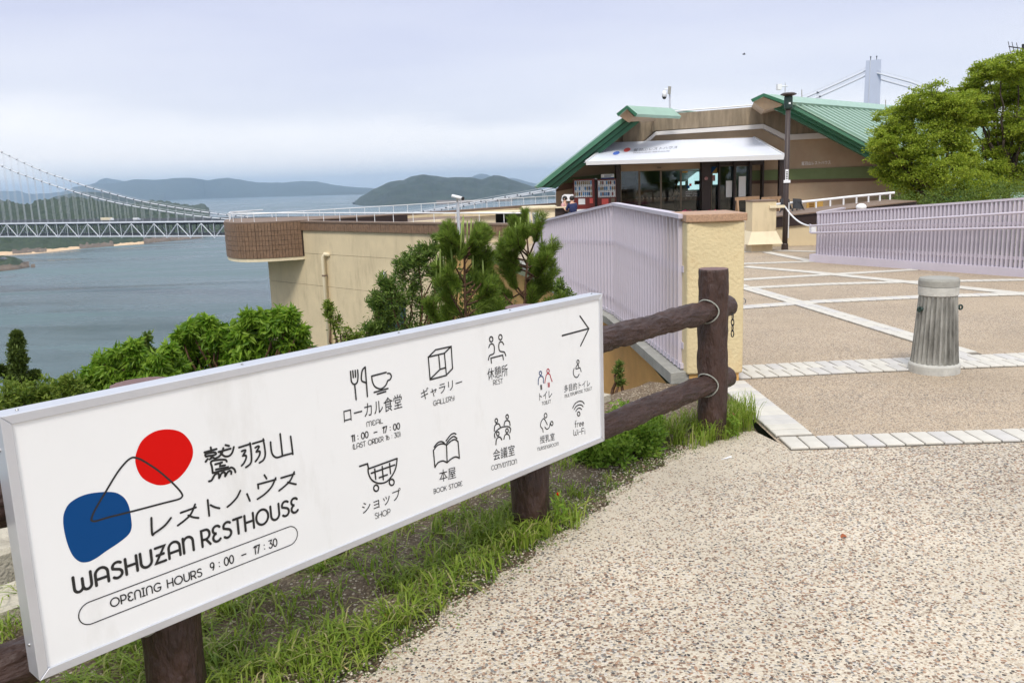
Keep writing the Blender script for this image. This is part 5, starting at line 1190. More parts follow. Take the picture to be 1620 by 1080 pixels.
# canopy
cA, cB, cC, cD = at(927, 257, 38.5), at(1241, 244.5, 38.5), at(1193, 214, 41.7), at(967, 229, 41.7); cE = at(1243, 243, 41.7)
zc = (cA[2]+cB[2])/2; cA[2] = cB[2] = zc; cC[2] = cD[2] = (cC[2]+cD[2])/2; 
can = obj('canopy', MB().add([cA, cB, cC, cD, cE, cA-V3(0, 0, .02), cB-V3(0, 0, .02), cE-V3(0, 0, .02), V3(cA[0], 41.7, cA[2]-.02)], [(0, 1, 2, 3), (1, 4, 2), (5, 8, 7, 6), (0, 5, 6, 1), (1, 6, 7, 4), (3, 8, 5, 0), (3, 2, 4, 7, 8)]), 'canopy_white', rh)
obj('canopy_fascia', MB().prism([cA+V3(0, 0, .02), cB+V3(0, 0, .02), cB-V3(.05, 0, .2), cA-V3(0, 0, .14)], (0, -.06, 0)), 'canopy_trim', rh)
obj('canopy_hip_trim', MB().bar(cB, cC, .1, .08), 'canopy_trim', rh)
obj('canopy_hip_trim', MB().bar(cA, cD, .1, .08), 'canopy_trim', rh)
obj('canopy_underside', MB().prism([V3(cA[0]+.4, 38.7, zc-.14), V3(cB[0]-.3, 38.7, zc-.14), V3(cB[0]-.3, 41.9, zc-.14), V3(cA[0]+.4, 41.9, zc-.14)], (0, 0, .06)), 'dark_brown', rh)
def on_canopy(x, y):
    d = ray(x, y); n_ = np.cross(cB-cA, cD-cA); n_ /= np.linalg.norm(n_); n_ = -n_ if n_[1] > 0 else n_
    t_ = ((cA-CC) @ n_)/(d @ n_); return CC+d*t_+n_*.012
def cblob(c, rx, ry, tl, m):
    P = [on_canopy(c[0]+rx*math.cos(q)+tl*math.sin(q), c[1]-ry*math.sin(q)) for q in np.linspace(0, 2*math.pi, 17)[:-1]]; obj('canopy_logo', MB().add(P, [tuple(range(16))]), m, rh)
mat('logo_red', srgb(226, 92, 84), .5); mat('logo_blue', srgb(84, 120, 206), .5); mat('print_grey', srgb(120, 120, 125), .6)
cblob((992, 237.5), 5.0, 3.2, 2, 'logo_red'); cblob((975, 242.6), 5.0, 2.9, 2, 'logo_blue')
def flat_text(txt, f, h, m, name, par):
    V, F = jp_mesh(txt); W = V[:, 0].max(); H_ = V[:, 1].max(); obj(name, MB().add([f(x/W, y/H_) for x, y, z in V], F), m, par)
flat_text('鷲羽山レストハウス', lambda u_, v_: on_canopy(1001+70*u_+2*v_, 240.5-5.0*u_-4.6*v_), 1, 'print_grey', 'canopy_lettering', rh)
flat_text('WASHUZAN RESTHOUSE', lambda u_, v_: on_canopy(1001+58*u_+1*v_, 243.4-3.2*u_-1.7*v_), 1, 'print_grey', 'canopy_lettering', rh)
flat_text('鷲羽山レストハウス', lambda u_, v_: at(1268+46*u_, 262-2.2*u_-6.0*v_, YW-.12), 1, 'white_paint', 'wall_lettering', rh)
# entrance
fbox_ = lambda name, x0, y0, x1, y1, Y, dep, m, par=rh: obj(name, fbox(MB(), x0, y0, x1, y1, Y, dep), m, par)
fbox_('column', 975, 258, 981.3, 350, 41.1, .5, 'dark_brown'); fbox_('column', 1110.6, 250, 1124.5, 356, 40.9, .6, 'dark_brown')
fbox_('column', 1232.5, 246, 1240, 356, 40.7, .25, 'dark_brown')
fbox_('transom', 982, 257, 1110, 269.4, 41.35, .2, 'taupe')
fbox_('door_sensor', 1040, 264.5, 1046, 267, 41.25, .1, 'frame_bronze')
fbox_('transom', 1124.5, 250, 1208, 262, 41.5, .2, 'dark_brown')
mg = bpy.data.materials.new('shop_glass'); mg.use_nodes = True; MATS['shop_glass'] = mg; gn = mg.node_tree.nodes; gb = gn['Principled BSDF']
gb.inputs['Base Color'].default_value = (.35, .42, .42, 1); gb.inputs['Roughness'].default_value = .02; gb.inputs['Transmission Weight'].default_value = 1; gb.inputs['IOR'].default_value = 1.01
gg = gn.new('ShaderNodeBsdfGlossy'); gg.inputs['Roughness'].default_value = .03; gtr = gn.new('ShaderNodeBsdfTransparent'); gtr.inputs[0].default_value = (.72, .78, .78, 1); gmx = gn.new('ShaderNodeMixShader'); gmx.inputs[0].default_value = .055
mg.node_tree.links.new(gtr.outputs[0], gmx.inputs[1]); mg.node_tree.links.new(gg.outputs[0], gmx.inputs[2]); mg.node_tree.links.new(gmx.outputs[0], gn['Material Output'].inputs[0])
def pane(x0, y0, x1, y1, Y=41.5, par=rh):
    f = obj('door_frame', fbox(fbox(fbox(fbox(MB(), x0, y0, x0+1.2, y1, Y-.03, .08), x1-1.2, y0, x1, y1, Y-.03, .08), x0+1.25, y0, x1-1.25, y0+1, Y-.03, .08), x0+1.25, y1-1.5, x1-1.25, y1, Y-.03, .08), 'frame_bronze', par)
    g_ = MB(); fbox(g_, x0+1.2, y0+1, x1-1.2, y1-1.5, Y, .02); o = link('pane', g_.mesh('pane', 'shop_glass'), f); o.location = -Vector(tuple(par.location)) if False else (0, 0, 0)
    M = Matrix.Translation(-par.location); o.data.transform(M); return f
for x0, x1 in ((982, 1011.5), (1012, 1045.5), (1046, 1077), (1077.5, 1110)): pane(x0, 269.6, x1, 352)
for x0, x1 in ((1125, 1137), (1138, 1162), (1163, 1187)): pane(x0, 262.3, x1, 352, 41.6)
fbox_('mullion', 1136.8, 252, 1139.5, 352, 41.3, .2, 'dark_brown'); fbox_('mullion', 1161, 252, 1164, 352, 41.3, .2, 'dark_brown'); fbox_('mullion', 1186, 250, 1189.4, 352, 41.3, .4, 'dark_brown'); fbox_('mullion', 1206, 250, 1208.4, 352, 41.5, .4, 'dark_brown')
# interior
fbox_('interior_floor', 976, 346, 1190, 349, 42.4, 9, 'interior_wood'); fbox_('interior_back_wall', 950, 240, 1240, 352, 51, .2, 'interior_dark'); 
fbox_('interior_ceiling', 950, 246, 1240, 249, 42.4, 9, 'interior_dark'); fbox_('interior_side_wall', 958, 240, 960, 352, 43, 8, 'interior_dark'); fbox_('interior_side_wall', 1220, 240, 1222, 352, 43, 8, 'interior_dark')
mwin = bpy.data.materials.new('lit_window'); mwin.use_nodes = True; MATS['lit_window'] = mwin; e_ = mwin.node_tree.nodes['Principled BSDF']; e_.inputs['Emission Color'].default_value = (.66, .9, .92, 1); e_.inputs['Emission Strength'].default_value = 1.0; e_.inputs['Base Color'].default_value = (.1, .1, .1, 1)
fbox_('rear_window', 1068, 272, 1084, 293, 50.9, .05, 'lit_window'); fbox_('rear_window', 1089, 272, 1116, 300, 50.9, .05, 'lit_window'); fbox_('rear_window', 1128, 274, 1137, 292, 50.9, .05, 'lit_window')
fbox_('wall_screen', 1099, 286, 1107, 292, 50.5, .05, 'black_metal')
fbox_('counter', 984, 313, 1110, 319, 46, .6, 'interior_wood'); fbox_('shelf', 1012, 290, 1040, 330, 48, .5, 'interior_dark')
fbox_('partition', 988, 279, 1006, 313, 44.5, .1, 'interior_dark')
gp = thing('glass_poster', 'lower left of two tall pale posters on the glass right of the thick column', 'poster', at(1153, 299, 41.5), 'pale posters on the entrance glass'); obj('sheet', fbox(MB(), 1148.5, 286, 1158, 312, 41.48, .015), 'white_panel', gp)
gp = thing('glass_poster', 'upper right of two tall pale posters on the glass right of the thick column', 'poster', at(1174, 295, 41.5), 'pale posters on the entrance glass'); obj('sheet', fbox(MB(), 1168.7, 279, 1179.8, 311, 41.48, .015), 'white_panel', gp)
gp = thing('glass_poster', 'small blue and yellow poster with a pink sheet below, beside the thick column', 'poster', at(1130, 272, 41.5))
obj('blue_half', MB().prism([at(1125.5, 264, 41.48), at(1134.5, 264, 41.48), at(1125.5, 274.5, 41.48)], (0, .015, 0)), 'print_blue', gp); obj('yellow_half', MB().prism([at(1134.6, 264.2, 41.48), at(1134.6, 274.5, 41.48), at(1125.8, 274.5, 41.48)], (0, .015, 0)), 'yellow_board', gp)
obj('pink_sheet', fbox(MB(), 1126.5, 277, 1131.5, 286.5, 41.48, .015), 'cloth_pink', gp); gp['category'] = 'poster'
fbox_('door_decal', 1079.5, 268.3+2.5, 1088, 273.5, 41.46, .01, 'yellow_board')
fbox_('door_logo_red', 1090.5, 290.5, 1094, 294.5, 41.46, .01, 'print_red'); fbox_('door_logo_blue', 1087, 293.5, 1091, 298, 41.455, .01, 'print_blue')
flat_text('鷲羽山レストハウス', lambda u_, v_: at(1085+18*u_, 304.5-2.*v_, 41.46), 1, 'white_paint', 'door_lettering', rh)
flat_text('OPENING HOURS', lambda u_, v_: at(1084.5+18.5*u_, 307.3-1.8*v_, 41.46), 1, 'white_paint', 'door_lettering', rh)
flat_text('9:00 - 17:30', lambda u_, v_: at(1085+17.5*u_, 310.6-2.2*v_, 41.46), 1, 'white_paint', 'door_lettering', rh)
for x in list(range(1018, 1044, 6))+list(range(1052, 1076, 7))+[1085, 1093, 1101]: obj('door_marker', disc(at(x, 313.5, 41.46), V3(0, -1, 0), .045, .01, 10), 'frame_bronze', rh)
obj('alarm_bell', disc(at(1117, 282.5, 40.88), V3(0, -1, 0), .08, .05, 14), 'cloth_pink', rh)
for x in (1014, 1056): obj('downlight', disc(V3(at(x, 256, 40)[0], 40, zc-.14), V3(0, 0, -1), .12, .03, 12), 'canopy_trim', rh)
# drain spout by the right column
obj('rain_spout', MB().tube([at(1241, 250, 41), at(1238, 256, 40.9), at(1236, 262, 40.9)], .06, 8), 'taupe', rh)
# vending machines
def vending(x0, x1, ytop, body, lab, seed):
    Y = 40.9; base = V3(at((x0+x1)/2, 340, Y)[0], Y, gz(Y)-.0); t = thing('vending_machine', lab, 'vending machine', base, 'vending machines beside the entrance')
    X0, X1 = at(x0, 300, Y)[0], at(x1, 300, Y)[0]; zt_ = at((x0+x1)/2, ytop, Y)[2]; zb_ = gz(Y)
    obj('cabinet', MB().box((X0, Y, zb_), (X1, Y+.7, zt_)), body, t)
    wl, wr = X0+.03, X1-.12 if seed == 0 else X1-.04; zw0 = at(x0, 312.5, Y)[2]; zw1 = zt_-.07
    obj('display_back', MB().box((wl, Y-.02, zw0), (wr, Y-.001, zw1)), 'can_white', t)
    mats_ = ('can_blue', 'can_mixed', 'can_white', 'can_blue'); hgt = (zw1-zw0)/3
    for r_ in range(3):
        for c_ in range(9):
            xx = wl+(c_+.5)*(wr-wl)/9; z_ = zw0+.07+r_*hgt; mm = random.choice(('can_blue', 'can_blue', 'can_mixed', 'print_blue', 'machine_red' if seed else 'can_mixed', 'can_white'))
            o = link('drink_can', can_mesh(mm), t, Vector((xx, Y-.05, z_))-t.location)
        obj('button_strip', MB().box((wl, Y-.055, zw0+.0+r_*hgt), (wr, Y-.021, zw0+.05+r_*hgt)), 'can_white', t)
        for c_ in range(9):
            xx = wl+(c_+.5)*(wr-wl)/9; link('button', but_mesh(), t, Vector((xx, Y-.057, zw0+.025+r_*hgt))-t.location)
    obj('notice', MB().box((X0+.2, Y-.012, zw0-.34), (X0+.52, Y-.001, zw0-.07)), 'can_white' if seed == 0 else 'logo_red', t)
    obj('coin_panel', MB().box((X1-.24, Y-.02, zw0-.3), (X1-.08, Y-.001, zw0-.06)), 'frame_bronze' if seed else 'logo_red', t)
    obj('pickup_slot', MB().box((X0+.12, Y-.02, zb_+.22), (X1-.3, Y-.001, zb_+.45)), 'can_white', t)
CANM = {}
def can_mesh(m):
    if m not in CANM: CANM[m] = MB().lathe([(.022, 0), (.03, .01), (.03, .15), (.02, .165)], n=8).mesh('drink_can', m)
    return CANM[m]
def but_mesh():
    if 'b' not in CANM: CANM['b'] = MB().box((-.02, -.004, -.012), (.02, .004, .012)).mesh('button', 'black_metal')
    return CANM['b']
vending(908, 940.5, 283.5, 'machine_red', 'dark red drinks vending machine with a white notice, left one by the entrance', 0); vending(945, 974.8, 283, 'machine_red2', 'dark red drinks vending machine with a red notice, right one beside the entrance column', 1)
fill = thing('recycling_bin', 'narrow dark maroon bin between the two vending machines', 'bin', at(942.7, 300, 41.1)); obj('body', fbox(MB(), 940.8, 284, 944.8, 345, 41.1, .5), 'dark_brown', fill); obj('lid', fbox(MB(), 940.9, 282.3, 944.7, 283.9, 41.08, .5), 'can_white', fill)
ts = thing('machine_sign', 'small white and blue sign panel on top of the right vending machine', 'sign', at(961, 280, 41)); obj('panel', fbox(MB(), 951, 275.5, 971.5, 283.3, 40.95, .05), 'can_white', ts); obj('blue_strip', fbox(MB(), 951, 281, 971.5, 283.2, 40.93, .015), 'print_blue', ts); obj('lettering', fbox(fbox(MB(), 956, 277, 969, 278, 40.94, .01), 956, 279, 967, 279.8, 40.94, .01), 'print_navy', ts)
# roof camera, weather box
rc = thing('dome_camera', 'dome security camera hanging from a pole on the concrete parapet', 'security camera', at(1059, 182, 42))
obj('pole', MB().tube([at(1060, 182, 42), at(1059.5, 137, 42)], .045, 6), 'aluminium', rc); obj('junction_box', MB().tube([at(1058.5, 149, 41.9), at(1059.5, 137, 41.9)], .075, 8), 'concrete_grey', rc)
obj('arm', MB().tube([at(1058, 141.5, 41.9), at(1051, 142, 41.9), at(1051, 147, 41.9)], .03, 6), 'aluminium', rc); obj('housing', MB().lathe([(.03, .3), (.1, .22), (.12, 0)], at(1051, 153.5, 41.9), 14), 'white_paint', rc, True); obj('dome', MB().ball(at(1051, 154, 41.9), .1, 12, 8), 'black_metal', rc, True)
wb = thing('antenna_box', 'small white antenna box on a short mast above the right roof prow', 'antenna', at(1242, 147, 40))
obj('mast', MB().tube([at(1242, 150, 40), at(1242.5, 131, 40)], .025, 6), 'aluminium', wb); obj('arm', MB().tube([at(1236, 137, 40), at(1246, 136, 40)], .03, 6), 'aluminium', wb); obj('box', fbox(MB(), 1230.5, 133, 1237, 142, 39.9, .25), 'white_paint', wb)
for x, y0, y1, lab in ((1268.5, 142, 153, 'thin lightning rod on the green ridge left of the bridge tower'), (1401, 158, 171, 'thin lightning rod on the green ridge right of the bridge tower')):
    lr = thing('lightning_rod', lab, 'lightning rod', at(x, y1, 46)); obj('rod', MB().tube([at(x, y1+1, 46), at(x, y0, 46)], .022, 5), 'concrete_grey', lr)
ta = thing('tv_antenna', 'dark television antenna rising above the trees in the top right corner', 'antenna', at(1618, 120, 30))
obj('mast', MB().tube([at(1618, 240, 30), at(1619, 70, 30)], .05, 8), 'black_metal', ta)
obj('boom', MB().tube([at(1596, 74, 30), at(1632, 79, 30)], .02, 6), 'black_metal', ta)
for x in (1598, 1604, 1611, 1625): obj('element', MB().tube([at(x-3, 66+.14*(x-1596), 30.4), at(x+1, 84+.14*(x-1596), 29.6)], .012, 5), 'black_metal', ta)
obj('boom', MB().tube([at(1598, 87, 30), at(1634, 88, 30)], .015, 6), 'black_metal', ta)
# planters with pink flowers just above the fence top by the doors
for x, lab in ((1093, 'pink flowers in a dark planter in front of the glass doors'), (1128, 'pink flowers in a dark planter in front of the thick entrance column')):
    fp = thing('flower_planter', lab, 'planter', at(x, 352, 33), 'pink flower planters'); b_ = at(x, 341, 33)
    obj('pot', MB().lathe([(.14, -.65), (.2, -.25), (.2, -.22)], b_, 14), 'dark_brown', fp)
    P = b_+rng.normal(size=(260, 3))*V3(.22, .12, .06)+V3(0, 0, .05); V, F = leaves(P, rng.normal(size=(260, 3))+V3(0, 0, 1), .05, .045); o = bigmesh('blooms', V, F, 'pink_bloom', fp)
    V, F = leaves(b_+rng.normal(size=(200, 3))*V3(.2, .12, .07)-V3(0, 0, .08), rng.normal(size=(200, 3)), .07, .04); bigmesh('foliage', V, F, 'shrub_leaf', fp)
# ------------------------------------------------------------------ people
def skin_person(name, label, base, joints, edges, parts, face, head, hair_c='hair'):
    """joints: name -> (pos, radius); body is one skinned surface; clothing = larger skinned shells over part of the same skeleton"""
    t = thing(name, label, 'person', base)
    def shell(nm, keys, m, grow):
        ks = [k for k in keys]; idx = {k: i for i, k in enumerate(ks)}; es = [(idx[a], idx[b]) for a, b in edges if a in idx and b in idx]
        me = bpy.data.meshes.new(nm); me.from_pydata([joints[k][0] for k in ks], es, []); me.materials.append(MATS[m]); o = link(nm, me, t)
        sk = o.modifiers.new('skin', 'SKIN'); sv = me.skin_vertices[0].data
        for k in ks: r_ = joints[k][1]*grow; sv[idx[k]].radius = (r_, r_); sv[idx[k]].use_root = (k == ks[0])
        sub = o.modifiers.new('sub', 'SUBSURF'); sub.levels = 1; sub.render_levels = 1; sk.use_smooth_shade = True; return o
    shell('body', list(joints), 'skin', 1.0)
    for nm, keys, m, g_ in parts: shell(nm, keys, m, g_)
    h = joints['head'][0]; f = V3(*face); up = V3(0, 0, 1); sd = np.cross(f, up)
    local('hair', MB().ball(V3(*h)-f*.022+up*.03, .108, 12, 8, (1, 1, 1)), hair_c, t, True)
    for s in (-1, 1): local('eye', MB().ball(V3(*h)+f*.088+sd*.035*s+up*.01, .012, 6, 4), 'print_black', t, True); local('ear', MB().ball(V3(*h)+sd*.092*s, .022, 6, 4), 'skin', t, True)
    local('nose', MB().ball(V3(*h)+f*.1-up*.015, .016, 6, 4), 'skin', t, True); local('mouth', MB().bar(V3(*h)+f*.094-up*.05-sd*.02, V3(*h)+f*.094-up*.05+sd*.02, .01, .008), 'cloth_maroon', t)
    return t
def seated(name, label, pos, rz, top, pants, rest=True):
    c, s = math.cos(rz), math.sin(rz); R = lambda x, y, z: (c*x-s*y, s*x+c*y, z)   # +x is forward
    J = {'pelvis': (R(0, 0, .50), .13), 'waist': (R(0, 0, .66), .125), 'chest': (R(.03, 0, .86), .15), 'neck': (R(.05, 0, 1.02), .055), 'head': (R(.08, 0, 1.17), .095)}
    for n_, y in (('l', .17), ('r', -.17)):
        J['sh'+n_] = (R(.03, y*1.0, .95), .06); J['el'+n_] = (R(.14, y*1.45, .70), .045); J['wr'+n_] = (R(.38, y*1.0, .77), .03); J['ha'+n_] = (R(.45, y*.8, .785), .035)
        J['hip'+n_] = (R(.05, y*.6, .47), .09); J['kn'+n_] = (R(.46, y*.75, .49), .065); J['an'+n_] = (R(.44, y*.75, .10), .042); J['to'+n_] = (R(.58, y*.8, .05), .035)
    E_ = [('pelvis', 'waist'), ('waist', 'chest'), ('chest', 'neck'), ('neck', 'head')]
    for n_ in 'lr': E_ += [('chest', 'sh'+n_), ('sh'+n_, 'el'+n_), ('el'+n_, 'wr'+n_), ('wr'+n_, 'ha'+n_), ('pelvis', 'hip'+n_), ('hip'+n_, 'kn'+n_), ('kn'+n_, 'an'+n_), ('an'+n_, 'to'+n_)]
    t = skin_person(name, label, pos, J, E_, [('shirt', ['pelvis', 'waist', 'chest', 'shl', 'ell', 'shr', 'elr'], top, 1.34), ('trousers', ['pelvis', 'hipl', 'knl', 'anl', 'hipr', 'knr', 'anr'], pants, 1.3), ('shoe', ['anl', 'tol'], 'black_metal', 1.15), ('shoe', ['anr', 'tor'], 'black_metal', 1.15)], R(1, 0, 0), None)
    for n_ in 'lr':
        hp = V3(*J['ha'+n_][0])
        for q in range(4): local('finger', MB().tube([hp+V3(*R(.02, (q-1.5)*.018, 0)), hp+V3(*R(.075-.008*abs(q-1.5), (q-1.5)*.02, -.012))], [.009, .006], 5), 'skin', t, True)
        local('thumb', MB().tube([hp+V3(*R(0, .03, 0)), hp+V3(*R(.04, .05, -.01))], [.01, .007], 5), 'skin', t, True)
    ch = thing('stool', 'stool under the person in ' + ('the pink and white top' if top == 'cloth_pink' else 'the navy shirt'), 'stool', pos)
    local('seat', MB().lathe([(.17, .36), (.18, .37), (.18, .39), (.16, .40)], n=16), 'dark_brown', ch)
    for q in range(4):
        a = math.pi/4+q*math.pi/2; local('leg', MB().tube([(.12*math.cos(a), .12*math.sin(a), .37), (.17*math.cos(a), .17*math.sin(a), 0)], .014, 6), 'black_metal', ch)
    return t
g38 = gz(37)
pw = at(891.5, 315, 37); seated('person', 'dark-haired person in a pink and white top seated at the counter, facing right', V3(pw[0], 37, pw[2]-1.17), -.5, 'cloth_pink', 'cloth_dark')
pm_ = at(904.5, 315, 36); seated('person', 'person in a navy shirt and jeans seated at the counter with the back turned', V3(pm_[0]+.04, 36, pm_[2]-1.17), math.radians(118), 'cloth_navy', 'cloth_jeans')
tb = thing('counter_table', 'dark-sided counter table with a pale top between the seated people', 'table', at(888, 335, 36.4))
obj('table_top', fbox(MB(), 876, 327.6, 899, 329.2, 36.3, .6), 'cream_pale', tb); obj('table_side', fbox(MB(), 878.2, 329.4, 897.5, 349, 36.45, .4), 'dark_brown', tb)
wc = thing('garden_chair', 'white rounded chair back behind the seated people', 'chair', at(898, 330, 38.5)); 
q = [at(888, 318, 38.5), at(889.5, 310, 38.5), at(893, 307.5, 38.5), at(907, 307.5, 38.5), at(908, 318, 38.5)]; obj('backrest', MB().prism(q, (0, .08, 0)), 'white_paint', wc)
obj('leg', MB().tube([at(890, 318, 38.54), at(890, 344, 38.54)], .02, 6), 'white_paint', wc); obj('leg', MB().tube([at(906, 318, 38.54), at(906, 344, 38.54)], .02, 6), 'white_paint', wc)
# someone standing indoors behind the doors
def standing(label, pos, rz, top, pants):
    c, s = math.cos(rz), math.sin(rz); R = lambda x, y, z: (c*x-s*y, s*x+c*y, z)
    J = {'pelvis': (R(0, 0, .92), .13), 'waist': (R(0, 0, 1.08), .12), 'chest': (R(.01, 0, 1.28), .15), 'neck': (R(.02, 0, 1.44), .055), 'head': (R(.04, 0, 1.58), .095)}
    for n_, y in (('l', .18), ('r', -.18)):
        J['sh'+n_] = (R(.01, y, 1.37), .06); J['el'+n_] = (R(.02, y*1.35, 1.1), .045); J['wr'+n_] = (R(.2, y*1.2, 1.0), .03); J['ha'+n_] = (R(.27, y*1.1, 1.0), .035)
        J['hip'+n_] = (R(0, y*.55, .86), .09); J['kn'+n_] = (R(.02, y*.6, .48), .065); J['an'+n_] = (R(0, y*.6, .09), .042); J['to'+n_] = (R(.14, y*.65, .04), .035)
    E_ = [('pelvis', 'waist'), ('waist', 'chest'), ('chest', 'neck'), ('neck', 'head')]
    for n_ in 'lr': E_ += [('chest', 'sh'+n_), ('sh'+n_, 'el'+n_), ('el'+n_, 'wr'+n_), ('wr'+n_, 'ha'+n_), ('pelvis', 'hip'+n_), ('hip'+n_, 'kn'+n_), ('kn'+n_, 'an'+n_), ('an'+n_, 'to'+n_)]
    skin_person('person', label, pos, J, E_, [('shirt', ['waist', 'chest', 'shl', 'ell', 'shr', 'elr'], top, 1.13), ('trousers', ['pelvis', 'hipl', 'knl', 'anl', 'hipr', 'knr', 'anr'], pants, 1.12)], R(1, 0, 0), None)
ph_ = at(1069, 289, 43.5); standing('person in a maroon top standing indoors behind the sliding glass doors', V3(ph_[0], 43.5, ph_[2]-1.58), 0, 'cloth_maroon', 'cloth_dark')

# ------------------------------------------------------------------ vegetation
def limb(a, b, r0, r1, n_=6, wob=.06):
    a, b = np.array(a), np.array(b); L_ = np.linalg.norm(b-a); pts = []
    for i in range(n_+1):
        t_ = i/n_; p = a*(1-t_)+b*t_; p = p+rng.normal(size=3)*wob*L_*math.sin(math.pi*t_)*.5; p[2] += .08*L_*math.sin(math.pi*t_); pts.append(p)
    return pts, [r0+(r1-r0)*i/n_ for i in range(n_+1)]
def broad_tree(label, base, fork, lobes, Y, leaf=.062, n_sub=44, n_leaf=140, m='tree_leaf', trunks=1, scale=1.):
    t = thing('broadleaf_tree', label, 'tree', base, 'rounded trees behind the lavender fence'); tr = MB(); P_, D_ = [], []
    F0 = at(fork[0], fork[1], Y); tr.tube(*limb(V3(*base)-V3(0, 0, .3), F0, .13, .09))
    for lx, ly, lr_ in lobes:
        dy = rng.uniform(-.7, .7); C0 = at(lx, ly, Y+dy); R_ = lr_/FP*Y*1.18
        mid = F0*.55+C0*.45+V3(0, 0, -.15); tr.tube(*limb(F0, mid, .06, .035, 5)); tr.tube(*limb(mid, C0, .035, .012, 5), n=5)
        for k in range(n_sub):
            d = rng.normal(size=3); d /= np.linalg.norm(d); d[2] = d[2]*.8+.2; c = C0+d*R_*rng.uniform(.35, 1.12); sr = R_*rng.uniform(.2, .5)
            if k % 2 == 0: tr.tube(*limb(C0+(c-C0)*.05, c, .012, .004, 3), n=4)
            q = rng.normal(size=(n_leaf, 3)); q = norm(q)*rng.uniform(.1, 1.15, (n_leaf, 1)); q[:, 2] *= .5
            P_.append(c+q*sr); dd = q*V3(1, 1, .3)+rng.normal(size=(n_leaf, 3))*.5+V3(0, 0, -.15); D_.append(dd)
    obj('trunk', tr, 'bark', t, True)
    V, F = leaves(np.concatenate(P_), np.concatenate(D_), leaf, leaf*.55); bigmesh('crown', V, F, m, t)
base1 = V3(*at(1478, 300, 22.5)); base1[2] = -.2
broad_tree('dense rounded green tree overlapping the green roof, left of the pair', base1, (1482, 305), [(1414, 208, 26), (1440, 178, 27), (1478, 163, 25), (1402, 245, 22), (1424, 282, 27), (1458, 226, 34), (1498, 196, 28), (1452, 300, 25), (1490, 282, 34), (1522, 262, 20), (1530, 300, 26), (1516, 172, 22), (1398, 230, 14), (1512, 228, 20), (1440, 255, 30)], 22.5)
base2 = V3(*at(1600, 300, 24)); base2[2] = -.2
broad_tree('taller airy green tree at the right edge of the photo, right of the pair', base2, (1592, 290), [(1560, 118, 20), (1585, 112, 18), (1536, 146, 16), (1615, 115, 22), (1575, 160, 22), (1608, 165, 26), (1640, 145, 32), (1555, 190, 16), (1588, 208, 22), (1622, 220, 28), (1600, 262, 28), (1545, 165, 20), (1570, 235, 20), (1560, 270, 24), (1530, 195, 20), (1600, 140, 24), (1626, 195, 28), (1626, 280, 30), (1575, 292, 24), (1552, 305, 20), (1660, 240, 40), (1700, 180, 50), (1680, 290, 45)], 24, n_sub=32)
# evergreen hedge low between the trunks
def bush(name, label, cat, blobs, leaf, asp, m, n_leaf, group=None, stem=None, droop=0., stems=True, base=None, up=.2, spread=1., curl=.15):
    """blobs: (world centre, radius, flatten)"""
    base = base if base is not None else blobs[0][0]-V3(0, 0, blobs[0][1]); t = thing(name, label, cat, base, group); P_, D_ = [], []; st = MB()
    for c, r_, fl in blobs:
        if stems: st.tube(*limb(np.array(base)+rng.normal(size=3)*V3(.06, .06, 0), c, .018, .005, 5), n=5)
        for k in range(max(5, int(16*spread))):
            d = norm(rng.normal(size=3)); cc = c+d*r_*rng.uniform(.3, 1)*V3(1, 1, fl)
            if stems: st.tube(*limb(c*.8+cc*.2, cc, .005, .002, 3), n=4)
            n_ = n_leaf//8; tw = norm(d+V3(0, 0, up)); s_ = rng.uniform(0, 1, (n_, 1))
            q = cc+tw*(s_-.5)*r_*.8+rng.normal(size=(n_, 3))*r_*.13
            P_.append(q+rng.normal(size=(n_, 3))*r_*.12); D_.append(norm(rng.normal(size=(n_, 3))*V3(1, 1, .6))+tw*.7*(1-min(1, max(droop, 0)))+V3(0, 0, -droop))
    if stems: obj('stem', st, 'bark_red' if m != 'tree_leaf' else 'bark', t)
    V, F = leaves(np.concatenate(P_), np.concatenate(D_), leaf, leaf*asp, curl); bigmesh('foliage', V, F, m, t); return t
bush('hedge', 'dark green clipped hedge under the trees behind the lavender fence', 'hedge', [(at(x, y, 21)+V3(0, rng.uniform(0, 1), 0), .42, .7) for x, y in ((1440, 318), (1470, 322), (1500, 318), (1530, 316), (1560, 312), (1590, 308), (1620, 304), (1650, 300))], .05, .5, 'shrub_leaf', 420, stems=False)
def bl(L_, Y, k=1.): return [(at(x, y, Y+dy), r_/FP*Y*k, fl) for x, y, r_, fl, dy in L_]
cg = 'shrubs and saplings on the slope behind the fence'
bush('cherry_sapling', 'bright green drooping-leaved sapling above the board near the cream building corner', 'sapling', bl([(300, 575, 30, .7, .2), (355, 535, 26, .7, .2), (460, 540, 24, .7, .1), (405, 545, 30, .7, .1), (445, 600, 40, .7, .2), (290, 610, 34, .7, .1), (340, 530, 26, .7, 0), (330, 560, 34, .6, .3), (375, 560, 36, .6, 0), (400, 515, 24, .7, .2), (435, 515, 22, .7, 0), (425, 555, 34, .6, .2), (300, 545, 18, .7, .1), (385, 590, 40, .6, 0), (450, 580, 26, .7, .3), (330, 600, 40, .5, 0), (300, 520, 12, .8, 0), (455, 505, 9, .8, 0), (458, 496, 7, .7, 0), (418, 496, 9, .8, .1), (396, 500, 9, .8, 0), (310, 512, 9, .8, .1), (328, 508, 8, .8, 0), (286, 530, 8, .9, 0), (366, 520, 9, .8, .2), (440, 492, 7, .8, .1), (474, 520, 8, .7, 0), (380, 530, 14, .8, 0)], 7.2, .78), .084, .32, 'cherry_leaf', 250, cg, droop=.75, base=at(390, 760, 7.2), curl=.25, spread=1.3)
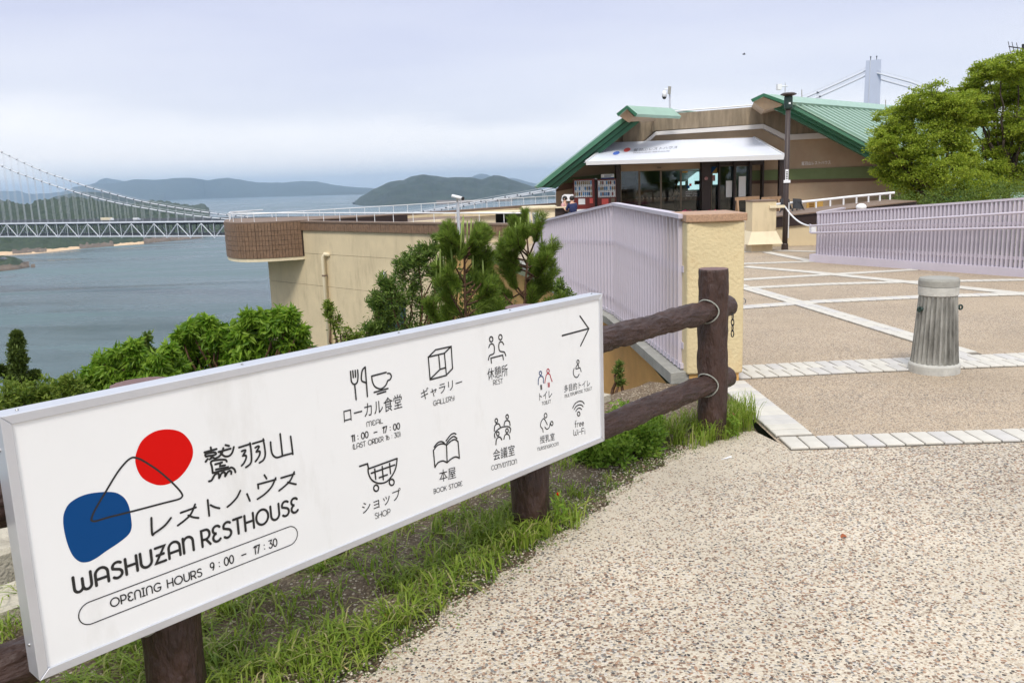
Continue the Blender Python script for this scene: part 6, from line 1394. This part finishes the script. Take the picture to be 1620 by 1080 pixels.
bush('cherry_sapling', 'bright green drooping-leaved sapling left of the first, over the fence post top', 'sapling', bl([(165, 590, 30, .7, 0), (195, 580, 30, .6, .2), (230, 590, 32, .6, 0), (150, 620, 26, .6, 0), (200, 620, 40, .6, .1), (260, 600, 28, .6, 0), (275, 575, 20, .7, .2), (215, 560, 14, .8, 0), (250, 570, 16, .8, 0), (140, 590, 9, .8, 0), (160, 568, 9, .8, .1), (185, 556, 8, .8, 0), (132, 606, 9, .8, .1), (210, 545, 8, .8, 0), (268, 552, 9, .8, .1), (122, 628, 12, .8, 0)], 6.6, .82), .076, .32, 'cherry_leaf', 250, cg, droop=.75, base=at(210, 800, 6.6), curl=.25, spread=1.3)
bush('broadleaf_shoot', 'upright shoot with small oval leaves poking up against the water', 'shoot', bl([(232, 535, 6, 1.4, 0), (229, 550, 8, 1.2, 0), (228, 568, 9, 1.2, 0), (238, 560, 6, 1, 0)], 6.9), .045, .5, 'shrub_leaf', 50, cg, base=at(228, 680, 6.9), up=.8)
bush('privet_bush', 'yellow-green fine-leaved bush at the left edge behind the board', 'bush', bl([(30, 630, 30, .8, 0), (75, 625, 28, .8, .1), (110, 610, 18, 1.2, 0), (60, 650, 40, .7, 0), (115, 640, 34, .7, .1), (15, 665, 40, .8, 0), (100, 680, 50, .7, 0), (-30, 650, 40, .8, .1)], 6.2), .040, .42, 'olive_leaf', 420, cg, base=at(60, 800, 6.2), up=.6)
bush('low_bramble', 'dark leafy undergrowth behind the rail at the far left edge', 'undergrowth', bl([(0, 820, 50, .7, 0), (-60, 800, 50, .7, 0), (20, 770, 40, .7, .2), (40, 840, 40, .5, 0), (-40, 850, 50, .5, 0), (-10, 720, 50, .8, .3)], 4.6), .060, .45, 'cherry_leaf', 300, cg, base=at(0, 880, 4.6))
# juniper with tufted arms
def juniper(label, Y, arms, base):
    t = thing('juniper', label, 'conifer', base, cg); P_, D_ = [], []; st = MB()
    for pts in arms:
        W_ = [at(x, y, Y+rng.uniform(-.1, .1)) for x, y, r_ in pts]; st.tube(W_, [.022]*(len(W_)-1)+[.006], 6)
        for i in range(len(W_)-1):
            for k in range(9):
                f = k/9; c = W_[i]*(1-f)+W_[i+1]*f; r_ = (pts[i][2]*(1-f)+pts[i+1][2]*f)/FP*Y
                for j in range(5):
                    cc = c+norm(rng.normal(size=3))*r_*V3(1, 1, .7)*rng.uniform(.3, 1); n_ = 60; q = cc+rng.normal(size=(n_, 3))*r_*.22; P_.append(q); D_.append(norm(rng.normal(size=(n_, 3)))*.8+V3(0, 0, .5)+norm(cc-c)*.5)
    obj('stem', st, 'bark', t); V, F = leaves(np.concatenate(P_), np.concatenate(D_), .034, .010); bigmesh('foliage', V, F, 'juniper', t)
juniper('dark juniper with tufted arms against the water at the left edge', 6.8, [[(32, 720, 16), (34, 640, 16), (30, 590, 13), (28, 560, 10), (26, 540, 8), (28, 527, 4)], [(30, 610, 10), (46, 600, 10), (58, 590, 4)], [(28, 605, 10), (12, 592, 9), (-4, 582, 4)], [(32, 640, 14), (50, 628, 9), (46, 612, 6)]], at(32, 800, 6.8))
# pines: woody axis, whorled branches, needles, upright candles
def pine(label, Y, trunk, branches, candles, base, nl=.09):
    t = thing('young_pine', label, 'pine', base, 'young pines behind the board'); st = MB(); P_, D_ = [], []; cds = []; CP, CD = [], []
    def needles(a, b_, n_, ln):
        s_ = rng.uniform(0, 1, (n_, 1)); ax = norm(b_-a); q = a*(1-s_)+b_*s_; rad = norm(rng.normal(size=(n_, 3))); rad = rad-ax*(rad @ ax)[:, None]; P_.append(q); D_.append((norm(rad)*rng.uniform(.5, 1.1, (n_, 1))+ax*.75+V3(0, 0, .15))*rng.uniform(.6, 1.2, (n_, 1))); 
    T_ = [at(x, y, Y) for x, y in trunk]; st.tube(T_, [.018-.010*i/len(T_) for i in range(len(T_))], 7)
    extra = []
    for q in range(22):
        i = rng.integers(0, len(trunk)-1); f = rng.uniform(); bx = trunk[i][0]*(1-f)+trunk[i+1][0]*f; by_ = trunk[i][1]*(1-f)+trunk[i+1][1]*f; sd = 1 if q % 2 else -1; ln = rng.uniform(25, 62)*(.45+.55*(by_-trunk[-1][1])/(trunk[0][1]-trunk[-1][1])*1.3); an = rng.uniform(.25, 1.0); extra.append([(bx, by_), (bx+sd*ln*math.cos(an)*.6, by_-ln*math.sin(an)*.45), (bx+sd*ln*math.cos(an), by_-ln*math.sin(an))])
    for br in branches+extra:
        dy = rng.uniform(-.35, .35); W_ = [at(x, y, Y+dy*i/len(br)) for i, (x, y) in enumerate(br)]; st.tube(W_, [.011-.006*i/len(W_) for i in range(len(W_))], 5)
        for i in range(len(W_)-1):
            if i > 0 or len(W_) == 2: needles(W_[i], W_[i+1], 380, nl)
        e_ = W_[-1]; 
        for k in range(3):
            d = norm(W_[-1]-W_[-2]+rng.normal(size=3)*.25*np.linalg.norm(W_[-1]-W_[-2])*2); q = e_+d*.14+V3(0, 0, .05); st.tube([e_, q], [.005, .003], 4); needles(e_, q, 230, nl)
    for cx, y0, y1 in candles:
        dy = rng.uniform(-.15, .15); a, b_ = at(cx, y0, Y+dy), at(cx+rng.uniform(-3, 3), y1, Y+dy); o = np.linalg.norm(b_-a); n_ = 150
        cd = MB(); cds.append(cd); cd.tube([a, a*.5+b_*.5, b_], [.011, .010, .007], 6); s_ = rng.uniform(0, 1, (n_, 1)); ax = norm(b_-a); r_ = norm(rng.normal(size=(n_, 3))); CP.append(a*(1-s_)+b_*s_); CD.append(r_*.25+ax)
        needles(a-ax*.06, a+ax*.03, 120, nl)
    obj('trunk', st, 'bark_red', t, True); V, F = leaves(np.concatenate(P_), np.concatenate(D_), nl, .0040, .05, .2); bigmesh('needles', V, F, 'pine_needle', t)
    V, F = leaves(np.concatenate(CP), np.concatenate(CD), .022, .004, 0, .2); bigmesh('candle_scales', V, F, 'candle', t); [obj('candle', c_, 'candle', t, True) for c_ in cds]
pine('young pine with tall upright candles in front of the cream wall, left of the pair', 8.6, [(742, 640), (740, 560), (737, 500), (735, 450), (735, 405), (735, 392)],
     [[(738, 510), (715, 470), (704, 440)], [(737, 480), (760, 450), (768, 430)], [(736, 450), (722, 425), (712, 410)], [(736, 430), (748, 415), (757, 400)], [(739, 540), (700, 520), (685, 500)], [(739, 545), (775, 525), (790, 505)], [(740, 570), (720, 555), (700, 550)], [(738, 500), (752, 490), (770, 480)], [(736, 412), (727, 396), (722, 380)], [(736, 410), (744, 395), (749, 384)], [(741, 590), (770, 570), (800, 560)], [(738, 520), (728, 500), (716, 488)], [(741, 560), (752, 540), (758, 524)], [(741, 600), (716, 590), (690, 580)]],
     [(733, 398, 343), (728, 405, 352), (739, 400, 350), (744, 402, 347), (716, 422, 392), (697, 448, 394), (703, 450, 402), (691, 450, 404), (748, 432, 404), (765, 440, 412), (712, 430, 404), (630, 520, 472)][:11], at(742, 700, 8.6))
pine('bushy young pine with many candles against the lavender fence, right of the pair', 9.4, [(822, 600), (826, 540), (829, 490), (832, 440), (836, 400)],
     [[(827, 500), (800, 470), (782, 440), (772, 420)], [(829, 470), (810, 440), (800, 410)], [(831, 450), (850, 425), (868, 405)], [(834, 420), (822, 395), (815, 372)], [(835, 410), (845, 385), (852, 365)], [(828, 495), (855, 470), (872, 440)], [(827, 520), (790, 500), (770, 490)], [(828, 520), (860, 505), (878, 490)], [(825, 545), (800, 535), (775, 530)], [(826, 545), (850, 530), (870, 520)], [(830, 460), (812, 470), (795, 460)], [(834, 430), (850, 440), (858, 425)], [(831, 480), (842, 460), (850, 450)], [(836, 402), (834, 380), (832, 362)], [(825, 560), (790, 560), (765, 550)]],
     [(822, 372, 344), (836, 368, 338), (850, 362, 345), (770, 418, 374), (789, 402, 366), (795, 404, 370), (807, 392, 358), (816, 398, 352), (786, 408, 392), (858, 392, 366), (872, 402, 371), (868, 440, 416), (862, 444, 422), (843, 370, 350), (829, 372, 352)], at(822, 680, 9.4))
bush('leafy_shrub', 'dark green shrub with small pointed leaves in front of the tiled window', 'shrub', bl([(662, 415, 18, 1.1, 0), (650, 445, 26, .9, .2), (690, 430, 18, 1, 0), (632, 470, 26, .8, 0), (668, 480, 32, .8, .2), (700, 465, 24, .9, 0), (620, 505, 28, .8, .1), (655, 520, 34, .7, 0), (695, 510, 30, .8, .2), (612, 450, 14, .9, 0), (700, 375, 12, .9, 0), (722, 395, 12, .9, .1), (745, 400, 12, 1, 0), (600, 535, 30, .7, 0), (640, 550, 34, .7, 0), (760, 440, 16, 1, .3), (765, 480, 24, 1, .3), (640, 420, 16, 1, .2), (678, 400, 14, 1, 0), (600, 480, 18, .9, .1), (730, 450, 28, .9, .3), (740, 500, 34, .9, .3), (790, 490, 24, 1, .3), (590, 520, 22, .8, 0), (720, 540, 34, .8, .2)], 9.8), .060, .28, 'shrub_leaf', 330, cg, base=at(668, 640, 9.8), up=.8, droop=-.2)
bush('pale_sapling', 'small light green sapling in front of the drain pipe', 'sapling', bl([(522, 492, 9, 1, 0), (532, 510, 12, 1, 0), (545, 530, 16, .9, 0), (520, 482, 6, 1, 0), (562, 535, 12, .9, 0), (550, 555, 20, .8, .1), (580, 555, 16, .8, 0), (535, 560, 18, .8, 0)], 8.4), .040, .38, 'olive_leaf', 120, cg, base=at(552, 640, 8.4), up=.6)
bush('leafy_shrub', 'low dark leaves at the top corner of the ochre ledge beside the lavender fence', 'shrub', bl([(885, 455, 12, 1, 0), (892, 475, 16, 1, 0), (875, 490, 20, .8, 0), (905, 480, 12, 1, 0)], 10.4), .06, .35, 'shrub_leaf', 150, cg, base=at(885, 540, 10.4), up=.5)
bush('undergrowth', 'dark undergrowth behind the lavender fence at the right edge of the photo', 'undergrowth', [(V3(x, y, .25), .5, .8) for x, y in ((8.2, 12.6), (8.0, 13.6), (8.8, 13.4), (7.6, 14.6), (8.6, 14.8), (9.4, 12.8), (9.3, 11.4), (8.9, 12), (9.8, 10.6))], .06, .5, 'shrub_leaf', 520, stems=False)
bush('horsetail_weed', 'single feathery green weed in the stairwell behind the upper rail', 'weed', bl([(978, 590, 7, 1.5, 0), (981, 606, 8, 1.3, 0), (980, 578, 4, 1.5, 0)], 7.4), .04, .2, 'shrub_leaf', 90, None, base=at(981, 628, 7.4), up=1)
bush('mugwort_clump', 'bright green leafy weed clump below the lower rail left of the fence post', 'weed', [(sn(s, n, z), r_, .8) for s, n, z, r_ in ((-.62, -.25, .08, .12), (-.45, -.32, .12, .13), (-.78, -.18, .07, .10), (-.3, -.38, .09, .11), (-.52, -.12, .06, .09), (-.7, -.35, .12, .11), (-.85, -.3, .06, .08), (-.42, -.18, .07, .08), (-.2, -.3, .07, .07))], .034, .42, 'weed_leaf', 560, None, base=sn(-.55, -.25, 0), up=.8, stems=False)
# grass: tufts of blades
def blades(P, h, w_, lean=.5):
    n_ = len(P); a = rng.uniform(0, 2*math.pi, n_); d = np.stack([np.cos(a), np.sin(a), 0*a], 1); s = np.stack([-np.sin(a), np.cos(a), 0*a], 1); hh = (h*rng.uniform(.45, 1.25, n_))[:, None]; ln = (lean*rng.uniform(.2, 1.4, n_))[:, None]; W_ = (w_*rng.uniform(.6, 1.3, n_))[:, None]/2; up = V3(0, 0, 1)
    b0 = P; b1 = P+up*hh*.45+d*hh*ln*.18; b2 = P+up*hh*(.85-.15*ln)+d*hh*ln*.6; b3 = P+up*hh*(1-.45*ln)+d*hh*ln*1.15
    V = np.stack([b0-s*W_*.7, b0+s*W_*.7, b1-s*W_, b1+s*W_, b2-s*W_*.7, b2+s*W_*.7, b3], 1).reshape(-1, 3); i = np.arange(n_)*7
    F = np.concatenate([np.stack([i+a_, i+b_, i+c_], 1) for a_, b_, c_ in ((0, 1, 3), (0, 3, 2), (2, 3, 5), (2, 5, 4), (4, 5, 6))]); return V, F
def tufts(centers, n_, sp, h, w_, lean):
    P = np.repeat(np.array(centers), n_, 0); P = P+rng.normal(size=P.shape)*V3(sp, sp, 0); return blades(P, h, w_, lean)
L_ = []
cs = []
while len(cs) < 1000:
    s, n = rng.uniform(-4.6, -.75), rng.uniform(-1.0, .42); dens = .5+.5*math.sin(s*2.3+1)*math.cos(n*5+s)+.35*float(fbm(np.array([s*4]), np.array([n*4]), 3, 4))
    edge_n = np.interp(s, [-4, -3, -2.4, -1.3, -.9], [.2, .33, .22, .05, -.1])
    if n > edge_n-.02*rng.uniform(0, 3): continue
    if s > -1.75: dens -= .55
    if s < -2: dens += .15
    if rng.uniform() < dens: cs.append(sn(s, n, 0))
L_.append(tufts(cs, 12, .018, .068, .0060, 1.15))
L_.append(tufts([sn(rng.uniform(-4.4, -2.0), rng.uniform(-.6, .22)) for _ in range(120)], 12, .022, .10, .0075, 1.3))
L_.append(tufts([sn(rng.uniform(-2.0, -1.5), rng.uniform(-.15, .16)) for _ in range(60)], 12, .02, .11, .0065, 1.))
L_.append(tufts([sn(rng.uniform(-1.3, -.2), rng.uniform(-.6, .0)) for _ in range(60)], 7, .015, .05, .005, 1.))
L_.append(tufts([sn(rng.uniform(-6, -3.2), rng.uniform(-1.3, -.8)) for _ in range(70)], 10, .02, .09, .006, 1.))
V, F = catv(L_); g = bigmesh('grass', V, F, 'grass_blade'); g['kind'] = 'stuff'
L_ = [tufts([sn(rng.uniform(-.30, .16), rng.uniform(-.26, .1)) for _ in range(70)], 10, .014, .14, .006, .6), tufts([sn(rng.uniform(.05, .42), rng.uniform(-.16, .14)) for _ in range(60)], 12, .014, .19, .0045, .5)]
V, F = catv(L_); g = bigmesh('grass_clump', V, F, 'grass_blade'); tag(g, 'tall fine grass growing round the foot of the right-hand fence post', 'grass')
# creeping tiny weeds at the paving edge
cs = []
for _ in range(900):
    s = rng.uniform(-3.6, -.2); n = np.interp(s, [-4, -3, -2.4, -1.3, -.9, -.2], [.22, .33, .25, .1, .03, -.02])+rng.normal()*.05-.06; cs.append(sn(s, n, .004))
P = np.repeat(np.array(cs), 7, 0)+rng.normal(size=(6300, 3))*V3(.012, .012, .002); V, F = leaves(P, rng.normal(size=(6300, 3))*V3(1, 1, .3)+V3(0, 0, .3), .009, .006); o = bigmesh('creeping_weeds', V, F, 'shrub_leaf'); o['kind'] = 'stuff'
# loose stones washed onto the soil and the paving edge
n_ = 5200; s = rng.uniform(-4.4, .2, n_); off = np.abs(rng.normal(size=n_))*.22; n0 = np.interp(s, [-4, -3, -2.4, -1.3, -.9, -.2], [.2, .33, .25, .1, .03, -.02])+.05-off
C_ = P3[None]+s[:, None]*D+n0[:, None]*N; C_[:, 2] = .003; r_ = rng.uniform(.0022, .0062, n_)[:, None]
octv = np.array([(1, 0, 0), (0, 1, 0), (-1, 0, 0), (0, -1, 0), (0, 0, .7), (0, 0, -.7)], float); rot = rng.uniform(0, 6.28, n_)
V = np.zeros((n_, 6, 3)); 
for k in range(6): x, y, z = octv[k]; V[:, k, 0] = C_[:, 0]+r_[:, 0]*(x*np.cos(rot)-y*np.sin(rot))*1.25; V[:, k, 1] = C_[:, 1]+r_[:, 0]*(x*np.sin(rot)+y*np.cos(rot)); V[:, k, 2] = C_[:, 2]+r_[:, 0]*z
tri_ = np.array([(0, 1, 4), (1, 2, 4), (2, 3, 4), (3, 0, 4), (1, 0, 5), (2, 1, 5), (3, 2, 5), (0, 3, 5)]); F = (tri_[None]+np.arange(n_)[:, None, None]*6).reshape(-1, 3)
gm = bpy.data.materials.new('loose_grit'); gm.use_nodes = True; MATS['loose_grit'] = gm; a_ = gm.node_tree.nodes; g_ = a_.new('ShaderNodeNewGeometry'); r2_ = a_.new('ShaderNodeValToRGB'); r2_.color_ramp.interpolation = 'CONSTANT'
for i, (p, c) in enumerate(((0, CREAM), (.35, LCR), (.55, BRN), (.7, CREAM), (.82, GRY), (.93, PNK))):
    e_ = r2_.color_ramp.elements[i] if i < 2 else r2_.color_ramp.elements.new(p); e_.position = p; e_.color = tuple(c)+(1,)
gm.node_tree.links.new(g_.outputs['Random Per Island'], r2_.inputs[0]); gm.node_tree.links.new(r2_.outputs[0], a_['Principled BSDF'].inputs['Base Color'])
o = bigmesh('loose_gravel', V.reshape(-1, 3), F, 'loose_grit'); o['kind'] = 'stuff'
# small things lying about
lf_ = gr(1334, 850); t = thing('dead_leaf', 'single dry brown leaf lying on the gravel paving in front', 'leaf', lf_)
local('blade', MB().add([(-.012, -.006, .001), (.0, -.010, .010), (.014, -.004, .003), (.013, .006, .009), (.0, .009, .016), (-.011, .006, .006), (0, 0, .004)], [(0, 1, 6), (1, 2, 6), (2, 3, 6), (3, 4, 6), (4, 5, 6), (5, 0, 6)]), 'dead_leaf', t); local('stalk', MB().tube([(.013, 0, .005), (.022, .004, .002)], .0008, 4), 'dead_leaf', t)
for px, py, lab in ((614, 978, 'orange dead leaf in the grass near the paving edge'),):
    q = gr(px, py); t = thing('dead_leaf', lab, 'leaf', q); local('blade', MB().add([(-.02, -.008, .004), (.018, -.010, .01), (.024, .006, .006), (-.012, .012, .014)], [(0, 1, 2, 3)]), 'dead_leaf', t)
a, b_ = gr(497, 1035), gr(552, 1062); st_ = obj('straw_stalk', MB().tube([a+V3(0, 0, .02), (a+b_)/2+V3(0, 0, .022), b_+V3(0, 0, .006)], .0022, 5), 'dry_straw'); tag(st_, 'long dry straw stalk lying in the grass near the front fence post', 'stalk')
a, b_ = gr(1140, 728), gr(1158, 724); st_ = obj('white_scrap', MB().prism([a+V3(0, 0, .003), b_+V3(0, 0, .003), b_+V3(0, .02, .006)], (0, 0, .0015)), 'white_paint'); tag(st_, 'small white scrap lying on the gravel near the weeds', 'scrap')
# fleabane: small red flower at the middle post and pink one at the right post
for s, n, z, m, lab in ((-1.66, .13, .17, 'print_red', 'small weed with one red flower in front of the middle fence post'), (.02, .13, .15, 'pink_bloom', 'small weed with one pink flower in front of the right-hand fence post')):
    t = thing('flower_weed', lab, 'flower', sn(s, n)); obj('stem', MB().tube([sn(s, n, 0), sn(s, n, z)], .0014, 5), 'grass_blade', t)
    obj('blossom', MB().ball(sn(s, n, z+.004), .0075, 8, 5), m, t); P = sn(s, n, .02)+rng.uniform(0, 1, (60, 1))*V3(0, 0, z*.85)+rng.normal(size=(60, 3))*.012; V, F = leaves(P, rng.normal(size=(60, 3))+V3(0, 0, .6), .035, .010); bigmesh('foliage', V, F, 'weed_leaf', t)
# a far-off bird
bp_ = at(1177, 86, 90); t = thing('bird', 'tiny dark bird in the sky above the rest house', 'bird', bp_); local('body', MB().ball((0, 0, 0), .09, 8, 5, (2, .8, .7)), 'black_metal', t, True)
for s in (-1, 1): local('wing', MB().prism([(-.08, 0, .03), (.08, 0, .03), (.0, s*.32, .1)], (0, 0, .01)), 'black_metal', t)

# ------------------------------------------------------------------ air
hz = bpy.data.materials.new('haze'); hz.use_nodes = True; hn = hz.node_tree.nodes; hn.remove(hn['Principled BSDF']); pv = hn.new('ShaderNodeVolumePrincipled')
pv.inputs['Color'].default_value = (.66, .83, 1, 1); pv.inputs['Density'].default_value = 6.6e-5; pv.inputs['Anisotropy'].default_value = .7
hz.node_tree.links.new(pv.outputs[0], hn['Material Output'].inputs['Volume'])
ho = link('haze', MB().box((-25000, -6500, -94), (25000, 31000, 420)).mesh('haze')); ho.data.materials.append(hz); ho['kind'] = 'stuff'
for o in list(bpy.data.objects):
    if '_inv' in o: del o['_inv']
